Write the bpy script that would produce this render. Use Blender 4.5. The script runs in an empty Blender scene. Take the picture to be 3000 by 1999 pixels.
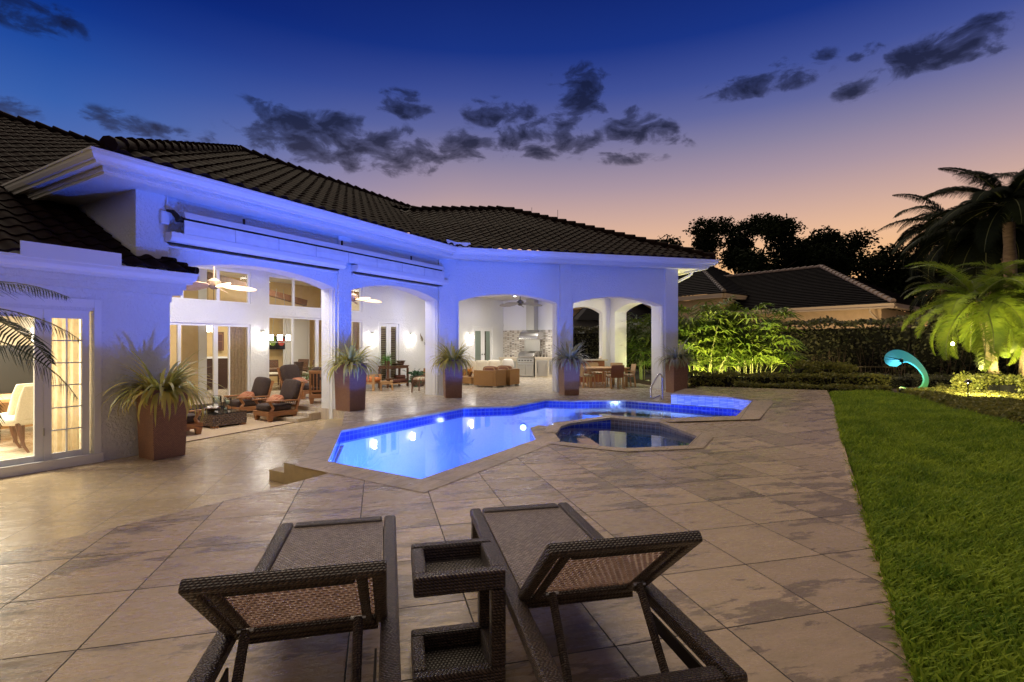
import bpy, math, random
import numpy as np
from mathutils import Vector, Matrix
from mathutils.geometry import delaunay_2d_cdt
R = math.radians
S = bpy.context.scene
COL = S.collection
F, VH, EYE = 1500.0, 1010.0, 1.4          # lens and eye height found from the photograph's vanishing points

# ------------------------------------------------------------------ frames of the house
UA = Vector((.5045, .8634, 0)); IA = Vector((-.8634, .5045, 0))      # arcade A: along, inward
UB = Vector((.9673, .2538, 0)); IB = Vector((-.2538, .9673, 0))      # arcade B: along, inward
C0 = Vector((-2.0, 14.15, 0))
def frame(o, x, y):
    m = Matrix.Identity(4)
    for i in range(3):
        m[i][0] = x[i]; m[i][1] = y[i]; m[i][2] = (0, 0, 1)[i]; m[i][3] = o[i]
    return m
MA = frame(C0, UA, IA); MBF = frame(C0, UB, IB)
def PA(m, w, z=0): return MA @ Vector((m, w, z))
def PB(m, w, z=0): return MBF @ Vector((m, w, z))
def at(u, v, z=0.0):
    Y = F * (EYE - z) / (v - VH); return Vector(((u - 1500) / F * Y, Y, z))
def atY(u, v, Y): return Vector(((u - 1500) / F * Y, Y, EYE + (VH - v) * Y / F))
def _m(u, w, x, i):
    r = (u - 1500) / F; o = C0 + i * w
    return (r * o.y - o.x) / (x.x - r * x.y)
def mA(u, w): return _m(u, w, UA, IA)
def mB(u, w): return _m(u, w, UB, IB)
def zA(u, v, w): return EYE + (VH - v) * PA(mA(u, w), w).y / F
def zB(u, v, w): return EYE + (VH - v) * PB(mB(u, w), w).y / F

# ------------------------------------------------------------------ mesh helpers
class MB:
    def __init__(s): s.v = []; s.f = []
    def add(s, vs, fs, M=None):
        b = len(s.v)
        s.v += [(M @ Vector(p)) if M is not None else Vector(p) for p in vs]
        s.f += [tuple(i + b for i in f) for f in fs]
    def box(s, c, d, M=None, rz=0.0, top=1.0):
        x, y, z = d[0] / 2, d[1] / 2, d[2] / 2
        vs = []
        for k, sc in ((-1, 1.0), (1, top)):
            for i, j in ((-1, -1), (1, -1), (1, 1), (-1, 1)):
                px, py = i * x * sc, j * y * sc
                if rz: px, py = px * math.cos(rz) - py * math.sin(rz), px * math.sin(rz) + py * math.cos(rz)
                vs.append((c[0] + px, c[1] + py, c[2] + k * z))
        s.add(vs, [(3, 2, 1, 0), (4, 5, 6, 7), (0, 1, 5, 4), (1, 2, 6, 5), (2, 3, 7, 6), (3, 0, 4, 7)], M)
        return s
    def bx(s, x0, x1, y0, y1, z0, z1, M=None):
        return s.box(((x0 + x1) / 2, (y0 + y1) / 2, (z0 + z1) / 2), (abs(x1 - x0), abs(y1 - y0), abs(z1 - z0)), M)
    def bar(s, a, b, wx, wz, M=None, up=(0, 0, 1)):
        a = Vector(a); b = Vector(b); d = (b - a).normalized(); up = Vector(up)
        x = d.cross(up)
        if x.length < 1e-4: x = d.cross(Vector((1, 0, 0)))
        x.normalize(); z = x.cross(d)
        vs = [p + x * (i * wx / 2) + z * (j * wz / 2) for p in (a, b) for i, j in ((-1, -1), (1, -1), (1, 1), (-1, 1))]
        s.add(vs, [(0, 1, 2, 3), (7, 6, 5, 4), (0, 4, 5, 1), (1, 5, 6, 2), (2, 6, 7, 3), (3, 7, 4, 0)], M)
        return s
    def tube(s, pts, r, n=8, M=None, caps=True):
        pts = [Vector(p) for p in pts]; rs = r if isinstance(r, (list, tuple)) else [r] * len(pts)
        vs = []; px = None
        for i, p in enumerate(pts):
            d = (pts[min(i + 1, len(pts) - 1)] - pts[max(i - 1, 0)]).normalized()
            if px is None:
                px = d.cross(Vector((0, 0, 1)))
                if px.length < 1e-3: px = d.cross(Vector((1, 0, 0)))
            px = (px - d * px.dot(d)).normalized(); py = d.cross(px)
            vs += [p + (px * math.cos(2 * math.pi * k / n) + py * math.sin(2 * math.pi * k / n)) * rs[i] for k in range(n)]
        fs = [(i * n + k, i * n + (k + 1) % n, (i + 1) * n + (k + 1) % n, (i + 1) * n + k) for i in range(len(pts) - 1) for k in range(n)]
        if caps: fs += [tuple(range(n))[::-1], tuple((len(pts) - 1) * n + k for k in range(n))]
        s.add(vs, fs, M); return s
    def lathe(s, prof, c=(0, 0, 0), n=16, M=None):
        vs = [(c[0] + r * math.cos(2 * math.pi * k / n), c[1] + r * math.sin(2 * math.pi * k / n), c[2] + z) for r, z in prof for k in range(n)]
        fs = [(i * n + k, i * n + (k + 1) % n, (i + 1) * n + (k + 1) % n, (i + 1) * n + k) for i in range(len(prof) - 1) for k in range(n)]
        fs += [tuple(range(n))[::-1], tuple((len(prof) - 1) * n + k for k in range(n))]
        s.add(vs, fs, M); return s
    def prism(s, poly, z0, z1, M=None):
        n = len(poly)
        vs = [(p[0], p[1], z0) for p in poly] + [(p[0], p[1], z1) for p in poly]
        s.add(vs, [tuple(range(n))[::-1], tuple(range(n, 2 * n))] + [(i, (i + 1) % n, n + (i + 1) % n, n + i) for i in range(n)], M)
        return s
    def cushion(s, c, d, r=.05, M=None, puff=.02, n=6):
        # a soft box: superellipsoid-like grid with puffed faces
        N = n
        vs = []; idx = {}
        def vid(i, j, k):
            key = (i, j, k)
            if key not in idx:
                p = [2 * t / N - 1 for t in key]
                q = []
                for a in range(3):
                    e = 1.0
                    for b in range(3):
                        if b != a: e *= (1 - abs(p[b]) ** 6 * .07)
                    bulge = puff / max(d[a], 1e-3) * 2 * (1 - p[(a + 1) % 3] ** 2) * (1 - p[(a + 2) % 3] ** 2)
                    q.append(math.copysign(abs(p[a]) ** .62, p[a]) * (e + bulge) * d[a] / 2 + c[a])
                idx[key] = len(vs); vs.append(q)
            return idx[key]
        fs = []
        for i in range(N):
            for j in range(N):
                fs += [(vid(i, j, 0), vid(i, j + 1, 0), vid(i + 1, j + 1, 0), vid(i + 1, j, 0)), (vid(i, j, N), vid(i + 1, j, N), vid(i + 1, j + 1, N), vid(i, j + 1, N)),
                       (vid(i, 0, j), vid(i + 1, 0, j), vid(i + 1, 0, j + 1), vid(i, 0, j + 1)), (vid(i, N, j), vid(i, N, j + 1), vid(i + 1, N, j + 1), vid(i + 1, N, j)),
                       (vid(0, i, j), vid(0, i, j + 1), vid(0, i + 1, j + 1), vid(0, i + 1, j)), (vid(N, i, j), vid(N, i + 1, j), vid(N, i + 1, j + 1), vid(N, i, j + 1))]
        s.add(vs, fs, M); return s
    def build(s, name, mat, parent=None, world=False, smooth=False, bevel=0.0, ang=40):
        vs = s.v
        if world and parent is not None:
            inv = PM[parent.name].inverted(); vs = [inv @ p for p in vs]
        me = bpy.data.meshes.new(name); me.from_pydata([tuple(p) for p in vs], [], s.f); me.update()
        return link(name, me, mat, parent, smooth, bevel, ang)
PM = {}
def link(name, me, mat, parent=None, smooth=False, bevel=0.0, ang=40):
    if isinstance(mat, (list, tuple)):
        for m in mat: me.materials.append(m)
    else: me.materials.append(mat)
    o = bpy.data.objects.new(name, me); COL.objects.link(o)
    if parent is not None: o.parent = parent
    if smooth:
        me.polygons.foreach_set('use_smooth', [True] * len(me.polygons)); me.set_sharp_from_angle(angle=R(ang))
    if bevel:
        b = o.modifiers.new('bevel', 'BEVEL'); b.width = bevel; b.segments = 2; b.limit_method = 'ANGLE'
    return o
def arrmesh(name, V, Q, mat, parent=None, smooth=False, world=False):
    """numpy vertices (n,3) and quads (m,4)"""
    V = np.asarray(V, dtype=np.float32).reshape(-1, 3); Q = np.asarray(Q, dtype=np.int32)
    if world and parent is not None:
        inv = np.array(PM[parent.name].inverted()); V = V @ inv[:3, :3].T + inv[:3, 3]
    k = Q.shape[1]; me = bpy.data.meshes.new(name)
    me.vertices.add(len(V)); me.vertices.foreach_set('co', V.astype(np.float32).ravel())
    me.loops.add(Q.size); me.loops.foreach_set('vertex_index', Q.ravel())
    me.polygons.add(len(Q)); me.polygons.foreach_set('loop_start', np.arange(0, Q.size, k, dtype=np.int32))
    me.update(calc_edges=True)
    return link(name, me, mat, parent, smooth)
def tag(o, label=None, cat=None, group=None, kind=None):
    if label: o['label'] = label
    if cat: o['category'] = cat
    if group: o['group'] = group
    if kind: o['kind'] = kind
    return o
def thing(name, label, cat, loc=(0, 0, 0), rz=0.0, group=None):
    o = bpy.data.objects.new(name, None); COL.objects.link(o)
    o.location = loc; o.rotation_euler = (0, 0, rz); o.empty_display_size = .1
    PM[o.name] = Matrix.Translation(Vector(loc)) @ Matrix.Rotation(rz, 4, 'Z')
    return tag(o, label, cat, group)
def dup(root, loc, rz, label, group=None):
    r = root.copy(); COL.objects.link(r); r.location = loc; r.rotation_euler = (0, 0, rz)
    PM[r.name] = Matrix.Translation(Vector(loc)) @ Matrix.Rotation(rz, 4, 'Z')
    r['label'] = label
    if group: r['group'] = group
    for ch in list(root.children):
        c = ch.copy(); COL.objects.link(c); c.parent = r
        for g in list(ch.children):
            d = g.copy(); COL.objects.link(d); d.parent = c
    return r
def single(mb, name, mat, label, cat, loc=(0, 0, 0), rz=0.0, group=None, smooth=False, bevel=0.0):
    o = mb.build(name, mat, None, False, smooth, bevel); o.location = loc; o.rotation_euler = (0, 0, rz)
    return tag(o, label, cat, group)

def wall(mb, x0, x1, z0, z1, y0, y1, holes, M):
    """wall slab in a local frame; holes (x0,x1,z0,z1,rise): rise > 0 gives a segmental arch above z1"""
    def top(h, x):
        if h[4] <= 0: return h[3]
        c = (h[0] + h[1]) / 2; a = (h[1] - h[0]) / 2; Rr = (a * a + h[4] ** 2) / (2 * h[4])
        return h[3] + math.sqrt(max(Rr * Rr - (x - c) ** 2, 0)) - (Rr - h[4])
    xs = {x0, x1}
    for h in holes:
        n = 20 if h[4] > 0 else 1
        xs |= {round(h[0] + (h[1] - h[0]) * i / n, 6) for i in range(n + 1)}
    xs = sorted(x for x in xs if x0 - 1e-6 <= x <= x1 + 1e-6)
    for xa, xb in zip(xs, xs[1:]):
        hs = sorted((h for h in holes if h[0] < (xa + xb) / 2 < h[1]), key=lambda h: h[2])
        ca = cb = z0
        def solid(a0, b0, a1, b1):
            if a1 - a0 < 1e-5 and b1 - b0 < 1e-5: return
            mb.add([(xa, y0, a0), (xb, y0, b0), (xb, y0, b1), (xa, y0, a1), (xa, y1, a0), (xb, y1, b0), (xb, y1, b1), (xa, y1, a1)],
                   [(0, 1, 2, 3), (7, 6, 5, 4), (0, 4, 5, 1), (3, 2, 6, 7)], M)
        for h in hs:
            solid(ca, cb, h[2], h[2]); ca, cb = top(h, xa), top(h, xb)
        solid(ca, cb, z1, z1)
    for h in holes:
        for x, fl in ((h[0], 1), (h[1], 0)):
            if x0 + 1e-5 < x < x1 - 1e-5:
                mb.add([(x, y0, h[2]), (x, y1, h[2]), (x, y1, h[3]), (x, y0, h[3])], [(0, 1, 2, 3) if fl else (3, 2, 1, 0)], M)
    for x, fl in ((x0, 1), (x1, 0)):
        mb.add([(x, y0, z0), (x, y1, z0), (x, y1, z1), (x, y0, z1)], [(3, 2, 1, 0) if fl else (0, 1, 2, 3)], M)
    return mb
def sweep(mb, path, prof, closed=False):
    """profile (outward offset, z) along a plan polyline whose outside is on its right-hand side"""
    path = [Vector((p[0], p[1])) for p in path]; n = len(path); mit = []
    nr = []
    for a, b in zip(path, path[1:]):
        d = (b - a).normalized(); nr.append(Vector((d.y, -d.x)))
    for i in range(n):
        if i == 0: mit.append(nr[0])
        elif i == n - 1: mit.append(nr[-1])
        else: mit.append((nr[i - 1] + nr[i]) / (1 + nr[i - 1].dot(nr[i])))
    k = len(prof)
    vs = [(p.x + m.x * o, p.y + m.y * o, z) for p, m in zip(path, mit) for o, z in prof]
    fs = [(i * k + j, (i + 1) * k + j, (i + 1) * k + j + 1, i * k + j + 1) for i in range(n - 1) for j in range(k - 1)]
    mb.add(vs, fs); return mb
def band(name, path, zs, mat_, parent=None, uv0=0.0):
    """vertical strip below/above a plan path with UVs in metres; zs = (low, high) or a list of (low, high) per point"""
    me = bpy.data.meshes.new(name); vs = []; fs = []; uv = []; L = uv0
    for i, p in enumerate(path):
        lo, hi = zs[i] if isinstance(zs[0], (tuple, list)) else zs
        if i: L += (Vector(p[:2]) - Vector(path[i - 1][:2])).length
        vs += [(p[0], p[1], lo), (p[0], p[1], hi)]; uv.append((L, lo, hi))
    for i in range(len(path) - 1): fs.append((2 * i, 2 * i + 2, 2 * i + 3, 2 * i + 1))
    me.from_pydata(vs, [], fs); me.update(); ul = me.uv_layers.new(name='UVMap')
    for i in range(len(path) - 1):
        a, b = uv[i], uv[i + 1]
        for k, q in enumerate(((a[0], a[1]), (b[0], b[1]), (b[0], b[2]), (a[0], a[2]))): ul.data[4 * i + k].uv = q
    return link(name, me, mat_, parent)
def inpoly(x, y, P):
    c = False; j = len(P) - 1
    for i in range(len(P)):
        if (P[i][1] > y) != (P[j][1] > y) and x < (P[j][0] - P[i][0]) * (y - P[i][1]) / (P[j][1] - P[i][1]) + P[i][0]: c = not c
        j = i
    return c
def sheet(mb, outer, holes=(), zf=lambda x, y: 0.0, grid=None, skirt=None, skirt_holes=True):
    """triangulated floor sheet with holes, height zf(x,y); skirt: drop the outer rim down to that height"""
    vs = []; es = []
    for P in [outer] + list(holes):
        b = len(vs); vs += [Vector((p[0], p[1])) for p in P]; es += [(b + i, b + (i + 1) % len(P)) for i in range(len(P))]
    if grid:
        x0, x1 = min(p[0] for p in outer), max(p[0] for p in outer); y0, y1 = min(p[1] for p in outer), max(p[1] for p in outer)
        x = x0 + grid / 2
        while x < x1:
            y = y0 + grid / 2
            while y < y1:
                if inpoly(x, y, outer) and not any(inpoly(x, y, h) for h in holes): vs.append(Vector((x, y)))
                y += grid
            x += grid
    ov, oe, of, _, _, _ = delaunay_2d_cdt(vs, es, [], 0, 1e-5)
    fs = []
    for f in of:
        c = sum((ov[i] for i in f), Vector((0, 0))) / len(f)
        if inpoly(c.x, c.y, outer) and not any(inpoly(c.x, c.y, h) for h in holes):
            a, b, d = (ov[i] for i in f[:3])
            fs.append(tuple(f) if (b - a).cross(d - a) > 0 else tuple(f)[::-1])
    mb.add([(p.x, p.y, zf(p.x, p.y)) for p in ov], fs)
    if skirt is not None:
        for P in [outer] + (list(holes) if skirt_holes else []):
            for a, b in zip(P, list(P[1:]) + [P[0]]):
                mb.add([(a[0], a[1], zf(*a[:2])), (b[0], b[1], zf(*b[:2])), (b[0], b[1], skirt), (a[0], a[1], skirt)], [(0, 1, 2, 3)])
    return mb
def offset_poly(P, d):
    """offset a closed polygon outward (to its right when counter-clockwise) by d"""
    n = len(P); out = []
    area = sum(P[i][0] * P[(i + 1) % n][1] - P[(i + 1) % n][0] * P[i][1] for i in range(n))
    sg = 1 if area > 0 else -1
    for i in range(n):
        a, b, c = Vector(P[i - 1][:2]), Vector(P[i][:2]), Vector(P[(i + 1) % n][:2])
        d1 = (b - a).normalized(); d2 = (c - b).normalized()
        n1 = Vector((d1.y, -d1.x)) * sg; n2 = Vector((d2.y, -d2.x)) * sg
        m = (n1 + n2) / max(1 + n1.dot(n2), .3)
        out.append((b.x + m.x * d, b.y + m.y * d))
    return out

# ------------------------------------------------------------------ materials
def srgb(r, g, b):
    f = lambda c: c / 12.92 if c <= .04045 else ((c + .055) / 1.055) ** 2.4
    return (f(r / 255), f(g / 255), f(b / 255), 1)
class NT:
    def __init__(s, name):
        s.m = bpy.data.materials.new(name); s.m.use_nodes = True; s.t = s.m.node_tree; s.n = s.t.nodes
        s.b = s.n['Principled BSDF']; s.out = s.n['Material Output']
    def new(s, typ, **kw):
        x = s.n.new(typ)
        for k, v in kw.items():
            if k.startswith('i_'):
                x.inputs[k[2:].replace('_', ' ')].default_value = v
            else: setattr(x, k, v)
        return x
    def l(s, a, b): s.t.links.new(a, b)
    def coord(s, kind='Object', scale=(1, 1, 1), rot=(0, 0, 0)):
        tc = s.new('ShaderNodeTexCoord'); mp = s.new('ShaderNodeMapping')
        mp.inputs['Scale'].default_value = scale; mp.inputs['Rotation'].default_value = rot
        s.l(tc.outputs[kind], mp.inputs['Vector']); return mp.outputs['Vector']
    def noise(s, vec, scale, detail=4, rough=.5):
        x = s.new('ShaderNodeTexNoise'); x.inputs['Scale'].default_value = scale; x.inputs['Detail'].default_value = detail; x.inputs['Roughness'].default_value = rough
        if vec is not None: s.l(vec, x.inputs['Vector'])
        return x.outputs['Fac']
    def ramp(s, fac, stops):
        x = s.new('ShaderNodeValToRGB'); e = x.color_ramp.elements
        while len(e) < len(stops): e.new(.5)
        for el, (p, c) in zip(e, stops): el.position = p; el.color = c if len(c) == 4 else (*c, 1)
        s.l(fac, x.inputs['Fac']); return x.outputs['Color']
    def math(s, op, a, b=None, c=None, clamp=False):
        x = s.new('ShaderNodeMath', operation=op); x.use_clamp = clamp
        for i, q in enumerate((a, b, c)):
            if q is None: continue
            if isinstance(q, (int, float)): x.inputs[i].default_value = q
            else: s.l(q, x.inputs[i])
        return x.outputs[0]
    def mix(s, fac, a, b, typ='MIX'):
        x = s.new('ShaderNodeMix', data_type='RGBA', blend_type=typ)
        for i, q in ((0, fac), (6, a), (7, b)):
            if isinstance(q, (int, float, tuple)): x.inputs[i].default_value = q
            else: s.l(q, x.inputs[i])
        return x.outputs[2]
    def bump(s, h, strength=.3, dist=.02):
        x = s.new('ShaderNodeBump'); x.inputs['Strength'].default_value = strength; x.inputs['Distance'].default_value = dist
        s.l(h, x.inputs['Height']); s.l(x.outputs['Normal'], s.b.inputs['Normal']); return x
def rgba(c): return c if len(c) == 4 else (*c, 1)
def mat(name, c1, c2=None, rough=.6, metal=0.0, nscale=6.0, bump=0.0, bscale=60.0, bdist=.01, stretch=(1, 1, 1), spec=.5, sheen=0.0, trans=0.0, island=0.0):
    t = NT(name); v = t.coord(scale=stretch)
    if c2 is not None:
        fc = t.ramp(t.noise(v, nscale, 6), [(.35, (0, 0, 0)), (.65, (1, 1, 1))])
        if island:
            ge = t.new('ShaderNodeNewGeometry'); fc = t.math('ADD', t.math('MULTIPLY', ge.outputs['Random Per Island'], island), t.math('MULTIPLY', fc, 1 - island))
        t.l(t.mix(fc, rgba(c1), rgba(c2)), t.b.inputs['Base Color'])
    else: t.b.inputs['Base Color'].default_value = rgba(c1)
    t.b.inputs['Roughness'].default_value = rough; t.b.inputs['Metallic'].default_value = metal
    t.b.inputs['Specular IOR Level'].default_value = spec
    if sheen: t.b.inputs['Sheen Weight'].default_value = sheen
    if trans:
        tr = t.new('ShaderNodeBsdfTranslucent'); tr.inputs['Color'].default_value = rgba(c2 or c1)
        ms = t.new('ShaderNodeMixShader'); ms.inputs[0].default_value = trans
        if c2 is not None:
            t.l(t.b.inputs['Base Color'].links[0].from_socket, tr.inputs['Color'])
        t.l(t.b.outputs[0], ms.inputs[1]); t.l(tr.outputs[0], ms.inputs[2]); t.l(ms.outputs[0], t.out.inputs['Surface'])
    if bump: t.bump(t.noise(v, bscale, 5), bump, bdist)
    return t.m
def emit(name, c, strength):
    t = NT(name); t.b.inputs['Base Color'].default_value = rgba(c); t.b.inputs['Emission Color'].default_value = rgba(c); t.b.inputs['Emission Strength'].default_value = strength
    return t.m
def stucco(name, c, strength=.5):
    t = NT(name); v = t.coord()
    a = t.noise(v, 22, 3, .6); b = t.noise(v, 90, 2)
    vo = t.new('ShaderNodeTexVoronoi', feature='SMOOTH_F1'); vo.inputs['Scale'].default_value = 16; t.l(v, vo.inputs['Vector'])
    h = t.math('ADD', t.math('MULTIPLY', t.ramp(a, [(.4, (0, 0, 0)), (.58, (1, 1, 1))]), .7), t.math('MULTIPLY', b, .35))
    t.bump(h, strength, .012)
    t.l(t.mix(t.noise(v, 1.3, 4), rgba(c), tuple(x * .9 for x in c[:3]) + (1,)), t.b.inputs['Base Color'])
    t.b.inputs['Roughness'].default_value = .75; t.b.inputs['Specular IOR Level'].default_value = .3
    return t.m
def travertine(name, c1, c2, c3, tile, rot, rmin, rmax, wet=0.0, shift=(0, 0, 0), groove=.006, grout=(.055, .042, .03), off=0.0, bs=.3):
    t = NT(name)
    tc = t.new('ShaderNodeTexCoord'); mp = t.new('ShaderNodeMapping', vector_type='POINT')
    mp.inputs['Rotation'].default_value = (0, 0, -rot); mp.inputs['Location'].default_value = shift
    t.l(tc.outputs['Object'], mp.inputs['Vector']); v = mp.outputs['Vector']
    wob = t.new('ShaderNodeVectorMath', operation='ADD')
    nz = t.new('ShaderNodeTexNoise'); nz.inputs['Scale'].default_value = 35; t.l(v, nz.inputs['Vector'])
    sc = t.new('ShaderNodeVectorMath', operation='SCALE'); sc.inputs['Scale'].default_value = .006; t.l(nz.outputs['Color'], sc.inputs[0])
    t.l(v, wob.inputs[0]); t.l(sc.outputs[0], wob.inputs[1])
    br = t.new('ShaderNodeTexBrick'); br.offset = off; br.squash = 1; t.l(wob.outputs[0], br.inputs['Vector'])
    br.inputs['Scale'].default_value = 1; br.inputs['Brick Width'].default_value = tile; br.inputs['Row Height'].default_value = tile
    br.inputs['Mortar Size'].default_value = groove; br.inputs['Mortar Smooth'].default_value = .4; br.inputs['Bias'].default_value = 0
    br.inputs['Color1'].default_value = (1, 1, 1, 1); br.inputs['Color2'].default_value = (0, 0, 0, 1); br.inputs['Mortar'].default_value = (.5, .5, .5, 1)
    st = t.new('ShaderNodeMapping'); st.inputs['Scale'].default_value = (1, 3.2, 1); t.l(v, st.inputs['Vector'])
    off2 = t.new('ShaderNodeVectorMath', operation='ADD'); t.l(st.outputs[0], off2.inputs[0]); t.l(t.math('MULTIPLY', br.outputs['Color'], 7.0), off2.inputs[1])
    n1 = t.noise(off2.outputs[0], 2.2, 8, .6); n2 = t.noise(off2.outputs[0], 9, 6, .65); pits = t.noise(v, 95, 3, .7); big = t.noise(v, .45, 3)
    col = t.mix(t.ramp(n1, [(.3, (0, 0, 0)), (.7, (1, 1, 1))]), rgba(c1), rgba(c2))
    col = t.mix(t.math('MULTIPLY', br.outputs['Color'], .5), col, rgba(c3))
    col = t.mix(t.math('MULTIPLY', t.ramp(n2, [(.5, (0, 0, 0)), (.75, (1, 1, 1))]), .4), col, rgba(c3))
    pit = t.ramp(pits, [(.66, (0, 0, 0)), (.72, (1, 1, 1))])
    col = t.mix(t.math('MULTIPLY', pit, .8), col, tuple(x * .35 for x in c3[:3]) + (1,))
    if wet:
        # damp blotches with their own outline: darker stone, smoother film
        wn = t.noise(off2.outputs[0], 1.5, 7, .7)
        w = t.ramp(t.math('ADD', wn, t.math('MULTIPLY', t.math('SUBTRACT', big, .5), .5)), [(.52, (0, 0, 0)), (.55, (1, 1, 1))])
        col = t.mix(t.math('MULTIPLY', w, wet), col, tuple(x * .55 for x in c3[:3]) + (1,))
    col = t.mix(br.outputs['Fac'], col, rgba(grout))
    t.l(col, t.b.inputs['Base Color'])
    rr = t.math('MULTIPLY_ADD', t.ramp(t.math('MULTIPLY_ADD', n2, .6, t.math('MULTIPLY', n1, .4)), [(.38, (0, 0, 0)), (.62, (1, 1, 1))]), rmax - rmin, rmin)
    rr = t.math('MAXIMUM', rr, t.math('MULTIPLY', br.outputs['Fac'], .9))
    t.l(rr, t.b.inputs['Roughness'])
    h = t.math('SUBTRACT', t.math('MULTIPLY_ADD', n2, .5, t.math('MULTIPLY', t.noise(v, 40, 5, .7), .35)), t.math('ADD', t.math('MULTIPLY', pit, .5), t.math('MULTIPLY', br.outputs['Fac'], 1.6)))
    t.bump(h, bs, .012)
    return t.m
def weave(name, c1, c2, su, sv, rough=.45, holes=0.0, bump=.8, axes='XY', herring=False, bd=.006, trans=0.0):
    """woven strands: raised checker of strands; holes > 0 leaves real gaps between them"""
    t = NT(name); tc = t.new('ShaderNodeTexCoord'); sp = t.new('ShaderNodeSeparateXYZ'); t.l(tc.outputs['Object'], sp.inputs[0])
    ax = {'X': sp.outputs[0], 'Y': sp.outputs[1], 'Z': sp.outputs[2]}
    if axes == 'BOX':   # around the sides of an upright thing: horizontal axis is x + y
        a, b = t.math('ADD', sp.outputs[0], sp.outputs[1]), sp.outputs[2]
    elif axes == 'ALL':
        a, b = t.math('ADD', sp.outputs[0], t.math('MULTIPLY', sp.outputs[2], .83)), t.math('SUBTRACT', sp.outputs[1], t.math('MULTIPLY', sp.outputs[2], .71))
    else: a, b = ax[axes[0]], ax[axes[1]]
    a = t.math('MULTIPLY', a, su); b = t.math('MULTIPLY', b, sv)
    row = t.math('FLOOR', b)
    if herring: a = t.math('ADD', a, t.math('MULTIPLY', t.math('PINGPONG', row, 3.0), .33))
    else: a = t.math('ADD', a, t.math('MULTIPLY', t.math('MODULO', t.math('ABSOLUTE', row), 2.0), .5))
    fa = t.math('FRACT', a); fb = t.math('FRACT', b)
    ha = t.math('SINE', t.math('MULTIPLY', fa, math.pi)); hb = t.math('SINE', t.math('MULTIPLY', fb, math.pi))
    h = t.math('MULTIPLY', t.math('POWER', t.math('ABSOLUTE', ha), .6), t.math('POWER', t.math('ABSOLUTE', hb), .6))
    rnd = t.new('ShaderNodeTexWhiteNoise', noise_dimensions='2D'); cb = t.new('ShaderNodeCombineXYZ'); t.l(t.math('FLOOR', a), cb.inputs[0]); t.l(row, cb.inputs[1]); t.l(cb.outputs[0], rnd.inputs['Vector'])
    col = t.mix(rnd.outputs['Value'], rgba(c1), rgba(c2))
    col = t.mix(t.ramp(h, [(.15, (1, 1, 1)), (.5, (0, 0, 0))]), col, tuple(x * .12 for x in c1[:3]) + (1,))
    t.l(col, t.b.inputs['Base Color']); t.b.inputs['Roughness'].default_value = rough
    t.bump(h, bump, bd)
    if trans:
        tl = t.new('ShaderNodeBsdfTranslucent'); t.l(col, tl.inputs['Color']); m2 = t.new('ShaderNodeMixShader'); m2.inputs[0].default_value = trans
        t.l(t.b.outputs[0], m2.inputs[1]); t.l(tl.outputs[0], m2.inputs[2]); t.l(m2.outputs[0], t.out.inputs['Surface'])
    if holes:
        tr = t.new('ShaderNodeBsdfTransparent'); ms = t.new('ShaderNodeMixShader')
        t.l(t.math('LESS_THAN', h, holes), ms.inputs[0]); t.l(m2.outputs[0] if trans else t.b.outputs[0], ms.inputs[1]); t.l(tr.outputs[0], ms.inputs[2]); t.l(ms.outputs[0], t.out.inputs['Surface'])
    return t.m
def glassy(name, tint, ior=1.45, rough=0.0, bump=0.0, bscale=3.0, tintfac=1.0):
    """clear sheet: what lies behind through a tint, plus the Fresnel reflection"""
    t = NT(name); t.n.remove(t.b)
    tr = t.new('ShaderNodeBsdfTransparent'); tr.inputs['Color'].default_value = rgba(tint)
    gl = t.new('ShaderNodeBsdfGlossy'); gl.inputs['Roughness'].default_value = rough
    fr = t.new('ShaderNodeFresnel'); fr.inputs['IOR'].default_value = ior
    ms = t.new('ShaderNodeMixShader')
    if bump:
        bp = t.new('ShaderNodeBump'); bp.inputs['Strength'].default_value = bump; bp.inputs['Distance'].default_value = .02
        t.l(t.noise(t.coord(), bscale, 3), bp.inputs['Height']); t.l(bp.outputs[0], gl.inputs['Normal']); t.l(bp.outputs[0], fr.inputs['Normal'])
    t.l(fr.outputs[0], ms.inputs[0]); t.l(tr.outputs[0], ms.inputs[1]); t.l(gl.outputs[0], ms.inputs[2]); t.l(ms.outputs[0], t.out.inputs['Surface'])
    return t.m
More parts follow.
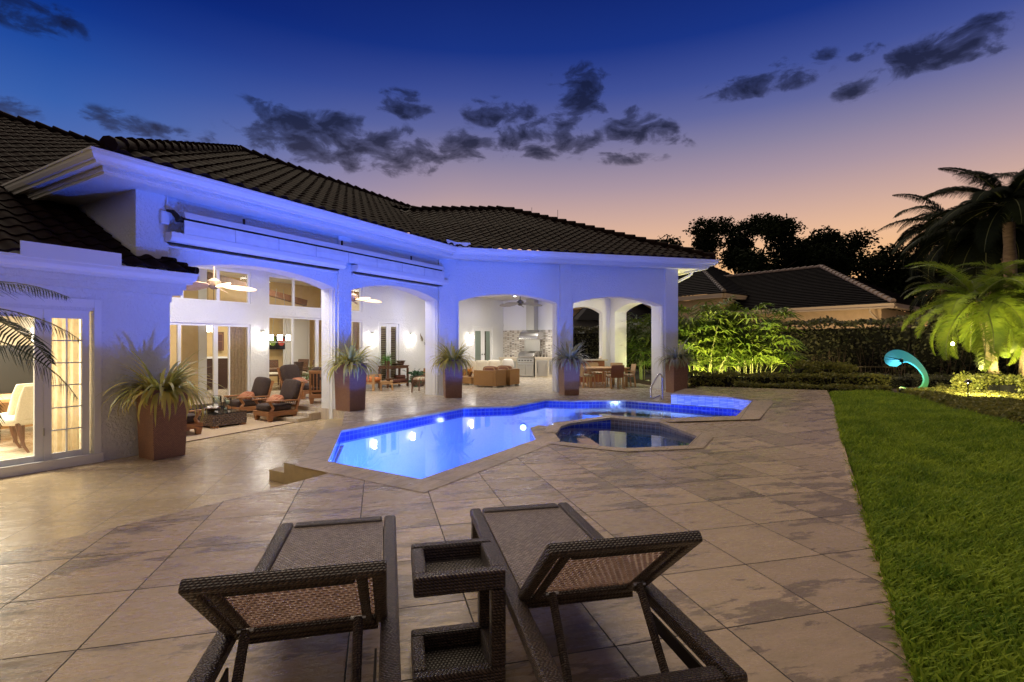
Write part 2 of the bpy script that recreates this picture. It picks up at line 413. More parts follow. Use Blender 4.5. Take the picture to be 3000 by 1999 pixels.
def mosaic(name, su, sv, cols, grout, rough=.2, axes='XZ', bump=.3):
    t = NT(name); tc = t.new('ShaderNodeTexCoord'); sp = t.new('ShaderNodeSeparateXYZ'); t.l(tc.outputs['Object'], sp.inputs[0])
    o = {'X': sp.outputs[0], 'Y': sp.outputs[1], 'Z': sp.outputs[2]}
    if axes == 'UV':
        sp2 = t.new('ShaderNodeSeparateXYZ'); t.l(tc.outputs['UV'], sp2.inputs[0]); a, b = sp2.outputs[0], sp2.outputs[1]
    elif axes[0] == 'S': a, b = t.math('ADD', t.math('MULTIPLY', o['X'], .83), t.math('MULTIPLY', o['Y'], .79)), o['Z']
    else: a, b = o[axes[0]], o[axes[1]]
    a = t.math('MULTIPLY', a, su); b = t.math('MULTIPLY', b, sv)
    rnd = t.new('ShaderNodeTexWhiteNoise', noise_dimensions='2D'); cb = t.new('ShaderNodeCombineXYZ'); t.l(t.math('FLOOR', a), cb.inputs[0]); t.l(t.math('FLOOR', b), cb.inputs[1]); t.l(cb.outputs[0], rnd.inputs['Vector'])
    n = len(cols); x = t.new('ShaderNodeValToRGB'); x.color_ramp.interpolation = 'CONSTANT'; e = x.color_ramp.elements
    while len(e) < n: e.new(.5)
    for i, c in enumerate(cols): e[i].position = i / n; e[i].color = rgba(c)
    t.l(rnd.outputs['Value'], x.inputs['Fac'])
    ea = t.math('PINGPONG', a, .5); eb = t.math('PINGPONG', b, .5)
    edge = t.math('LESS_THAN', t.math('MINIMUM', t.math('DIVIDE', ea, su * .06), t.math('DIVIDE', eb, sv * .06)), 1.0 / 16)
    t.l(t.mix(edge, x.outputs['Color'], rgba(grout)), t.b.inputs['Base Color']); t.b.inputs['Roughness'].default_value = rough
    t.bump(t.math('SUBTRACT', 1.0, edge), bump, .004)
    return t.m

WHITE = stucco('white_stucco', (.80, .80, .79), .85)
WHITE_IN = stucco('interior_stucco', (.80, .80, .78), .6)
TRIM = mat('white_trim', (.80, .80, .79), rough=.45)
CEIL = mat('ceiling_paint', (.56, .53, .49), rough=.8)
GOLD = mat('gold_wall_paint', (.70, .52, .26), (.66, .48, .23), rough=.7)
ROOF = mat('brown_clay_tile', (.020, .0095, .007), (.010, .005, .004), rough=.75, spec=.05, nscale=5, bump=.2, bscale=70)
ROOF2 = mat('grey_flat_tile', (.010, .008, .010), (.006, .005, .007), rough=.85, spec=.12, nscale=3)
DECK = travertine('deck_travertine', (.60, .435, .255), (.41, .295, .17), (.20, .14, .08), .6, R(14.7), .10, .52, wet=.62, shift=(.13, .22, 0), groove=.0048, grout=(.03, .022, .016), bs=.5)
PATIO = travertine('patio_travertine', (.74, .59, .38), (.58, .44, .26), (.42, .31, .18), .6, R(14.7), .10, .36, wet=.10, shift=(.06, .31, 0), groove=.004, grout=(.16, .12, .08))
FLOOR = travertine('arcade_travertine', (.62, .53, .41), (.54, .45, .34), (.42, .34, .25), .6, R(14.7), .12, .36, shift=(.1, .1, 0), groove=.004, grout=(.2, .16, .11))
COPING = travertine('coping_travertine', (.56, .41, .25), (.40, .29, .175), (.25, .18, .11), 1.05, R(59.7), .25, .6, wet=.35, groove=.004)
STEPM = mat('step_travertine', (.52, .39, .20), (.42, .31, .16), rough=.6, nscale=7, bump=.4, bscale=50)
PLASTER = mat('pool_plaster', (.70, .78, .84), (.62, .72, .82), rough=.7, nscale=30)
SPAPL = mat('spa_plaster', (.25, .36, .48), (.20, .30, .42), rough=.7, nscale=20)
TILEB = mosaic('blue_pool_tile', 1 / .092, 1 / .096, [(.02, .035, .28), (.03, .05, .34), (.022, .03, .24)], (.20, .24, .38), .12, 'UV')
TILEBR = mosaic('spa_band_tile', 1 / .075, 1 / .085, [(.20, .13, .10), (.16, .11, .10), (.23, .16, .12)], (.35, .3, .27), .2, 'UV')
STONEW = mosaic('split_stone', 1 / .16, 1 / .035, [(.62, .60, .60), (.50, .50, .55), (.72, .68, .64), (.40, .42, .52), (.66, .62, .58)], (.2, .2, .25), .6, 'UV', 1.2)
WATER = glassy('pool_water', (.80, .90, 1.0), 1.333, .0, .05, 2.2)
SPAWATER = glassy('spa_water', (.30, .42, .55), 1.6, .0, .02, 2.0)
GLASS = glassy('window_glass', (.93, .95, .94), 1.45)
TEAK = mat('teak', (.40, .18, .065), (.30, .125, .045), rough=.5, nscale=3, stretch=(1, 1, 9))
TEAKD = mat('dark_wood', (.17, .075, .035), (.11, .05, .025), rough=.45, nscale=4, stretch=(6, 6, 1))
PALEW = mat('pale_wood', (.55, .33, .15), (.47, .27, .12), rough=.5, nscale=4, stretch=(1, 6, 1))
CUSH = mosaic('brown_dotted_fabric', 34, 34, [(.055, .033, .026), (.052, .032, .026), (.07, .045, .034), (.055, .034, .027)], (.045, .028, .022), .9, 'SZ', .2)
ORANGE = mat('orange_fabric', (.62, .20, .045), (.56, .17, .04), rough=.85, nscale=12, bump=.2, bscale=150)
CREAM = mat('cream_fabric', (.72, .64, .50), (.66, .58, .45), rough=.9, nscale=10, bump=.2, bscale=140)
RUSTF = mosaic('rust_stripe_fabric', 14, .2, [(.42, .13, .06), (.50, .20, .10), (.36, .11, .05)], (.60, .38, .22), .9, 'XZ', .1)
STRIPE = mosaic('striped_fabric', 22, .2, [(.28, .10, .04), (.62, .42, .22), (.40, .20, .08), (.20, .08, .05)], (.45, .28, .14), .9, 'XZ', .1)
RATTAN = weave('honey_rattan', (.42, .21, .055), (.33, .155, .04), 42, 62, .5, bump=.5, axes='BOX')
POTW = weave('planter_weave', (.42, .21, .12), (.31, .155, .09), 40, 62, .42, bump=.5, axes='BOX')
DARKW = weave('dark_wicker', (.165, .112, .078), (.075, .051, .037), 64, 110, .34, bump=1.0, axes='ALL', herring=True, bd=.009)
SEATW = weave('dark_wicker_seat', (.46, .35, .265), (.24, .18, .135), 46, 70, .34, holes=.05, bump=1.0, axes='XY', bd=.008)
BACKW = weave('open_wicker_back', (.50, .34, .25), (.32, .21, .155), 40, 46, .38, holes=.42, bump=1.0, axes='XY', bd=.008, trans=.55)
TRAYW = weave('open_wicker_tray', (.05, .038, .03), (.035, .026, .022), 60, 60, .4, holes=.30, bump=.8, axes='XY')
BASKW = weave('chunky_wicker', (.20, .12, .07), (.13, .075, .045), 13, 26, .45, bump=1.0, axes='BOX', bd=.02)
METALD = mat('dark_bronze', (.035, .028, .024), rough=.4, metal=.6)
STEEL = mat('stainless_steel', (.60, .60, .58), rough=.26, metal=1.0)
STEELB = mat('brushed_steel', (.50, .49, .46), rough=.38, metal=1.0)
CHROME = mat('polished_tube', (.80, .80, .82), rough=.12, metal=1.0)
BLACK = mat('black_paint', (.012, .012, .012), rough=.5)
SHADE = emit('lamp_shade_glow', (1, .93, .82), 14)
SHADES = emit('sconce_shade_glow', (1, .92, .80), 26)
BULB = emit('bulb_glow', (1, .92, .78), 40)
BULBG = emit('garden_bulb_glow', (1, .93, .45), 30)
DOWN = emit('downlight_glow', (1, .96, .9), 18)
BLUELED = emit('blue_lamp_lens', (.25, .35, 1), 10)
SPIKY = mat('variegated_blade', (.82, .68, .18), (.30, .33, .075), rough=.45, nscale=9, trans=.3, island=.7)
LEAF = mat('leaf_green', (.055, .10, .022), (.028, .058, .014), rough=.45, nscale=4, trans=.3)
LEAFD = mat('hedge_leaf', (.20, .18, .10), (.04, .05, .028), rough=.45, nscale=3, trans=.3, spec=.3, island=.6)
LEAFY = mat('boxwood_leaf', (.34, .30, .07), (.10, .12, .03), rough=.5, nscale=6, trans=.35, spec=.25, island=.6)
PALML = mat('palm_leaflet', (.18, .22, .025), (.10, .15, .02), rough=.5, nscale=3, trans=.45, spec=.25)
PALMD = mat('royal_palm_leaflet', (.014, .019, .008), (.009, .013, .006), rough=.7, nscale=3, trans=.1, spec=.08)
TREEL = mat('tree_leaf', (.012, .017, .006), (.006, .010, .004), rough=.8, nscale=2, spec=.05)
BARK = mat('palm_bark', (.22, .16, .10), (.12, .085, .055), rough=.9, nscale=4, bump=.8, bscale=18, stretch=(1, 1, 5))
BARKD = mat('tree_bark', (.05, .038, .028), rough=.9, bump=.5, bscale=10)
GRASSM = mat('lawn_blade', (.46, .56, .060), (.09, .19, .016), rough=.6, nscale=2.2, trans=.4, spec=.15, island=.6)
SOIL = mat('soil', (.040, .030, .018), (.03, .036, .012), rough=.95, nscale=9, bump=.8, bscale=25)
MULCH = mat('mulch', (.10, .055, .025), (.05, .03, .016), rough=.95, nscale=30, bump=1, bscale=60)
# ================================================================== ground, decks, pool
def ramp(s): return .058 * max(0.0, s - 7.5)
def sm(x, a, b):
    t = min(max((x - a) / (b - a), 0), 1); return t * t * (3 - 2 * t)
def hdeck(x, y):      # the deck rises gently to the far right
    s = x * UA.x + y * UA.y; t = x * UA.y - y * UA.x
    return min(ramp(s), .238) * sm(t, -4.3, -3.0)
LOW = -.25            # the lower patio by the house
# pool outline (coping inner edge)
pa, pb, pc, pd = at(995.7, 1262.8), at(956, 1353.3), at(1233.5, 1407), at(1573.7, 1288.5)
pf1, pf2, pf3, pf4, pf5 = at(1356.6, 1195.2), at(1501, 1190.8), at(1599.2, 1172), at(1680.9, 1174.6), at(1835, 1173)
pw1 = at(1966.8, 1183)                         # raised wall, left end
pw2 = Vector((4.86, 11.25, 0)); pw3 = Vector((5.02, 10.62, 0))
pr1 = at(2160.2, 1224, .11); pr2 = at(1938, 1234.7, .05)
pe1, pe2, pe3 = at(1553.3, 1254), at(1577.5, 1246), at(1623.5, 1252.8)
sp_f0 = at(1618.4, 1235, .03); sp_f1 = at(1788, 1226, .04)
xy = lambda v: (v.x, v.y)
POOL_NEAR = [pb, pc, pd, pe1, pe2, pe3, sp_f0, sp_f1, pr2, pr1, pw3]        # near side, left to right
POOL_FAR = [pw3, pw2, pw1, pf5, pf4, pf3, pf2, pf1, pa, pb]
SPA = [at(u, v, .03) for u, v in ((1641, 1290), (1730.6, 1300), (1832.7, 1309), (2020, 1301), (2047, 1279.6), (1936, 1246), (1789.3, 1232), (1669.4, 1239.5), (1640, 1247), (1628, 1264))]
# deck on the near side and the right; its left rim steps down to the patio
rk = lambda k: (1.676 + k * UA.x, 2.123 + k * UA.y)
D_FAR_R, D_FAR_L = (8.0, 13.0), (5.27, 14.3)
BLK = [(-1.97, 5.62), (-2.70, 6.07), (-2.60, 6.42)]
DECK_OUT = [xy(p) for p in POOL_NEAR] + [xy(pw2), xy(pw1), D_FAR_L, D_FAR_R] + [rk(k) for k in (9, 6, 3, 0, -3.5, -7.1)] + \
           [(-5.2, -4.0), (-5.1, 1.0), (-4.45, 2.1), (-3.75, 3.05), (-3.1, 3.85), (-2.62, 4.52), (-2.36, 4.95)] + BLK[:2]
mb = MB(); sheet(mb, DECK_OUT, [[xy(p) for p in SPA]], hdeck, .7, -.6)
deck = mb.build('pool_deck', DECK); tag(deck, kind='structure')
# arcade floor, level, on the far side of the pool
AF = [xy(pb), BLK[1], BLK[2], (-3.07, 8.40), (-2.87, 8.61), (-3.45, 10.55), xy(PA(-3.57, -.02)), xy(PA(-3.57, 3.5)), xy(PA(11, 3.5)), xy(PA(11, -.6)), xy(PB(7.43, 4.2)), xy(PB(7.43, -.2)), D_FAR_L, xy(pw1), xy(pf5), xy(pf4), xy(pf3), xy(pf2), xy(pf1), xy(pa)]
mb = MB(); sheet(mb, AF, (), lambda x, y: 0.0, None, -.6)
o = mb.build('arcade_floor', FLOOR); tag(o, kind='structure')
# low patio
PAT = [(-9.5, -4.2), (-4.9, -4.2), (-4.9, 1), (-1.8, 5.5), (-2.3, 6.1), (-2.3, 6.5), (-2.8, 8.6), (-3.2, 10.6), xy(PA(-3.50, -.1)), xy(PA(-3.50, 3.5)), xy(PA(-12, 3.5)), (-12.5, 2)]
mb = MB(); sheet(mb, PAT, (), lambda x, y: LOW); o = mb.build('patio', PATIO); tag(o, kind='structure')
# steps between patio and deck
g = thing('patio_steps', 'stone step block at the pool corner going down to the patio', 'steps', (-2.75, 6.2, LOW))
dB = Vector((-.852, .523)); dA = Vector((.5045, .8634)); p0 = Vector(BLK[0])
q = Vector(BLK[1])
mb = MB(); mb.prism([q + dB * .002, q + dA * .42, q + dA * .42 + dB * .30, q + dB * .30], LOW, -.118); mb.build('tread', STEPM, g, world=True, bevel=.006)
mb = MB(); mb.add([(*(p0 - dA * .004), -.001), (*(q - dA * .004), -.001), (*(q - dA * .004), LOW), (*(p0 - dA * .004), LOW)], [(0, 1, 2, 3)])
mb.build('riser', STEPM, g, world=True)
g2 = thing('patio_steps', 'stone step beside the tall planter by the first column, below the pool coping', 'steps', (-3.4, 9.6, LOW))
mb = MB(); n2 = Vector((-.9673, -.2538)); e0 = Vector((-2.875, 8.62)); e1 = Vector((-3.452, 10.55))
mb.prism([e0, e1, e1 + n2 * .34, e0 + n2 * .34], LOW, -.12); mb.build('tread', STEPM, g2, world=True, bevel=.006)
g3 = thing('patio_steps', 'two inner stone steps up to the rear lounge, beside the brown armchair', 'steps', PA(-3.8, 1.5, LOW))
for i, z in enumerate((-.085, -.168)):
    mb = MB(); mb.bx(-3.572 - .30 * (i + 1), -3.572 - .30 * i, .5, 3.35, LOW, z, MA); mb.build('tread', FLOOR, g3, world=True, bevel=.006)

# --- pool
POOLP = [xy(p) for p in POOL_NEAR[:-1]] + [xy(p) for p in POOL_FAR[:-1]]
FL = -1.25
mb = MB(); sheet(mb, offset_poly(POOLP, .0), (), lambda x, y: FL); pool = mb.build('pool_basin', PLASTER); tag(pool, kind='structure')
loop = offset_poly(POOLP, -.002); loop.append(loop[0])
band('basin_wall', loop, (FL, -.115), PLASTER, pool)
hz = lambda p: (-.2, hdeck(*p[:2]) if p[1] < 11 else 0.0)
inset = offset_poly(POOLP, -.004); inset.append(inset[0])
band('tile_band', inset, [(-.21, min(hdeck(*p), .0) - .022) for p in inset], TILEB, pool)
# raised split-stone wall with its coping
w = [xy(pw1), xy(pw2), xy(pw3)]
w_in = [(p[0] - .012, p[1] - .012) for p in w]
rw = thing('stone_wall', 'raised split stone wall washed blue behind the shallow end of the pool', 'wall', (pw1.x, pw1.y, 0))
def reparent(o, p): o.parent = p; o.matrix_parent_inverse = PM[p.name].inverted(); return o
reparent(band('stone_face', w_in, (.0, .225), STONEW), rw)
mb = MB(); mb.prism([(pw1.x - .02, pw1.y - .02), (pw1.x + .25 * .57, pw1.y + .35 * .8), (pw1.x + 1.55 * .5, pw1.y + 1.55 * .86), (pw1.x + .95, pw1.y + 1.3), (pw2.x + .12, pw2.y + .12), (pw2.x - .02, pw2.y - .02)], .2, .244)
mb.build('coping', COPING, rw, world=True)
# submerged steps along the far right wall
mb = MB(); sd = (pw2 - pw1).normalized(); sn = Vector((sd.y, -sd.x, 0)) if Vector((sd.y, -sd.x, 0)).y < 0 else Vector((-sd.y, sd.x, 0))
a0 = Vector((pf5.x - .9, pf5.y - .12, 0)); b0 = pw2 + sd * .3
for i in range(4):
    A = a0 + sn * 0; B = b0
    mb.prism([xy(A), xy(B), xy(B + sn * (.42 * (i + 1))), xy(A + sn * (.42 * (i + 1)) - sd * .25 * (3 - i) * 0)], FL, -.30 - .22 * i - .004 * i)
st = mb.build('basin_step', PLASTER, pool)
water_p = offset_poly(POOLP, -.001)
mb = MB(); sheet(mb, water_p, (), lambda x, y: -.105); wt = mb.build('pool_water', WATER, None, smooth=True); tag(wt, kind='structure')
# coping: a flat strip laid 4 mm proud round the pool
def strip(name, P, wd, mat_, parent, z=.004, closed=True, side=1):
    mb = MB(); O = offset_poly(P, wd); n = len(P)
    for i in range(n if closed else n - 1):
        j = (i + 1) % n
        a, b, c, d = P[i], P[j], O[j], O[i]
        mb.add([(*p, hdeck(*p) * (0 if (p[1] > 11.3 and p[0] < 3.7) else 1) + z) for p in (a, b, c, d)], [(0, 3, 2, 1) if side > 0 else (0, 1, 2, 3)])
    return mb.build(name, mat_, parent)
cop = MB()
COPATH = [pw1, pf5, pf4, pf3, pf2, pf1, pa, pb, pc, pd, Vector(((pd.x + pe1.x) / 2, (pd.y + pe1.y) / 2, 0))]
def open_strip(path, wd, z=.004, lip=0.0, zf=None):
    """strip on the left-hand side of a path seen from inside the pool"""
    mb = MB(); path = [Vector((p[0], p[1])) for p in path]; n = len(path); nr = []
    for a, b in zip(path, path[1:]):
        d = (b - a).normalized(); nr.append(Vector((d.y, -d.x)))
    zf = zf or (lambda p: 0.0)
    top = []; out = []
    for i, p in enumerate(path):
        m = nr[0] if i == 0 else nr[-1] if i == n - 1 else (nr[i - 1] + nr[i]) / (1 + nr[i - 1].dot(nr[i]))
        top.append((p.x - m.x * lip, p.y - m.y * lip, zf(p) + z)); q2 = p + m * wd; out.append((q2.x, q2.y, zf(p) + z))
    for i in range(n - 1):
        mb.add([top[i], top[i + 1], out[i + 1], out[i]], [(3, 2, 1, 0)])
        mb.add([top[i], top[i + 1], (*top[i + 1][:2], top[i + 1][2] - .035), (*top[i][:2], top[i][2] - .035)], [(0, 1, 2, 3)])
    return mb
open_strip(COPATH, .33, .004, .02).build('coping', COPING, pool)
open_strip([pr2 + (pr2 - pr1) * .0, pr1, pw3], .38, .005, .02, lambda p: hdeck(p.x, p.y)).build('coping', COPING, pool)
# peninsula between pool and spa, and spa
spa = thing('spa', 'dark water spa with tiled rim set beside the near edge of the pool', 'spa', SPA[3])
SP = [xy(p) for p in SPA]
mb = MB(); sheet(mb, SP, (), lambda x, y: -.9); b_ = mb.build('basin', SPAPL, spa, world=True)
reparent(band('basin_wall', SP + [SP[0]], (-.9, -.1), SPAPL), spa)
sp_in = offset_poly(SP, -.003); sp_in.append(sp_in[0])
for i0, i1, tm in ((0, 6, TILEBR), (6, 9, TILEB), (9, 10, TILEBR)): reparent(band('tile_band', sp_in[i0:i1 + 1], [(-.2, hdeck(*p) - .03) for p in sp_in[i0:i1 + 1]], tm), spa)
mb = MB(); sheet(mb, offset_poly(SP, -.001), (), lambda x, y: -.036); mb.build('water', SPAWATER, spa, world=True)
mb = MB(); O = offset_poly(SP, .20); I = offset_poly(SP, -.02)
for i in range(len(SP)):
    j = (i + 1) % len(SP)
    if i == 9: continue
    P4 = [I[i], I[j], O[j], O[i]]
    zz = [hdeck(*p) + .008 for p in P4]
    mb.add([(*p, z) for p, z in zip(P4, zz)], [(0, 3, 2, 1)])
    mb.add([(*I[i], zz[0]), (*I[j], zz[1]), (*I[j], zz[1] - .04), (*I[i], zz[0] - .04)], [(0, 1, 2, 3)])
mb.build('coping', COPING, spa, world=True)
# pool lamps: round niche lights on the near walls, aimed at the house
def pool_lamp(pos, aim, label, power, size=.07, spot=150, col=(.22, .32, 1)):
    g = thing('pool_lamp', label, 'pool light', pos, 0, 'underwater lamps set into the pool walls')
    d = (Vector(aim) - Vector(pos)).normalized(); q = d.to_track_quat('Z', 'Y').to_matrix().to_4x4()
    mb = MB(); mb.lathe([(.09, -.03), (.10, 0), (.10, .015), (.075, .02)], n=20, M=q); mb.build('rim', CHROME, g)
    mb = MB(); mb.lathe([(.072, .018), (.06, .026), (.02, .03)], n=20, M=q); mb.build('lens', BLUELED, g)
    l = bpy.data.lights.new('pool_light', 'SPOT'); l.energy = power; l.color = col; l.spot_size = R(spot); l.spot_blend = .6; l.shadow_soft_size = size
    o = bpy.data.objects.new('pool_light', l); COL.objects.link(o); o.location = Vector(pos) + d * .06; o.rotation_euler = (-d).to_track_quat('Z', 'Y').to_euler()
    return g
# ================================================================== the house
house = thing('house', 'white stucco house with brown tiled roofs and arched loggias lit blue above the pool', 'house', (C0.x, C0.y, 0))
def hp(mb, name, m, **k): return mb.build(name, m, house, world=True, **k)
EAVE, SOF, TOPW = 3.81, 3.76, 3.80
ARCH_S, ARCH_R = 2.62, .235
# arcade fronts: panels with segmental arches between piers
A2 = (-3.124, -.05); A1 = (-6.877, -3.569); B3 = (.53, 3.45); B4 = (3.95, 6.92)
mb = MB(); wall(mb, -7.384, .0, LOW, TOPW, .035, .47, [(A1[0], A1[1], LOW, ARCH_S, ARCH_R), (A2[0], A2[1], LOW, ARCH_S, ARCH_R)], MA)
hp(mb, 'arcade_wall', WHITE)
mb = MB(); wall(mb, .0, 7.427, -.3, TOPW, .035, .47, [(B3[0], B3[1], -.3, ARCH_S, ARCH_R), (B4[0], B4[1], -.3, ARCH_S, ARCH_R)], MBF)
hp(mb, 'arcade_wall', WHITE)
for x0, x1, M, nm in ((-3.524, -3.17, MA, 1), (-7.388, -6.93, MA, 1)):
    mb = MB(); mb.bx(x0, x1, -.03, .06, LOW, TOPW - .003, M); hp(mb, 'pilaster', WHITE, bevel=.006)
for x0, x1 in ((-.02, .46), (3.52, 3.88), (6.99, 7.43)):
    mb = MB(); mb.bx(x0, x1, -.03, .06, -.3, TOPW - .003, MBF); hp(mb, 'pilaster', WHITE, bevel=.006)
# flat casing round each arch: a thin raised track with the shutter slot
for (x0, x1), M, zb in ((A1, MA, LOW), (A2, MA, 0), (B3, MBF, 0), (B4, MBF, 0)):
    for x, s in ((x0, 1), (x1, -1)):
        mb = MB(); mb.prism([(x + s * .002, .10), (x + s * .014, .10), (x + s * .014, .17), (x + s * .006, .17), (x + s * .006, .19), (x + s * .016, .19), (x + s * .016, .21), (x + s * .002, .21)][::s], zb, ARCH_S, M); hp(mb, 'shutter_track', TRIM)
# side wall of the arcade block, end wall with its own arch, inner walls
mb = MB(); mb.bx(-7.384, -7.14, .47, 6.0, 1.6, TOPW, MA); hp(mb, 'side_wall', WHITE)
ME = frame(PB(7.427, .0), IB, -UB)           # end wall frame: x runs inward, y runs back towards the loggia
mb = MB(); wall(mb, .47, 4.1, -.3, TOPW, .0, .48, [(.75, 3.40, -.3, ARCH_S, ARCH_R)], ME); hp(mb, 'end_wall', WHITE_IN)
mL = mB(1648, 3.8); mR = 6.947
hx1 = mB(1765, 3.8); hx0 = hx1 - 2.35
mb = MB(); wall(mb, mL, mR, -.3, TOPW, 3.8, 4.1, [(max(hx0, mL + .12), hx1, .82, ARCH_S - .02, ARCH_R)], MBF); hp(mb, 'dining_wall', WHITE_IN)
WB = 3.4
H = []
k1 = mA(497, WB); d1r = mA(735, WB); d2l = mA(786, WB); d2r = mA(1062, WB)
hd1 = zA(733, 952, WB); hd2 = zA(859, 929, WB)
tz0 = zA(735, 891, WB); tz1 = zA(739, 799, WB)
f1l, f1r = mA(1108, WB), mA(1171, WB); f2l, f2r = mA(1386, WB), mA(1444, WB)
HF1 = zA(1140, 944, WB); HF2 = zA(1415, 957, WB)
DL = -6.6
holes = [(DL, d1r, LOW, hd1, 0), (DL, d1r, tz0, tz1, 0), (d2l, d2r, 0.0, hd2, 0), (d2l, d2r, tz0, tz1, 0), (f1l, f1r, 0, HF1, 0), (f2l, f2r, 0, HF2, 0)]
mb = MB(); wall(mb, -7.14, 9.2, LOW, TOPW, WB, WB + .16, holes, MA); hp(mb, 'rear_wall', WHITE_IN)
# thin string course above the french doors
mb = MB(); mb.bx(f1l - .35, 9.0, WB - .02, WB - .001, HF1 + .09, HF1 + .16, MA); hp(mb, 'string_course', WHITE_IN)
MK = frame(PA(9.0, WB), -IA, UA)
def kK(u, y): return _m(u, 0, Vector((-IA.x, -IA.y, 0)), Vector((0, 0, 0))) if False else _mk(u, y)
def _mk(u, y):
    o = PA(9.0, WB) + UA * y; r = (u - 1500) / F; x = -IA
    return (r * o.y - o.x) / (x.x - r * x.y)
def zK(u, v, y):
    p = PA(9.0, WB) + UA * y - IA * _mk(u, y); return EYE + (VH - v) * p.y / F
KX = _mk(1652, 0)
mb = MB(); mb.bx(-.1, KX, 0, .2, 0, TOPW, MK); hp(mb, 'kitchen_wall', TRIM)
mb = MB(); mb.bx(-7.15, -7.02, .47, WB, LOW, TOPW, MA); hp(mb, 'inner_wall', WHITE_IN)
# loggia ceiling with beams
CZ = 3.42
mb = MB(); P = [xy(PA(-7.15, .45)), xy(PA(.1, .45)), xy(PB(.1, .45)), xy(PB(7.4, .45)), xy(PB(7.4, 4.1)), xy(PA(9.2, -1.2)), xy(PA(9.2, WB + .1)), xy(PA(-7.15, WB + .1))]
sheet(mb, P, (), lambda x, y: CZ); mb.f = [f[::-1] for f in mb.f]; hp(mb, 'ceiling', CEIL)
for m0 in (-6.2, -4.0, -1.8, .6, 3.0, 5.4):
    mb = MB(); mb.bx(m0 - .07, m0 + .07, .48, WB, CZ - .16, CZ + .01, MA); hp(mb, 'ceiling_beam', TRIM)
for m0 in (3.2, 5.6):
    mb = MB(); mb.bx(m0 - .07, m0 + .07, .48, 3.8, CZ - .14, CZ + .012, MBF); hp(mb, 'ceiling_beam', TRIM)
# cornice, soffit and gutter round the arcade block
PATH = [xy(PA(-7.384, 6.0)), xy(PA(-7.384, 0)), xy(C0), xy(PB(7.427, 0)), xy(PB(7.427, 5.5))]
mb = MB(); sweep(mb, PATH, [(0, SOF), (.58, SOF), (.582, 3.70), (.64, 3.70), (.642, 3.735), (.665, 3.74), (.668, 3.80), (.755, 3.81)]); hp(mb, 'soffit', WHITE)
mb = MB(); sweep(mb, PATH, [(.73, 3.79), (.785, 3.79), (.79, 3.825), (.825, 3.84), (.852, 3.885), (.856, 3.925), (.875, 3.928), (.875, 3.955), (.80, 3.955), (.795, 3.86), (.73, 3.85)]); hp(mb, 'gutter', TRIM)
# left wing: wall with glazed doors, low cornice
CW = -.19
dz0, dz1 = -.135, 1.87
dl, dr = -9.75, -7.972
mb = MB(); wall(mb, -14, -6.99, LOW, 2.25, CW, CW + .17, [(dl, dr, dz0, dz1, 0)], MA); hp(mb, 'wing_wall', WHITE)
mb = MB(); mb.bx(-7.16, -6.99, CW + .17, .03, LOW, 2.25, MA); hp(mb, 'wing_corner', WHITE)
mb = MB()
mb.bx(dr + .0, dr + .085, CW - .018, CW, LOW, dz1 + .16, MA); mb.bx(dl - .1, dr, CW - .018, CW, dz1 + .045, dz1 + .16, MA)
mb.bx(dl - .1, dr + .1, CW - .05, CW - .019, LOW, dz0 + .015, MA)
hp(mb, 'door_casing', TRIM, bevel=.004)
PATHC = [xy(PA(-14, CW)), xy(PA(-6.99, CW)), xy(PA(-6.99, .02))]
mb = MB(); sweep(mb, PATHC, [(0, 2.06), (.02, 2.06), (.022, 2.17), (.13, 2.175), (.13, 2.255), (.165, 2.26), (.165, 2.35), (.205, 2.355)]); hp(mb, 'wing_cornice', WHITE)
mb = MB(); sweep(mb, PATHC, [(.18, 2.345), (.225, 2.345), (.23, 2.38), (.255, 2.395), (.275, 2.44), (.278, 2.485), (.295, 2.488), (.295, 2.515), (.24, 2.515), (.235, 2.4), (.18, 2.4)]); hp(mb, 'wing_gutter', TRIM)
# ---- roofs
def tiles(O, a, b, poly, tw=.27, cl=.335, amp=.036, na=8):
    mb = MB(); a = a.normalized(); bl = b.normalized(); n = a.cross(bl).normalized()
    if n.z < 0: n = -n
    a0, a1 = min(p[0] for p in poly), max(p[0] for p in poly); b1 = max(p[1] for p in poly); b0 = min(p[1] for p in poly)
    NA = int((a1 - a0) / tw * na) + 1; rng = random.Random(int(a1 * 100))
    def prof(x):
        t = (x / tw) % 1.0
        return amp * (math.sin(t * math.pi / .62) ** .8 if t < .62 else -.35 * math.sin((t - .62) / .38 * math.pi))
    j = 0
    while b0 + j * cl < b1:
        lo, hi = b0 + j * cl, b0 + (j + 1) * cl + .03
        jit = rng.uniform(-.004, .004)
        row = {}
        for i in range(NA + 1):
            x = a0 + i * tw / na; row[i] = None
        vs = []; fs = []; ids = {}
        for i in range(NA):
            x = a0 + (i + .5) * tw / na
            if not inpoly(x, min(lo + cl * .5, b1 - .01), poly): continue
            q = []
            for ii in (i, i + 1):
                if ii not in ids:
                    xx = a0 + ii * tw / na; h = prof(xx); base = len(vs)
                    vs += [O + a * xx + bl * lo + n * (h - .012 + jit), O + a * xx + bl * lo + n * (h + .028 + jit), O + a * xx + bl * hi + n * (h + .004)]
                    ids[ii] = base
                q.append(ids[ii])
            fs += [(q[0], q[1], q[1] + 1, q[0] + 1), (q[0] + 1, q[1] + 1, q[1] + 2, q[0] + 2)]
        mb.add(vs, fs); j += 1
    return mb
def caps(mb, p, q, r=.105, step=.36):
    p = Vector(p); q = Vector(q); L = (q - p).length; n = max(int(L / step), 1); d = (q - p) / n
    for i in range(n):
        a = p + d * i; b = p + d * (i + 1.12)
        mb.tube([a + Vector((0, 0, .055)), b + Vector((0, 0, .01))], [r * 1.12, r * .88], 9)
    return mb
ZE = 3.965
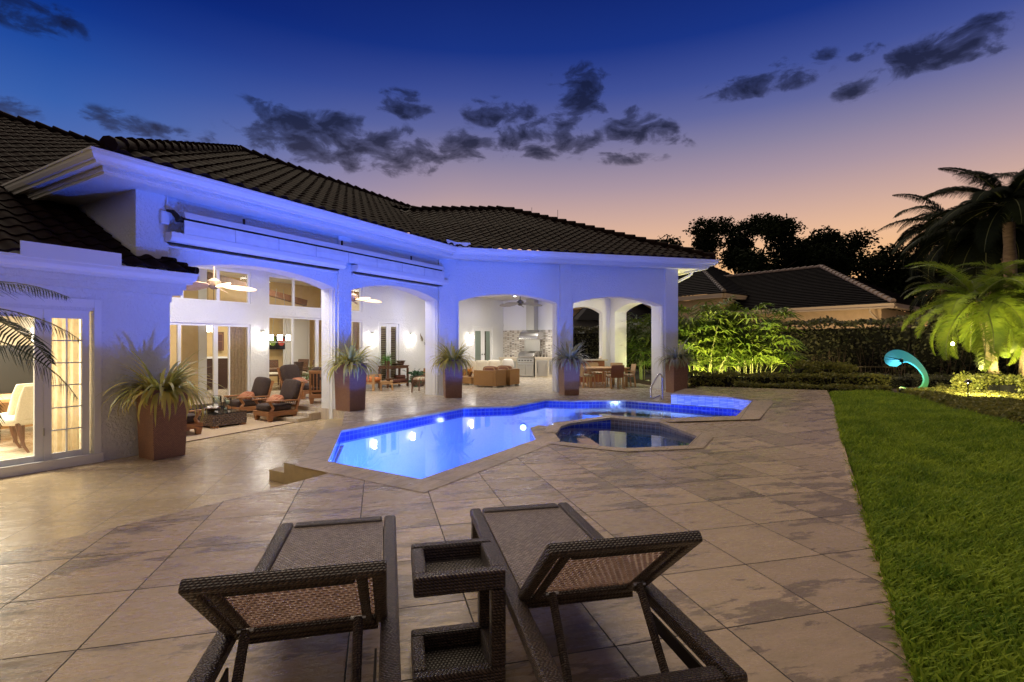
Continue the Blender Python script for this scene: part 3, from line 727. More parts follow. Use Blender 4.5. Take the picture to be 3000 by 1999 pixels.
OA = PA(-7.384 - .85, -.85, ZE); E0 = C0 + (-(IA + IB)) / (1 + IA.dot(IB)) * .85; E0 = Vector((E0.x, E0.y, ZE))
LA = (E0 - OA).dot(UA); pit = .505
bA = (IA + Vector((0, 0, pit))); sA = bA.length
polyA = [(0, 0), (LA, 0), (LA + .414 * 4.0, 4.0 * sA), (12.07, 5.15 * sA), (5.15, 5.15 * sA)]
hp(tiles(OA, UA, bA, polyA), 'roof', ROOF, smooth=True, ang=50)
pitB = .47; bB = (IB + Vector((0, 0, pitB))); sB = bB.length
E1 = PB(7.427 + .85, -.85, ZE); LB = (E1 - E0).dot(UB); dR = 5.3
polyB = [(0, 0), (LB, 0), (LB - dR, dR * sB), (-.9, 4.1 * sB), (-1.66, 4.0 * sB)]
hp(tiles(E0, UB, bB, polyB), 'roof', ROOF, smooth=True, ang=50)
bE = (-UB + Vector((0, 0, pitB))); 
hp(tiles(E1, IB, bE, [(0, 0), (6, 0), (9, dR * sB), (dR, dR * sB)], na=6), 'roof', ROOF, smooth=True, ang=50)
RA0 = OA + UA * 5.15 + bA * 5.15; RA1 = OA + UA * 12.07 + bA * 5.15; RB = E1 - UB * dR + bB * dR; RV = E0 + UB * -.9 + bB * 4.1
mb = MB()                                     # far slopes, seen only from elsewhere
def slope(pts): mb.add(pts, [tuple(range(len(pts)))])
slope([RA0, RA1, RA1 + IA * 6 + Vector((0, 0, -3)), RA0 + IA * 6 + Vector((0, 0, -3))])
slope([OA, RA0, RA0 + IA * 6 + Vector((0, 0, -3)), OA + IA * 11 + Vector((0, 0, -.2))])
slope([RB, RV, RV + IB * 5 + Vector((0, 0, -2.2)), RB + IB * 5 + Vector((0, 0, -2.3))])
slope([RA1, RV, RV + IB * 4, RA1 + IA * 5 + Vector((0, 0, -2.5))])
hp(mb, 'rear_roof', ROOF)
mb = MB(); caps(mb, OA + Vector((.10, .14, .03)), RA0, .095); caps(mb, RA0, RA1, .10); caps(mb, RV, RB, .10); caps(mb, E1 + Vector((-.1, .05, .04)), RB, .11); caps(mb, RA1, RV, .1)
hp(mb, 'ridge_caps', ROOF, smooth=True)
OC = PA(-20, CW - .27, 2.53); pc_ = .49; bC = IA + Vector((0, 0, pc_)); sC = bC.length
x_ = lambda m: m + 20
polyC = [(0, 0), (x_(-6.72), 0), (x_(-6.93), .40 * sC), (x_(-6.95), .47 * sC), (x_(-7.384), .475 * sC), (x_(-7.384), 3.4 * sC), (x_(-2.5), 3.6 * sC), (x_(-2.5), 9.7 * sC), (0, 9.7 * sC)]
hp(tiles(OC, UA, bC, [(x_(-14.2), 0)] + polyC[1:8] + [(x_(-17), 9.7 * sC), (x_(-17), 3)]), 'wing_roof', ROOF, smooth=True, ang=50)
mb = MB(); p1 = PA(-6.72, CW - .27, 2.54); caps(mb, p1 + Vector((0, 0, -.03)), PA(-7.0, CW + .16, 2.73), .055, .16); hp(mb, 'wing_ridge_caps', ROOF, smooth=True)
mb = MB(); slope([PA(-6.72, CW - .27, 2.53), PA(-6.72, .03, 2.53), PA(-6.98, .03, 2.75), PA(-6.98, CW + .2, 2.75)])
slope([PA(-17, 9.23, 7.28), PA(-2.5, 9.23, 7.28), PA(-2.5, 14, 5), PA(-17, 14, 5)])
caps(mb, PA(-17, 9.23, 7.29), PA(-2.5, 9.23, 7.29), .10, .36); hp(mb, 'wing_rear_roof', ROOF)
mb = MB(); m0, m1 = mA(55, CW - .25), mA(351, CW - .25)
mb.bx(m0, m1, CW - .302, CW - .284, 2.50, 2.68, MA); hp(mb, 'rain_diverter', TRIM)
mb = MB(); v0 = E0 + Vector((0, 0, -.02))
mb.prism([xy(v0 - UA * .42), xy(v0), xy(v0 + IA * .02 + IB * .02), xy(v0 - UA * .42 + IA * .02)], ZE - .02, ZE + .12); mb.prism([xy(v0), xy(v0 + UB * .36), xy(v0 + UB * .36 + IB * .02), xy(v0 + IA * .02 + IB * .02)], ZE - .02, ZE + .12)
hp(mb, 'rain_diverter', TRIM)
# downspout at the right end
mb = MB(); e = PB(7.427, .6)
mb.tube([PB(8.1, .25, 3.80), PB(8.1, .25, 3.68), PB(8.02, .3, 3.6), PB(7.55, .55, 3.33), PB(7.49, .6, 3.2), PB(7.49, .6, 0)], .045, 8); hp(mb, 'downspout', TRIM, smooth=True)
for u, Y, z0 in ((674, 14.2, 6.55), (1558, 19.6, 6.35), (1634, 19.0, 6.1)):
    mb = MB(); p = Vector(((u - 1500) / F * Y, Y, 0)); mb.tube([(p.x, p.y, z0 - .5), (p.x, p.y, z0 + .3)], .008, 5); hp(mb, 'lightning_rod', METALD)
# ---- window and door joinery in the rear wall
def joinery(name, x0, x1, z0, z1, stiles, y0, y1, M, mt=TRIM, fr=.035, rails=(), panes=True, sub=None):
    mb = MB()
    mb.bx(x0, x0 + fr, y0, y1, z0, z1, M); mb.bx(x1 - fr, x1, y0, y1, z0, z1, M)
    mb.bx(x0 + fr, x1 - fr, y0 + .002, y1 - .002, z1 - fr, z1, M); mb.bx(x0 + fr, x1 - fr, y0 + .002, y1 - .002, z0, z0 + fr * .6, M)
    for s, wd in stiles: mb.bx(s - wd / 2, s + wd / 2, y0 + .006, y1 - .006, z0 + fr * .6, z1 - fr, M)
    for r in rails: mb.bx(x0 + fr, x1 - fr, y0 + .012, y1 - .012, r - .008, r + .008, M)
    o = hp(mb, name, mt, bevel=.003)
    if panes:
        xs = [x0 + fr] + [s for s, _ in stiles] + [x1 - fr]
        for a, b in zip(xs, xs[1:]):
            g = MB(); yc = (y0 + y1) / 2; g.add([(a, yc, z0 + fr * .6), (b, yc, z0 + fr * .6), (b, yc, z1 - fr), (a, yc, z1 - fr)], [(0, 1, 2, 3)], M)
            go = hp(g, 'pane', GLASS); go.parent = o
    return o
q = lambda u: mA(u, WB + .06)
joinery('sliding_door', DL, d1r, LOW, hd1, [(q(524), .07), (q(631), .10), (q(671), .03)], WB + .03, WB + .10, MA, fr=.06)
joinery('transom_window', DL, d1r, tz0, tz1, [(q(532), .06), (q(638), .07)], WB + .03, WB + .10, MA, fr=.05)
joinery('sliding_door', d2l, d2r, 0, hd2, [(q(856), .06), (q(928), .10), (q(1000), .06)], WB + .03, WB + .10, MA, fr=.05)
joinery('transom_window', d2l, d2r, tz0, tz1, [(q(859), .06), (q(945), .08), (q(1000), .06)], WB + .03, WB + .10, MA, fr=.05)
def french(l, r, zt, name='french_door'):
    w = r - l; mid = (l + r) / 2; st = .10 * min(w, 1.4)
    mb = MB()
    mb.bx(l, l + .04, WB - .012, WB + .08, 0, zt, MA); mb.bx(r - .04, r, WB - .012, WB + .08, 0, zt, MA); mb.bx(l + .04, r - .04, WB - .011, WB + .078, zt - .05, zt, MA)
    hp(mb, 'door_frame', TRIM, bevel=.004)
    for a, b, hs in ((l + .045, mid - .003, 1), (mid + .003, r - .045, -1)):
        mb = MB(); zt2 = zt - .055
        mb.bx(a, a + st, WB + .02, WB + .06, .01, zt2, MA); mb.bx(b - st, b, WB + .02, WB + .06, .01, zt2, MA)
        mb.bx(a + st, b - st, WB + .021, WB + .059, zt2 - st, zt2, MA); mb.bx(a + st, b - st, WB + .021, WB + .059, .01, .22, MA)
        o = hp(mb, name, TRIM, bevel=.003)
        g = MB(); g.add([(a + st, WB + .04, .22), (b - st, WB + .04, .22), (b - st, WB + .04, zt2 - st), (a + st, WB + .04, zt2 - st)], [(0, 1, 2, 3)], MA); go = hp(g, 'pane', GLASS); go.parent = o
        h = MB(); hx = b - st / 2 if hs > 0 else a + st / 2
        h.lathe([(.0, 0), (.028, 0), (.028, .012), (0, .012)], n=10, M=MA @ Matrix.Translation((hx, WB + .005, .98)) @ Matrix.Rotation(R(90), 4, 'X'))
        h.bar((hx, WB - .01, .98), (hx - hs * .09, WB - .01, .98), .014, .014, MA); ho = hp(h, 'handle', METALD); ho.parent = o
french(f1l, f1r, HF1); french(f2l, f2r, HF2)
# left wing doors: one leaf with muntins beside a wide fixed light
def wing_leaf(l, r, st, nx, nz, name):
    y0, y1 = CW + .05, CW + .10
    mb = MB(); mb.bx(l, l + st, y0, y1, dz0, dz1, MA); mb.bx(r - st, r, y0, y1, dz0, dz1, MA)
    mb.bx(l + st, r - st, y0 + .001, y1 - .001, dz1 - .115, dz1, MA); mb.bx(l + st, r - st, y0 + .001, y1 - .001, dz0, dz0 + .085, MA)
    for i in range(1, nx): x = l + st + (r - l - 2 * st) * i / nx; mb.bx(x - .008, x + .008, y0 + .01, y1 - .01, dz0 + .085, dz1 - .115, MA)
    for i in range(1, nz): z = dz0 + .085 + (dz1 - dz0 - .2) * i / nz; mb.bx(l + st, r - st, y0 + .011, y1 - .011, z - .008, z + .008, MA)
    o = hp(mb, name, TRIM, bevel=.003)
    g = MB(); yc = (y0 + y1) / 2; g.add([(l + st, yc, dz0 + .085), (r - st, yc, dz0 + .085), (r - st, yc, dz1 - .115), (l + st, yc, dz1 - .115)], [(0, 1, 2, 3)], MA); go = hp(g, 'pane', GLASS); go.parent = o
    for z in (.2, 1.0, 1.65): h = MB(); h.tube([MA @ Vector((l + .002, y0 - .01, z)), MA @ Vector((l + .002, y0 - .01, z + .1))], .009, 6); ho = hp(h, 'hinge', STEELB); ho.parent = o
wing_leaf(-8.50, dr - .03, .085, 2, 6, 'glazed_door'); wing_leaf(dl + .02, -8.505, .085, 1, 1, 'glazed_door')
# ---- rooms behind the glass
def room(m0, m1, w0, w1, z0, z1, wm, fm, name):
    mb = MB()
    mb.bx(m0 - .1, m1 + .1, w1, w1 + .1, z0, z1, MA); mb.bx(m0 - .1, m0, w0, w1, z0, z1, MA); mb.bx(m1, m1 + .1, w0, w1, z0, z1, MA)
    hp(mb, name + '_walls', wm)
    mb = MB(); mb.bx(m0, m1, w0 - .02, w1, z0 - .08, z0 + .002, MA); hp(mb, name + '_floor', fm)
    mb = MB(); mb.bx(m0, m1, w0, w1, z1 - .05, z1 + .05, MA); hp(mb, name + '_ceiling', WHITE_IN)
W0 = WB + .165
room(-6.9, 3.4, W0, 8.2, -.012, TOPW - .05, GOLD, FLOOR, 'great_room')
mb = MB(); mb.bx(mA(534, 5.2), mA(581.5, 5.2), 5.22, 5.34, -.012, TOPW - .1, MA); hp(mb, 'inner_wall', GOLD)
room(f1l - .3, f1r + .3, W0, 5.2, 0, 2.8, CREAM, FLOOR, 'study')
TEALW = mat('pale_teal_paint', (.42, .50, .46), rough=.7)
room(f2l - .8, f2r + .9, W0, 6.2, 0, 2.8, TEALW, FLOOR, 'bedroom')
room(-13.5, -7.25, CW + .18, 4.6, dz0 + .02, 2.24, CREAM, FLOOR, 'breakfast_room')
# joinery seen inside: column between rooms, white inner door, painted beam
mb = MB(); mb.bx(mA(582, 5.2) , mA(606, 5.2), 5.2, 5.35, -.012, TOPW - .1, MA); hp(mb, 'inner_pillar', TRIM)
mb = MB(); il, ir = mA(842, 7.9), mA(902, 7.9); mb.bx(il, ir, 7.93, 7.995, 0, 2.35, MA); mb.bx(il + .08, ir - .08, 7.92, 7.93, .9, 2.1, MA); mb.bx(il + .08, ir - .08, 7.92, 7.93, .1, .8, MA)
mb.bx(il - .12, il - .02, 7.95, 7.994, 0, 2.48, MA); mb.bx(ir + .02, ir + .12, 7.95, 7.994, 0, 2.48, MA)
hp(mb, 'inner_door', TRIM, bevel=.005)
for a, b, m_ in ((-6.3, -3.2, -4.6), ): pass
mb = MB(); mb.bar(MA @ Vector((-2.5, 6.9, 3.5)), MA @ Vector((1.0, 6.9, 2.9)), .16, .2); hp(mb, 'inner_beam', TEAKD)
# blinds inside the french doors
for l, r, zt in ((f1l, f1r, HF1),):
    mb = MB(); z = .1
    while z < zt - .2: mb.bx(l + .08, r - .08, WB + .10, WB + .13, z, z + .034, MA); z += .062
    hp(mb, 'blind_slats', TEAKD)
# awning housings and the long roll-down awning
aw = thing('awning', 'long white retractable awning rolled up above the two left arches', 'awning', PA(-3.4, -.15, 3.1))
def ap(mb, name, m, **k): return mb.build(name, m, aw, world=True, **k)
al, ar = -6.80, -.10
mb = MB(); mb.add([MA @ Vector(p) for x in (al + .02, ar) for p in ((x, -.03, 3.53), (x, -.10, 3.55), (x, -.20, 3.52), (x, -.245, 3.425), (x, -.235, 3.42), (x, -.03, 3.48))], [(i, i + 1, i + 7, i + 6) for i in range(5)] + [(0, 5, 4, 3, 2, 1), (6, 7, 8, 9, 10, 11)]); ap(mb, 'hood', TRIM)
mb = MB(); mb.tube([MA @ Vector((al - .06, -.12, 3.415)), MA @ Vector((ar, -.12, 3.415))], .048, 10); ap(mb, 'roller', METALD, smooth=True)
n = 40; vs = []; rng = random.Random(4)
mb = MB()
for i in range(n + 1):
    x = al + (ar - al) * i / n; wob = rng.uniform(-.004, .004)
    vs += [MA @ Vector((x, -.235 + wob, 3.385)), MA @ Vector((x, -.25 + wob, 3.29)), MA @ Vector((x, -.245 - wob, 3.17))]
mb.add(vs, [(3 * i + j, 3 * i + 3 + j, 3 * i + 4 + j, 3 * i + 1 + j) for i in range(n) for j in (0, 1)])
CANV = mat('awning_canvas', (.78, .78, .78), (.70, .70, .71), rough=.8, nscale=6, bump=.4, bscale=14)
ap(mb, 'valance', CANV)
mb = MB()
for i in range(1, 8): x = al + (ar - al) * i / 8; mb.bx(x - .004, x + .004, -.256, -.25, 3.17, 3.38, MA)
ap(mb, 'seams', mat('seam_grey', (.5, .5, .52), rough=.8))
for u in (1, 2, 3):
    x = al + (ar - al) * (u - .5) / 3; mb = MB(); mb.bx(x - .015, x + .015, -.06, -.031, 3.5, 3.66, MA); mb.tube([MA @ Vector((x, -.06, 3.55)), MA @ Vector((x, -.13, 3.5))], .02, 6); ap(mb, 'bracket', METALD)
for x0, x1, lab in ((-6.98, -3.50, 'white shutter housing box over the wide left arch, beside the low wing roof'), (-3.17, .10, 'white shutter housing box over the second arch, ending at the corner of the arcade')):
    sh = thing('shutter_housing', lab, 'shutter box', PA((x0 + x1) / 2, -.1, 3.03), 0, 'shutter housings over the left arcade')
    mb = MB(); pr = ((-.031, 3.17), (-.235, 3.168), (-.235, 3.09), (-.19, 3.03), (-.031, 3.03))
    mb.add([MA @ Vector((x, y, z)) for x in (x0, x1) for y, z in pr], [(0, 1, 2, 3, 4), (9, 8, 7, 6, 5)] + [(i, (i + 1) % 5, (i + 1) % 5 + 5, i + 5) for i in range(5)]); mb.build('box', TRIM, sh, world=True)
    mb = MB(); mb.bx(x0 + .03, x1 - .05, -.075, -.04, 3.008, 3.028, MA); mb.build('slot', BLACK, sh, world=True)
    mb = MB(); mb.bx(x0 + .03, x1 - .05, -.031, .032, 2.95, 2.984, MA); mb.build('lower_rail', TRIM, sh, world=True)
# twin floodlight on the left end of the wall
g = thing('security_light', 'small dark security light on the upper wall at the left end of the awning', 'lamp', PA(-7.0, -.06, 3.4))
mb = MB(); mb.bx(-7.06, -6.94, -.09, -.031, 3.30, 3.50, MA); mb.build('plate', TRIM, g, world=True, bevel=.01)
mb = MB(); mb.tube([MA @ Vector((-6.98, -.09, 3.52)), MA @ Vector((-6.93, -.16, 3.50)), MA @ Vector((-6.88, -.20, 3.42)), MA @ Vector((-6.86, -.22, 3.36))], [.02, .035, .045, .05], 10); mb.build('head', METALD, g, world=True, smooth=True)
mb = MB(); mb.tube([MA @ Vector((-6.96, -.045, 3.5)), MA @ Vector((-6.96, -.045, 3.75))], .012, 6); mb.build('conduit', TRIM, g, world=True)
# ================================================================== planters and plants
def blades(name, mat_, parent, n, L, W, seed, spread=1.0, droop=1.0, rad=.14, seg=6, zb=0.0, lift=.35):
    rng = np.random.default_rng(seed); V = []; Q = []
    for i in range(n):
        az = rng.uniform(0, 2 * math.pi); t = rng.uniform(0, 1) ** .75
        el = R(84) * (1 - t) + R(12) * t * (1.0 if spread > .8 else .6) + lift * 0
        l = L * rng.uniform(.62, 1.08); w = W * rng.uniform(.75, 1.2)
        r0 = rad * math.sqrt(rng.uniform(0, 1)); p = np.array([r0 * math.cos(az), r0 * math.sin(az), zb])
        side = np.array([-math.sin(az), math.cos(az), 0]); b0 = len(V); dr = droop * rng.uniform(.8, 1.5) * (.5 + .9 * t); tw = rng.uniform(-.3, .3)
        for k in range(seg + 1):
            f = k / seg; wk = w * (1 - f) ** .55 * (.65 + .9 * min(f * 3, 1) * .4)
            e = el - dr * f * 1.15
            d = np.array([math.cos(az + tw * f) * math.cos(e), math.sin(az + tw * f) * math.cos(e), math.sin(e)])
            V += [p - side * wk / 2, p + side * wk / 2]
            if k: Q.append((b0 + 2 * k - 2, b0 + 2 * k - 1, b0 + 2 * k + 1, b0 + 2 * k))
            p = p + d * (l / seg)
    return arrmesh(name, V, Q, mat_, parent, smooth=True)
def planter(corner, rz, z, plab, slab, seed, sc=1.0, leaf=SPIKY):
    a = Vector((math.cos(rz), math.sin(rz), 0)); b = Vector((-math.sin(rz), math.cos(rz), 0)); w = .43
    c = corner + (a + b) * (w / 2); c.z = z
    g = thing('planter', plab, 'planter', c, rz, 'tall woven planters along the arcade')
    mb = MB(); h, t = 1.0, .035; tp = 1.13
    mb.box((0, 0, h / 2), (w, w, h), top=tp); mb.f = [f for i, f in enumerate(mb.f) if i != 1]
    W2 = w * tp / 2
    mb.add([(i * W2, j * W2, h) for i, j in ((-1, -1), (1, -1), (1, 1), (-1, 1))] + [(i * (W2 - t), j * (W2 - t), h) for i, j in ((-1, -1), (1, -1), (1, 1), (-1, 1))] + [(i * (W2 - t), j * (W2 - t), h - .08) for i, j in ((-1, -1), (1, -1), (1, 1), (-1, 1))],
           [(k, (k + 1) % 4, 4 + (k + 1) % 4, 4 + k) for k in range(4)] + [(4 + k, 4 + (k + 1) % 4, 8 + (k + 1) % 4, 8 + k) for k in range(4)])
    mb.build('pot', POTW, g, bevel=.006)
    mb = MB(); mb.bx(-W2 + t, W2 - t, -W2 + t, W2 - t, h - .07, h - .05); mb.build('soil', SOIL, g)
    s = thing('spiky_plant', slab, 'plant', (c.x, c.y, z + .94), rz, 'spiky plants in the tall planters')
    blades('foliage', leaf, s, 190, .74 * sc, .064, seed, rad=.16, droop=1.25)
    blades('hanging_leaves', leaf, s, 40, .50 * sc, .060, seed + 50, rad=.22, droop=2.6, spread=.5)
    return g
SPIKY2 = mat('yellow_green_blade', (.62, .50, .06), (.30, .28, .08), rough=.45, nscale=9, trans=.3, island=.7)
SPIKY3 = mat('pale_striped_blade', (.60, .56, .34), (.26, .28, .16), rough=.45, nscale=9, trans=.3, island=.7)
planter(at(450, 1350, LOW), R(59.7), LOW, 'tall brown woven planter standing on the low patio against the wall by the glass doors', 'large spiky green plant in front of the wall beside the glass doors', 1, 1.12)
planter(at(1024.5, 1206.5), R(59.7), 0, 'tall brown woven planter by the first white column, lit blue on its pool side', 'bushy olive spiky plant in front of the first column', 2, 1.05)
planter(at(1305.5, 1167), R(14.7), 0, 'tall woven planter with an orange left face at the corner where the arcade turns', 'yellow green spiky plant at the corner column of the arcade', 3, .98, SPIKY2)
planter(at(1654, 1159), R(14.7), 0, 'tall woven planter lit vivid blue, standing between the two right arches', 'spiky plant with blue lit blades between the two right arches', 4, .98, SPIKY3)
planter(at(1974.7, 1152.3), R(14.7), 0, 'tall reddish brown planter at the far right end column by the pool handrail', 'pale striped spiky plant at the right end column', 5, .98, SPIKY3)

# ================================================================== sun loungers and wicker table
def lounger(loc, rz, label):
    """local x across, local y from the foot (0) towards the head (1.86)"""
    g = thing('sun_lounger', label, 'sun lounger', loc, rz, 'wicker sun loungers by the pool')
    W, L, H, T = .66, 1.84, .345, .058; hg = 1.13
    def rail(name, a, b, w, h): m = MB(); m.bar(a, b, w, h); return m.build(name, DARKW, g, bevel=.014)
    z = H - T / 2
    for s in (-1, 1): rail('side_rail', (s * (W / 2 - .035), .0, z), (s * (W / 2 - .035), L, z), .07, T)
    rail('end_rail', (-W / 2 + .08, .04, z), (W / 2 - .08, .04, z), .08, T)
    rail('end_rail', (-W / 2 + .08, L - .035, z), (W / 2 - .08, L - .035, z), .07, T)
    for s in (-1, 1):
        for y in (.045, L - .045): m = MB(); m.box((s * (W / 2 - .042), y, (H - T) / 2), (.07, .07, H - T)); m.build('leg', DARKW, g, bevel=.01)
    m = MB(); m.bx(-W / 2 + .075, W / 2 - .075, .075, hg, H - .028, H - .012); m.build('seat_weave', SEATW, g)
    m = MB(); m.bx(-W / 2 + .08, W / 2 - .08, .42, .47, H - .075, H - .032); m.build('cross_bar', DARKW, g)
    m = MB(); m.bx(-W / 2 + .08, W / 2 - .08, hg - .02, hg + .03, H - .075, H - .030); m.build('cross_bar', DARKW, g)
    # backrest, raised about 40 degrees, its top leaning over the head end
    a = R(40); bl = .63; y0, z0 = hg + .02, H - .015
    MBk = Matrix.Translation((0, y0, z0)) @ Matrix.Rotation(a, 4, 'X'); wb = W / 2 - .045
    bk = None
    m = MB()
    for s in (-1, 1): m.bar((s * (wb - .022), 0, -.02), (s * (wb - .022), bl, -.02), .045, .042, MBk)
    m.bar((-wb, bl - .02, -.02), (wb, bl - .02, -.02), .045, .042, MBk); m.bar((-wb + .045, .03, -.02), (wb - .045, .03, -.02), .05, .042, MBk)
    for s in (-1, 1): m.bar((s * (wb - .075), .05, -.03), (s * (wb - .075), bl - .05, -.03), .035, .02, MBk)
    m.bar((-wb + .095, bl - .075, -.03), (wb - .095, bl - .075, -.03), .03, .02, MBk)
    bk = m.build('backrest', DARKW, g, bevel=.012)
    m = MB(); m.bx(-wb + .046, wb - .046, .056, bl - .046, -.018, -.010, MBk); o = m.build('back_weave', BACKW, g); o.parent = bk
    # two props from the back frame down to a bar between the rails
    yb, zb = 1.60, .155
    m = MB(); m.bar((-W / 2 + .07, yb, zb), (W / 2 - .07, yb, zb), .045, .045); m.build('prop_bar', DARKW, g, bevel=.008)
    for s in (-1, 1):
        t = MBk @ Vector((s * (wb - .10), bl * .34, -.06)); bt = Vector((s * (wb - .10), yb, zb))
        m = MB(); m.tube([t, bt], .017, 8); st = m.build('prop', DARKW, g, smooth=True)
        m = MB(); m.tube([t + Vector((-.026, 0, 0)), t + Vector((.026, 0, 0))], .008, 8); o = m.build('bolt', STEELB, g); o.parent = st
        m = MB(); m.bx(s * (W / 2 - .085) - .004, s * (W / 2 - .085) + .004, yb - .26, yb + .12, z - .075, z - .02); m.build('notch_bracket', METALD, g)
    return g
ux, uy = Vector((math.cos(R(12.8)), math.sin(R(12.8)), 0)), Vector((math.sin(R(13.6)), -math.cos(R(13.6)), 0))
l1 = (Vector((-1.361, 3.042, 0)) + Vector((-.728, 3.176, 0))) / 2; l2 = (Vector((-.272, 3.306, 0)) + Vector((.371, 3.44, 0))) / 2
lounger(l1, R(13.4 + 180), 'dark brown wicker sun lounger at the left, raised back towards the viewer')
lounger(l2, R(12.3 + 180), 'dark brown wicker sun lounger at the right, its whole frame in view')
t = thing('side_table', 'small dark wicker table with two open trays between the two loungers', 'side table', (-.245, 2.22, 0), R(12.8))
def tray(z0, z1, name):
    m = MB(); w, d, k = .37, .37, .055
    m.bx(-w / 2, w / 2, d / 2 - k, d / 2, z0, z1); m.bx(-w / 2, w / 2, -d / 2, -d / 2 + k, z0, z1); m.bx(-w / 2, -w / 2 + k, -d / 2 + k, d / 2 - k, z0, z1 - .001); m.bx(w / 2 - k, w / 2, -d / 2 + k, d / 2 - k, z0, z1 - .001)
    o = m.build(name, DARKW, t, bevel=.01)
    m = MB(); m.bx(-w / 2 + k - .004, w / 2 - k + .004, -d / 2 + k - .004, d / 2 - k + .004, z0 + .012, z0 + .018); q = m.build('tray_mesh', TRAYW, t); q.parent = o
tray(.405, .485, 'top_tray'); tray(.0, .09, 'bottom_tray')
for y in (-.155, .155): m = MB(); m.bx(.125, .185, y - .03, y + .03, .09, .405); m.build('post', DARKW, t, bevel=.008)

# ================================================================== teak armchairs
def armchair(loc, rz, label):
    """faces local -y"""
    g = thing('armchair', label, 'armchair', loc, rz, 'teak armchairs with brown dotted cushions')
    W, D = .66, .66; hw = W / 2
    m = MB()
    for k in range(3): m.bx(-hw - .004 * (k % 2), hw + .004 * (k % 2), -D / 2 - .004 * (k % 2), D / 2 + .004 * (k % 2), .125 + k * .034, .125 + k * .034 + .030)
    m.bx(-hw + .01, hw - .01, -D / 2 + .01, D / 2 - .01, .126, .226)
    m.build('seat_frame', TEAK, g, bevel=.004)
    for sx in (-1, 1):
        for sy in (-1, 1):
            m = MB(); m.box((sx * (hw - .06), sy * (D / 2 - .06), .0625), (.072, .072, .125), top=1.55); m.build('leg', TEAK, g, bevel=.006)
    for s in (-1, 1):
        m = MB(); x = s * (hw - .035)
        m.tube([(x, -D / 2 + .07, .22), (x, -D / 2 + .12, .30), (x, -D / 2 + .07, .38), (x, -D / 2 + .04, .435)], [.045, .036, .032, .038], 4)
        m.add([(x - .045, -D / 2 - .03, .435), (x + .045, -D / 2 - .03, .435), (x + .035, D / 2 + .06, .415), (x - .035, D / 2 + .06, .415), (x - .045, -D / 2 - .03, .465), (x + .045, -D / 2 - .03, .465), (x + .035, D / 2 + .06, .445), (x - .035, D / 2 + .06, .445)], [(3, 2, 1, 0), (4, 5, 6, 7), (0, 1, 5, 4), (1, 2, 6, 5), (2, 3, 7, 6), (3, 0, 4, 7)])
        m.build('armrest', TEAK, g, bevel=.008)
    Mb = Matrix.Translation((0, D / 2 - .03, .22)) @ Matrix.Rotation(R(-17), 4, 'X'); hb = .56
    m = MB()
    for s in (-1, 1): m.bar((s * (hw - .03), 0, 0), (s * (hw - .03), 0, hb), .05, .045, Mb, up=(0, 1, 0))
    m.bar((-hw, 0, hb), (hw, 0, hb), .05, .07, Mb); m.bar((-hw + .05, 0, .08), (hw - .05, 0, .08), .03, .05, Mb)
    for i in range(7): x = -hw + .1 + (W - .2) * i / 6; m.bar((x, .0, .08), (x, .0, hb - .02), .035, .016, Mb, up=(0, 1, 0))
    m.build('back_frame', TEAK, g, bevel=.005)
    m = MB(); m.cushion((0, -.04, .295), (W - .12, D - .10, .14), puff=.018); m.build('seat_cushion', CUSH, g, smooth=True, ang=70)
    m = MB(); m.cushion((0, -.085, .40), (W - .10, .15, .46), puff=.02, M=Mb); m.build('back_cushion', CUSH, g, smooth=True, ang=70)
    return g
def face(dx, dy): return math.atan2(dy, dx) + math.pi / 2      # rotation so that local -y looks along (dx, dy)
f1 = face(-.60, -.80)
ch = armchair((-5.18, 11.22, LOW), f1, 'teak armchair with brown dotted cushions, the nearer of the pair right of the coffee table')
def mvchair(x, y, z, rz, label): return dup(ch, (x, y, z), rz, label)
c2 = (-6.22, 12.0)
mvchair(*c2, LOW, f1, 'teak armchair with brown cushions half hidden behind the coffee table and its twin')
c3 = (-6.12, 9.32)
mvchair(*c3, LOW, face(.62, .78), 'teak armchair cut off by the tall planter on the low patio')
c4 = at(888, 1166); mvchair(c4.x - .05, c4.y, 0, face(.80, -.25), 'teak armchair with a slatted back on the upper level, turned to the right')
c5 = at(925, 1181); mvchair(c5.x + .12, c5.y + .2, 0, face(-.35, .94), 'teak armchair seen from behind its slats beside the white column')
def pillow(loc, rz, tilt, d, m_, label, cat='pillow', grp='throw pillows on the armchairs'):
    mb = MB(); mb.cushion((0, 0, 0), d, puff=.03, n=6); o = single(mb, 'throw_pillow', m_, label, cat, loc, rz, grp, smooth=True); o.rotation_euler = (tilt, 0, rz); return o
def rel(c, rz, x, y, z): return (c[0] + x * math.cos(rz) - y * math.sin(rz), c[1] + x * math.sin(rz) + y * math.cos(rz), z)
pillow(rel((-5.18, 11.22), f1, -.06, .02, LOW + .44), f1, R(-55), (.42, .10, .22), RUSTF, 'rust striped throw pillow on the nearer armchair right of the coffee table')
pillow(rel(c2, f1, -.05, .02, LOW + .44), f1, R(-55), (.42, .10, .22), RUSTF, 'rust striped throw pillow on the armchair behind the coffee table')
f3 = face(.62, .78); pillow(rel(c3, f3, -.12, .10, LOW + .55), f3 + .2, R(-20), (.40, .13, .40), ORANGE, 'orange patterned throw pillow on the armchair behind the tall planter')
pillow(rel((c4.x - .05, c4.y), face(.8, -.25), 0, .05, .43), face(.8, -.25), R(-55), (.40, .10, .22), RUSTF, 'rust throw pillow on the slat backed chair of the upper level')
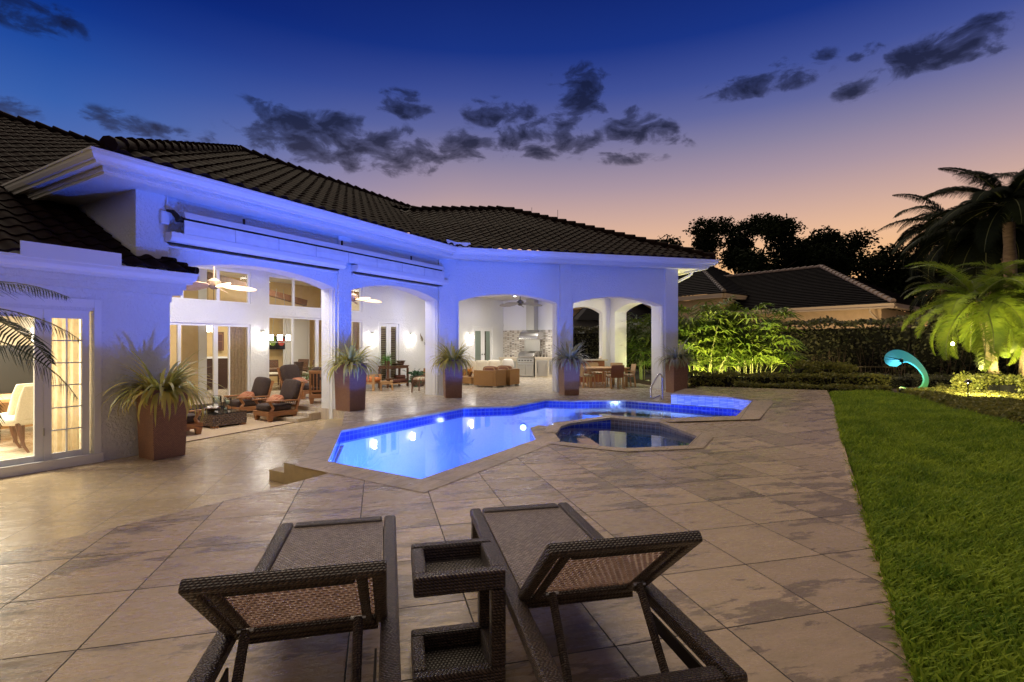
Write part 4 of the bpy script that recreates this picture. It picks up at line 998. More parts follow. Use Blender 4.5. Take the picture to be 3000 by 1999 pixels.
# coffee table
ca, cb_ = at(626.6, 1259, LOW), at(724, 1245, LOW); dirt = (cb_ - ca).normalized(); nrm = Vector((-dirt.y, dirt.x, 0))
cc = (ca + cb_) / 2 + nrm * .36; cc.z = LOW; crz = math.atan2(dirt.y, dirt.x)
g = thing('coffee_table', 'low chunky wicker coffee table with a glass top on the rug', 'coffee table', cc, crz)
mb = MB(); mb.bx(-.35, .35, -.35, .35, .045, .285); mb.build('wicker_body', BASKW, g, bevel=.02)
mb = MB(); mb.bx(-.35, .35, -.35, .35, .287, .297); mb.build('glass_top', mat('smoked_glass', (.02, .022, .02), rough=.06, spec=.9), g, bevel=.003)
for sx in (-1, 1):
    for sy in (-1, 1): mb = MB(); mb.box((sx * .28, sy * .28, .0225), (.11, .11, .045)); mb.build('foot', TEAK, g)
tz = LOW + .298
def on_table(x, y): v = cc + dirt * x + nrm * y; return (v.x, v.y, tz)
bw = thing('fruit_bowl', 'shallow wooden bowl of white shells on the wicker coffee table', 'bowl', on_table(-.12, .10))
mb = MB(); mb.lathe([(.05, 0), (.06, .01), (.13, .045), (.165, .07), (.155, .07), (.12, .045), (.05, .025)], n=20); mb.build('bowl', TEAKD, bw, smooth=True)
mb = MB(); rng = random.Random(2)
for i in range(22):
    a, r_ = rng.uniform(0, 6.28), .11 * rng.random() ** .5; mb.lathe([(.0, -.018), (.018, -.008), (.024, .004), (.014, .017), (.0, .02)], (r_ * math.cos(a), r_ * math.sin(a), .07 + rng.uniform(0, .02)), 7)
mb.build('shells', mat('white_shell', (.78, .74, .68), rough=.5), bw, smooth=True)
FROST = glassy('candle_glass', (.80, .88, .84), 1.5, .1)
for k, (x, y, s, lab) in enumerate(((.06, .22, 1.15, 'tallest glass candle holder in a metal frame on the coffee table'), (.22, .12, .95, 'glass candle holder in a metal frame at the right end of the coffee table'), (.10, .0, .7, 'small green glass candle cup on the coffee table, without a frame'))):
    h = thing('candle_holder', lab, 'candle holder', on_table(x, y), .3 * k, 'candle holders on the coffee table')
    z0 = .12 * s if k < 2 else .0
    mb = MB(); mb.lathe([(.03, z0), (.058 * s, z0 + .03), (.066 * s, z0 + .10 * s), (.060 * s, z0 + .125 * s)], n=16); mb.build('glass_cup', FROST, h, smooth=True)
    mb = MB(); mb.lathe([(.0, z0 + .012), (.04 * s, z0 + .012), (.04 * s, z0 + .07 * s), (0, z0 + .07 * s)], n=12); mb.build('candle', mat('wax', (.85, .80, .68), rough=.6), h, smooth=True)
    if k < 2:
        mb = MB()
        for sx in (-1, 1): mb.bar((sx * .075 * s, 0, 0), (sx * .075 * s, 0, .26 * s), .008, .008)
        mb.bar((-.075 * s, 0, .26 * s), (.075 * s, 0, .26 * s), .008, .008); mb.bar((-.075 * s, 0, z0), (.075 * s, 0, z0), .008, .008); mb.bar((-.075 * s, 0, .004), (.075 * s, 0, .004), .02, .008); mb.build('metal_frame', METALD, h)
# rug on the low patio
r0, r1 = PA(-7.0, .0), PA(-3.8, .0)
mb = MB(); e0 = at(560, 1293, LOW); e1 = at(862, 1238.5, LOW); dr_ = (e1 - e0).normalized(); nr_ = Vector((-dr_.y, dr_.x, 0))
q0 = e0 - dr_ * .6; mb.prism([xy(q0), xy(e1), xy(e1 + nr_ * 2.2), xy(q0 + nr_ * 2.2)], LOW + .003, LOW + .012)
rug = mb.build('rug', mat('sisal', (.56, .42, .27), (.48, .35, .22), rough=.95, nscale=40, bump=.5, bscale=160)); tag(rug, 'pale tan rug on the low patio under the armchairs and coffee table', 'rug')
mb = MB(); mb.prism([xy(q0 - nr_ * .03), xy(e1 - nr_ * .03), xy(e1 - nr_ * .002), xy(q0 - nr_ * .002)], LOW + .003, LOW + .013); o = mb.build('binding', TEAKD); o.parent = rug
# ================================================================== second loggia
def box_at(frameM, *a): pass
# orange chair
oc = thing('lounge_chair', 'honey wood lounge chair with bright orange cushions beyond the second planter', 'armchair', (-4.42, 15.75, 0), face(.90, -.10))
mb = MB()
for sx in (-1, 1):
    mb.bar((sx * .30, -.28, .0), (sx * .30, -.27, .47), .05, .07); mb.bar((sx * .30, .26, 0), (sx * .30, .34, .70), .045, .05); mb.bar((sx * .30, -.32, .455), (sx * .30, .32, .44), .06, .03)
mb.bx(-.30, .30, -.28, .28, .20, .26); mb.build('wood_frame', PALEW, oc, bevel=.005)
mb = MB(); mb.cushion((0, -.02, .325), (.54, .56, .13)); mb.build('seat_cushion', ORANGE, oc, smooth=True, ang=70)
mb = MB(); mb.cushion((0, 0, .27), (.54, .13, .50), M=Matrix.Translation((0, .24, .34)) @ Matrix.Rotation(R(-12), 4, 'X')); mb.build('back_cushion', ORANGE, oc, smooth=True, ang=70)
# small table
p = at(1130, 1144); st = thing('small_table', 'small pale wood side table in front of the orange chair', 'side table', (p.x, p.y + .12, 0), R(15))
mb = MB(); mb.bx(-.19, .19, -.19, .19, .255, .285); mb.bx(-.17, .17, -.17, .17, .2, .255); mb.build('top', PALEW, st, bevel=.005)
for sx in (-1, 1):
    for sy in (-1, 1): mb = MB(); mb.bar((sx * .17, sy * .17, 0), (sx * .155, sy * .155, .255), .04, .04); mb.build('leg', PALEW, st)
mb = MB(); mb.lathe([(.04, 0), (.09, .04), (.115, .075), (.10, .075), (.07, .04)], n=16); o = single(mb, 'bowl', TEAKD, 'small red brown bowl on the little pale table by the orange chair', 'bowl', (p.x + .07, p.y + .06, .286), smooth=True)
mb = MB(); mb.lathe([(.035, 0), (.05, .05), (.052, .13), (.045, .14)], n=12); single(mb, 'candle_glass', FROST, 'clear glass candle jar on the little pale table by the orange chair', 'candle holder', (p.x - .10, p.y + .10, .286), smooth=True)
# console table against the rear wall
m1, m2 = mA(1136, 2.85), mA(1199, 2.85)
cn = thing('console_table', 'brown wood console table with a lower shelf against the french door wall', 'console table', PA((m1 + m2) / 2, 3.05, 0), R(59.7))
hl = (m2 - m1) / 2; hz_ = zA(1165, 1071.5, 2.85)
mb = MB(); mb.bx(-hl, hl, -.2, .24, hz_ - .03, hz_); mb.bx(-hl + .02, hl - .02, -.18, .22, hz_ - .10, hz_ - .03); mb.build('top', TEAKD, cn, bevel=.004)
for sx in (-1, 1):
    for sy in (-.165, .205): mb = MB(); mb.box((sx * (hl - .04), sy, (hz_ - .1) / 2), (.055, .055, hz_ - .1)); mb.build('leg', TEAKD, cn)
mb = MB(); mb.bx(-hl + .03, hl - .03, -.18, .22, .10, .13); mb.build('shelf', PALEW, cn)
def oncons(x, y, z): v = PA((m1 + m2) / 2 + x, 3.05 + y, z); return v
gp = thing('potted_grass', 'arching green grass plant in a pot on the console table', 'plant', oncons(-hl * .62, 0, hz_))
mb = MB(); mb.lathe([(.07, 0), (.10, .14), (.105, .16), (.09, .16), (.085, .14)], n=14); mb.build('pot', TEAKD, gp, smooth=True)
GRN = mat('fresh_green_blade', (.12, .30, .04), (.07, .20, .03), rough=.5, nscale=6, trans=.3)
o = blades('foliage', GRN, gp, 110, .50, .016, 21, rad=.06, droop=1.6); o.location = (0, 0, .15)
mb = MB(); mb.lathe([(.06, 0), (.10, .02), (.22, .06), (.24, .07), (.22, .07), (.1, .035)], n=20); single(mb, 'bowl', TEAKD, 'flat dark bowl in the middle of the console table', 'bowl', oncons(.02, 0, hz_ + .001), smooth=True)
mb = MB(); mb.lathe([(.09, 0), (.12, .08), (.165, .15), (.15, .15), (.11, .08)], n=18); single(mb, 'bowl', BASKW, 'tan woven bowl at the right end of the console table', 'bowl', oncons(hl * .62, 0, hz_ + .001), smooth=True)
TOW = mat('brown_towel', (.16, .06, .035), (.12, .045, .03), rough=.95, bump=.5, bscale=120)
for k, (x, y, z, lab) in enumerate(((-.05, -.05, .19, 'rolled brown towel lying left on the console shelf'), (.38, -.07, .20, 'rolled brown towel lying right on the console shelf'), (.36, .02, .315, 'rolled brown towel on top of another on the console shelf'))):
    mb = MB(); mb.lathe([(.0, -.19), (.05, -.19), (.066, -.175), (.066, .175), (.05, .19), (0, .19)], n=14, M=Matrix.Rotation(R(90), 4, 'Y')); single(mb, 'rolled_towel', TOW, lab, 'towel', oncons(x * .8, y, z), R(59.7 - 22), 'rolled towels on the console shelf', smooth=True)
# slim open armchair seen from the side
p = at(1233, 1151); sc_ = thing('slim_chair', 'slim dark chair with a patterned seat, side on, left of the corner column', 'chair', (p.x, p.y + .25, 0), face(-.95, .25))
mb = MB()
for sx in (-1, 1):
    mb.bar((sx * .24, -.22, 0), (sx * .24, -.20, .42), .03, .035); mb.bar((sx * .24, .22, 0), (sx * .24, .20, .36), .03, .04); mb.bar((sx * .24, .20, .36), (sx * .24, .28, .78), .028, .05); mb.tube([(sx * .24, -.21, .42), (sx * .24, -.1, .475), (sx * .24, .1, .475), (sx * .24, .22, .50)], .015, 6)
mb.bar((-.24, .275, .76), (.24, .275, .76), .03, .05); mb.bx(-.24, .24, .235, .25, .42, .74); mb.bx(-.23, .23, -.21, .21, .33, .36); mb.build('frame', TEAKD, sc_)
FLOR = mosaic('patterned_seat_fabric', 20, 20, [(.62, .52, .38), (.45, .28, .16), (.30, .30, .16), (.66, .58, .46)], (.55, .45, .32), .9, 'XY', .1)
mb = MB(); mb.cushion((0, 0, .39), (.44, .42, .07)); mb.build('seat_cushion', FLOR, sc_, smooth=True, ang=70)
# leafy plant in a basket
p = at(1222, 1133); lp = thing('basket_plant', 'broad leaved green plant in a wicker basket on the loggia floor', 'plant', (p.x, p.y + .15, 0))
mb = MB(); mb.lathe([(.18, 0), (.22, .08), (.24, .16), (.21, .17)], n=16); mb.build('basket', BASKW, lp, smooth=True)
def leaf_cloud(name, C, size, mat_, parent=None, seed=0, asp=.55, world=False, up=.3, fold=True):
    """one pointed leaf (two quads) per centre"""
    rng = np.random.default_rng(seed); C = np.asarray(C, float); n = len(C)
    d = rng.normal(size=(n, 3)); d[:, 2] = d[:, 2] * .6 + up * rng.normal(size=n); d /= np.linalg.norm(d, axis=1)[:, None]
    u = rng.normal(size=(n, 3)); s = np.cross(d, u); s /= np.linalg.norm(s, axis=1)[:, None]; nn = np.cross(s, d)
    L = (size * rng.uniform(.6, 1.3, n))[:, None]; w = L * asp / 2
    b = C - d * L * .5; t = C + d * L * .5; m = C + nn * L * .10
    V = np.stack([b, m + s * w, t, m - s * w], 1).reshape(-1, 3)
    Q = np.arange(n * 4).reshape(-1, 4)
    return arrmesh(name, V, Q, mat_, parent, False, world)
rng = np.random.default_rng(5); a = rng.normal(size=(160, 3)) * (.16, .16, .11) + (0, 0, .30)
leaf_cloud('foliage', a, .17, mat('dusty_green_leaf', (.06, .13, .06), (.03, .08, .045), rough=.4, nscale=5, trans=.2), lp, 6, .5)
# rattan sofa seen from behind
p = at(1236, 1131); sf = thing('rattan_sofa', 'honey rattan sofa with a cream cushion, half hidden by the corner column', 'sofa', (p.x + .35, p.y + 1.35, 0), R(59.7 - 45))
mb = MB(); mb.bx(-.55, .55, -.36, -.30, .04, .56); mb.bx(-.55, -.47, -.30, .4, .04, .45); mb.bx(.47, .55, -.30, .4, .04, .45); mb.bx(-.47, .47, -.3, .4, .1, .24); mb.build('wicker_body', RATTAN, sf, bevel=.01)
mb = MB(); mb.cushion((0, -.20, .46), (.90, .16, .34)); mb.cushion((0, .08, .30), (.90, .6, .12)); mb.build('cushions', CREAM, sf, smooth=True, ang=70)
# two metal geckos on the wall
GEK = mat('painted_metal', (.10, .12, .06), (.16, .07, .03), rough=.5, nscale=30)
for u, v, ang, lab in ((1233, 990, 70, 'small metal lizard ornament on the white wall, the left and steeper one'), (1246, 1001, 125, 'small metal lizard ornament on the white wall, the right and lower one')):
    gk = thing('wall_ornament', lab, 'wall ornament', PA(mA(u, WB), WB - .02, zA(u, v, WB)), R(59.7), 'metal lizards on the loggia wall')
    Mg = Matrix.Rotation(R(ang), 4, 'Y')
    mb = MB(); mb.tube([(-.17, 0, .02), (-.10, -.01, -.015), (-.04, -.02, .0), (.05, -.025, .005), (.09, -.02, 0), (.13, -.015, 0)], [.004, .012, .024, .028, .016, .018], 8, Mg)
    for x in (-.02, .06):
        for s in (-1, 1): mb.tube([(x, -.015, 0), (x + .02, -.012, s * .05), (x + .05, -.008, s * .06)], [.009, .007, .005], 5, Mg)
    mb.build('body', GEK, gk, smooth=True)
# ================================================================== wall lamps
def sconce(u, v, lab, pw=17):
    p = PA(mA(u, WB), WB, zA(u, v, WB)); g = thing('wall_lamp', lab, 'wall lamp', p, R(59.7), 'wall lamps of the loggia')
    mb = MB(); mb.bx(-.06, .06, -.02, -.001, .06, .22); mb.bar((0, -.02, .19), (0, -.13, .19), .03, .02); mb.bx(-.05, .05, -.16, -.06, .155, .175); mb.build('bracket', METALD if False else STEELB, g, bevel=.003)
    mb = MB(); mb.lathe([(.068, -.10), (.072, -.09), (.072, .14), (.068, .15)], (0, -.12, 0), 18); mb.build('shade', SHADES, g, smooth=True)
sconce(768, 992, 'lit wall lamp on the white wall between the two sliding doors')
sconce(1089, 994, 'lit wall lamp left of the dark shuttered french doors')
sconce(1202, 994, 'lit wall lamp right of the dark shuttered french doors, near the metal lizards')
sconce(1375, 993, 'lit wall lamp beside the french doors in the third arch')
# ================================================================== ceiling fans
def fan(p, rz, rod, blade, lab, wood, hub, n=5, grp='ceiling fans of the loggias'):
    g = thing('ceiling_fan', lab, 'ceiling fan', p, rz, grp)
    mb = MB(); mb.tube([(0, 0, .08), (0, 0, rod)], .014, 8); mb.lathe([(.06, rod - .06), (.05, rod), (0, rod)], n=14); mb.build('down_rod', hub, g, smooth=True)
    mb = MB(); mb.lathe([(.05, -.10), (.10, -.06), (.125, .0), (.125, .06), (.07, .10), (.03, .12)], n=20); mb.build('motor', hub, g, smooth=True)
    for k in range(n):
        Mk = Matrix.Rotation(2 * math.pi * k / n, 4, 'Z')
        mb = MB(); pts = [(.16, .03), (.28, .075), (.55, .10), (.80, .088), (.93, .05), (.97, .0), (.93, -.05), (.80, -.085), (.55, -.095), (.28, -.06), (.16, -.03)]
        v = [(x * blade, y * .9, z * 1.0 - .03 + y * .55 - .05 * x) for z in (-.006, .006) for x, y in pts]; m_ = len(pts)
        mb.add(v, [tuple(range(m_))[::-1], tuple(range(m_, 2 * m_))] + [(i, (i + 1) % m_, m_ + (i + 1) % m_, m_ + i) for i in range(m_)], Mk)
        mb.bar((.08, 0, -.02), (.2 * blade, 0, -.03), .04, .012, Mk); b = mb.build('blade', wood, g)
FANW = mat('woven_fan_blade', (.52, .36, .24), (.44, .29, .18), rough=.6, nscale=3, stretch=(20, 20, 1))
for u, v, w, lab, b in ((627, 833, 1.55, 'ceiling fan with pale woven blades under the wide left arch', .80), (1034, 873, 1.55, 'ceiling fan mostly hidden by the pier, one blade showing in the second arch', .80)):
    p = PA(mA(u, w), w, zA(u, v, w)); fan(p, .55, CZ - p.z, b, lab, FANW, mat('fan_bronze', (.32, .22, .16), rough=.4, metal=.3))
p = PA(4.9, 1.2, 0); Yf = 18.6; p = atY(1524, 888, Yf); fan(p, .2, CZ - p.z, .86, 'dark ceiling fan with thin blades under the third arch', mat('grey_blade', (.33, .32, .28), rough=.5), mat('fan_dark', (.10, .09, .08), rough=.4, metal=.5))
# ================================================================== third loggia: kitchen and seating
kit = thing('outdoor_kitchen', 'outdoor kitchen counter with cream stone top and steel doors along the far wall', 'kitchen counter', MK @ Vector((1.5, -.35, 0)))
def kb(mb, u0, u1, y0, y1, v0, v1, z0=None):
    x0, x1 = _mk(u0, y0), _mk(u1, y0); um = (u0 + u1) / 2
    mb.bx(x0, x1, y0, y1, zK(um, v1, y0) if z0 is None else z0, zK(um, v0, y0), MK); return mb
STONEC = mat('cream_counter', (.66, .58, .46), (.58, .5, .39), rough=.3, nscale=8)
CABI = mat('cream_cabinet', (.62, .55, .42), rough=.5)
ky = -.72
for u0, u1 in ((1461, 1517), (1566, 1648)):
    kb(MB(), u0, u1, ky - .03, -.002, 1047, 1051.5).build('counter_top', STONEC, kit, world=True)
    x0, x1 = _mk(u0 + 2, ky), _mk(u1, ky); zc = zK((u0 + u1) / 2, 1051.6, ky - .03)
    mb = MB(); mb.bx(x0, x1, ky, -.002, 0.0, zc, MK); mb.build('cabinet', CABI, kit, world=True)
for u0, u1, v0, v1 in ((1488, 1512, 1058, 1088), (1571, 1603, 1056, 1102), (1608, 1640, 1056, 1098)):
    mb = kb(MB(), u0, u1, ky - .022, ky - .001, v0, v1); d = mb.build('steel_door', STEELB, kit, world=True, bevel=.006)
    xh = _mk(u0 + 3, ky - .05); mb = MB(); z0, z1 = zK(u0, v1 - 8, ky - .05), zK(u0, v0 + 6, ky - .05); mb.tube([MK @ Vector((xh, ky - .05, z0)), MK @ Vector((xh, ky - .05, z1))], .012, 8); h = mb.build('handle', STEEL, kit, world=True); h.parent = d
gr = thing('grill', 'stainless steel built in barbecue grill below the steel hood', 'grill', MK @ Vector((_mk(1541, ky), -.4, 0)))
gx0, gx1 = _mk(1517.5, ky), _mk(1565.5, ky); gz = lambda v: zK(1541, v, ky - .05)
mb = MB(); mb.bx(gx0, gx1, ky - .05, -.05, .03, gz(1063), MK); mb.build('base', STEEL, gr, world=True, bevel=.008)
mb = MB(); mb.bx(gx0 - .01, gx1 + .01, ky - .085, -.1, gz(1063) + .002, gz(1050), MK); mb.build('control_panel', STEEL, gr, world=True, bevel=.01)
for i in range(5):
    x = gx0 + .12 + (gx1 - gx0 - .24) * i / 4; mb = MB(); mb.lathe([(.028, 0), (.024, .03), (0, .03)], n=12, M=MK @ Matrix.Translation((x, ky - .086, (gz(1063) + gz(1050)) / 2)) @ Matrix.Rotation(R(90), 4, 'X')); mb.build('knob', METALD, gr, world=True)
mb = MB(); hh = gz(1029) - gz(1049); prof = [(ky - .05, 0), (ky - .06, hh * .25), (ky + .04, hh * .7), (ky + .22, hh), (-.10, hh), (-.10, 0)]; zb_ = gz(1049)
mb.add([MK @ Vector((x, y, zb_ + z)) for x in (gx0 + .02, gx1 - .02) for y, z in prof], [(0, 1, 2, 3, 4, 5), (11, 10, 9, 8, 7, 6)] + [(i, i + 6, (i + 1) % 6 + 6, (i + 1) % 6) for i in range(6)]); mb.build('lid', STEEL, gr, world=True, bevel=.01)
mb = MB(); mb.tube([MK @ Vector((gx0 + .08, ky - .12, zb_ + .06)), MK @ Vector((gx1 - .08, ky - .12, zb_ + .06))], .016, 8); mb.build('lid_handle', STEEL, gr, world=True, smooth=True)
xm = (gx0 + gx1) / 2
for a, b, z0, z1 in ((gx0 + .03, xm - .01, .42, gz(1067)), (gx0 + .03, xm - .01, .08, .40), (xm + .01, gx1 - .03, .08, gz(1067))):
    mb = MB(); mb.bx(a, b, ky - .072, ky - .051, z0, z1, MK); d = mb.build('front_panel', STEELB, gr, world=True, bevel=.006)
    mb = MB(); mb.tube([MK @ Vector(((a + b) / 2 - .09, ky - .10, z1 - .06)), MK @ Vector(((a + b) / 2 + .09, ky - .10, z1 - .06))], .011, 6); h = mb.build('handle', STEEL, gr, world=True); h.parent = d
hd = thing('range_hood', 'curved stainless steel hood with a tall square duct above the grill', 'range hood', MK @ Vector((xm, -.3, 1.6)))
hy = -.80; z0, z1 = zK(1551, 994, hy), zK(1551, 968, -.3); hx0_, hx1_ = _mk(1520, hy), _mk(1574, hy)
prof = [(hy, 0), (hy, .06)] + [(hy + .5 * (1 - math.cos(R(a))) , .06 + (z1 - z0 - .06) * math.sin(R(a))) for a in (15, 30, 45, 60, 75, 90)] + [(-.004, z1 - z0), (-.004, 0)]
mb = MB(); k = len(prof); mb.add([MK @ Vector((x, y, z0 + z)) for x in (hx0_, hx1_) for y, z in prof], [tuple(range(k)), tuple(range(2 * k - 1, k - 1, -1))] + [(i, i + k, (i + 1) % k + k, (i + 1) % k) for i in range(k)]); mb.build('canopy', STEEL, hd, world=True, smooth=True, ang=35)
mb = MB(); mb.bx(_mk(1541.5, -.42), _mk(1564, -.42), -.42, -.004, z1 + .003, CZ, MK); mb.build('duct', STEELB, hd, world=True)
MOS = mosaic('pebble_mosaic', 24, 30, [(.62, .56, .48), (.30, .24, .19), (.75, .71, .65), (.45, .38, .30), (.20, .16, .13), (.68, .62, .55)], (.6, .57, .52), .35, 'SZ', .4)
mb = MB(); bz0, bz1 = zK(1500, 1047, -.01), zK(1500, 968.5, -.01); mb.bx(.0, KX - .02, -.012, -.002, bz0, bz1, MK); hp(mb, 'mosaic_splashback', MOS)
mb = MB(); mb.bx(_mk(1537, -.02), _mk(1583, -.02), -.03, -.013, zK(1551, 1030, -.02), z0 + .03, MK); hp(mb, 'steel_splashback', STEELB, bevel=.005)
for k, (u, h, r_, lab) in enumerate(((1497, .12, .03, 'small dark jar on the left kitchen counter'), (1583, .17, .03, 'dark bottle just right of the grill'), (1593, .10, .045, 'squat dark pot on the right kitchen counter'), (1602, .13, .025, 'slim dark bottle at the right of the kitchen counter'))):
    mb = MB(); mb.lathe([(r_, 0), (r_ * 1.1, h * .5), (r_ * .5, h * .75), (r_ * .4, h), (0, h)], n=10); pz = MK @ Vector((_mk(u, -.3), -.3, zK(1490, 1047, ky - .03) + .002)); single(mb, 'jar', METALD, lab, 'jar', pz, 0, 'jars on the outdoor kitchen counter', smooth=True)
# recessed lights
for k, (u, v, Y, lab) in enumerate(((1508, 892, 21.3, 'lit ceiling spot left of the dark fan hub'), (1549, 890, 21.3, 'lit ceiling spot between the fan and the steel duct'), (1591, 888, 21.0, 'lit ceiling spot right of the steel duct'))):
    X = (u - 1500) / F * Y; g = thing('ceiling_spot', lab, 'ceiling light', (X, Y, CZ), 0, 'recessed ceiling spots over the kitchen')
    mb = MB(); mb.lathe([(.10, -.012), (.10, 0), (.075, 0), (.075, -.012)], n=18); mb.build('trim_ring', TRIM, g); mb = MB(); mb.lathe([(.072, -.006), (.05, -.016), (0.001, -.018)], n=14); mb.build('lens', DOWN, g)
    l = bpy.data.lights.new('spot_light', 'SPOT'); l.energy = 120; l.color = (1, .94, .85); l.spot_size = R(110); l.spot_blend = .7; l.shadow_soft_size = .06
    o = bpy.data.objects.new('spot_light', l); COL.objects.link(o); o.location = (X, Y, CZ - .05)
# wicker club chairs
def club(corner, rz, lab):
    a = Vector((math.cos(rz), math.sin(rz), 0)); b = Vector((-math.sin(rz), math.cos(rz), 0)); w, d = .60, .90
    c = corner + a * (w / 2) + b * (d / 2); c.z = 0
    g = thing('club_chair', lab, 'armchair', c, rz, 'rattan club chairs in the third arch')
    mb = MB(); mb.bx(-w / 2, w / 2, -d / 2, -d / 2 + .10, .05, .575); mb.bx(-w / 2, -w / 2 + .09, -d / 2 + .1, d / 2, .05, .55); mb.bx(w / 2 - .09, w / 2, -d / 2 + .1, d / 2, .05, .575); mb.bx(-w / 2 + .09, w / 2 - .09, -d / 2 + .1, d / 2, .05, .25)
    mb.build('wicker_body', RATTAN, g, bevel=.008)
    for sx in (-1, 1):
        for sy in (-1, 1): mb = MB(); mb.box((sx * (w / 2 - .07), sy * (d / 2 - .08), .025), (.09, .12, .05)); mb.build('foot', STEELB, g)
    mb = MB(); mb.cushion((0, .04, .34), (w - .2, d - .14, .16)); mb.build('seat_cushion', CREAM, g, smooth=True, ang=70)
    mb = MB(); mb.cushion((w / 2 - .17, .06, .53), (.16, .52, .26)); mb.build('back_cushion', STRIPE, g, smooth=True, ang=70)
club(at(1452.6, 1137), R(57), 'rattan club chair with a striped cushion, the nearer of the two in the third arch')
club(at(1452.6, 1137) + Vector((math.cos(R(57)), math.sin(R(57)), 0)) * .66 + Vector((.10, .0, 0)), R(57), 'rattan club chair with a striped cushion, the farther of the two in the third arch')
# cream sofa
g = thing('cream_sofa', 'long cream sofa facing out from the french door wall in the third arch', 'sofa', (-1.05, 19.6, 0), R(59.7 - 18))
mb = MB(); mb.bx(-1.05, 1.05, -.34, .40, .08, .24); mb.bx(-1.05, 1.05, .30, .42, .24, .66); mb.bx(-1.05, -.95, -.34, .3, .24, .5); mb.bx(.95, 1.05, -.34, .3, .24, .5); mb.build('wicker_frame', RATTAN, g, bevel=.01)
for i in range(3): mb = MB(); mb.cushion((-.62 + .62 * i, -.05, .33), (.6, .62, .17)); mb.build('seat_cushion', CREAM, g, smooth=True, ang=70); mb = MB(); mb.cushion((-.62 + .62 * i, .2, .58), (.6, .17, .40)); mb.build('back_cushion', CREAM, g, smooth=True, ang=70)
o = pillow((-.15, 19.9, .66), R(30), R(-25), (.42, .14, .34), mat('pale_pillow', (.66, .60, .52), rough=.9), 'pale throw pillow at the right end of the cream sofa', 'pillow', 'pillows of the rear seating')
# ottoman and bromeliad
p = at(1377, 1128); g = thing('ottoman_table', 'low rattan ottoman table left of the club chairs', 'ottoman', (p.x - .05, p.y + .3, 0), R(57))
mb = MB(); mb.bx(-.34, .34, -.34, .34, .05, .26); mb.build('wicker_body', RATTAN, g, bevel=.008)
for sx in (-1, 1):
    for sy in (-1, 1): mb = MB(); mb.box((sx * .28, sy * .28, .025), (.09, .09, .05)); mb.build('foot', STEELB, g)
mb = MB(); mb.bx(-.35, .35, -.35, .35, .262, .275); mb.build('top', PALEW, g)
br = thing('bromeliad', 'orange flowering bromeliad in a brown pot on the rattan ottoman', 'plant', (p.x - .02, p.y + .2, .276))
mb = MB(); mb.lathe([(.07, 0), (.05, .02), (.10, .16), (.11, .18), (.09, .18)], n=14); mb.build('pot', TEAKD, br, smooth=True)
o = blades('flowers', mat('orange_bract', (.72, .26, .03), (.62, .36, .05), rough=.5, nscale=20, trans=.25), br, 90, .30, .035, 31, rad=.06, droop=1.0, seg=4); o.location = (0, 0, .15)
# ================================================================== dining set in the fourth arch
tcx, tcy = 3.05, 17.3
dt = thing('dining_table', 'pale wood dining table with clipped corners in the fourth arch', 'table', (tcx, tcy, 0), R(14.7))
mb = MB(); w, d, c = .80, .62, .2; poly = [(-w + c, -d), (w - c, -d), (w, -d + c), (w, d - c), (w - c, d), (-w + c, d), (-w, d - c), (-w, -d + c)]; mb.prism(poly, .60, .635); mb.build('top', PALEW, dt, bevel=.004)
mb = MB(); mb.bx(-w + .14, w - .14, -d + .12, d - .12, .53, .598); mb.build('apron', PALEW, dt)
for sx in (-1, 1):
    for sy in (-1, 1): mb = MB(); mb.box((sx * (w - .16), sy * (d - .14), .265), (.075, .075, .53)); mb.build('leg', PALEW, dt)
SLING = mat('tan_sling', (.46, .30, .15), (.40, .26, .12), rough=.6, nscale=30)
REDW = mat('red_brown_sling', (.26, .095, .04), (.21, .075, .03), rough=.6, nscale=30)
def dchair(x, y, fx, fy, back, lab):
    g = thing('dining_chair', lab, 'chair', (x, y, 0), face(fx, fy), 'dining chairs in the fourth arch')
    for sx in (-1, 1):
        mb = MB(); mb.bar((sx * .225, -.20, 0), (sx * .215, -.19, .50), .03, .035); mb.build('front_leg', PALEW, g)
        mb = MB(); mb.bar((sx * .22, .24, 0), (sx * .22, .20, .38), .03, .04); mb.build('rear_leg', PALEW, g)
        mb = MB(); mb.bar((sx * .225, -.22, .51), (sx * .225, .23, .53), .045, .022); mb.build('armrest', PALEW, g)
    Mb = Matrix.Translation((0, .20, .36)) @ Matrix.Rotation(R(-10), 4, 'X')
    mb = MB(); mb.bx(-.22, .22, -.012, .012, 0, .40, Mb); mb.build('backrest', back, g, bevel=.008)
    mb = MB(); mb.bx(-.22, .22, -.21, .20, .345, .375); mb.build('seat', back, g); mb = MB(); mb.cushion((0, -.01, .40), (.42, .40, .06)); mb.build('seat_cushion', FLOR, g, smooth=True, ang=70)
for a in ((2.42, 16.75, .85, .35, SLING, 'tan dining chair at the left end of the table, nearest the blue planter'), (3.28, 16.42, -.25, .97, REDW, 'red brown dining chair with its back to the pool'), (3.78, 16.95, -.97, -.1, SLING, 'tan dining chair at the right end of the table, side on'), (2.2, 17.55, .97, .25, SLING, 'tan dining chair half hidden behind the left end chair'), (2.95, 18.25, .2, -.97, SLING, 'tan dining chair on the far side of the table, left'), (3.62, 18.0, -.4, -.9, SLING, 'tan dining chair on the far side of the table, right')): dchair(*a)
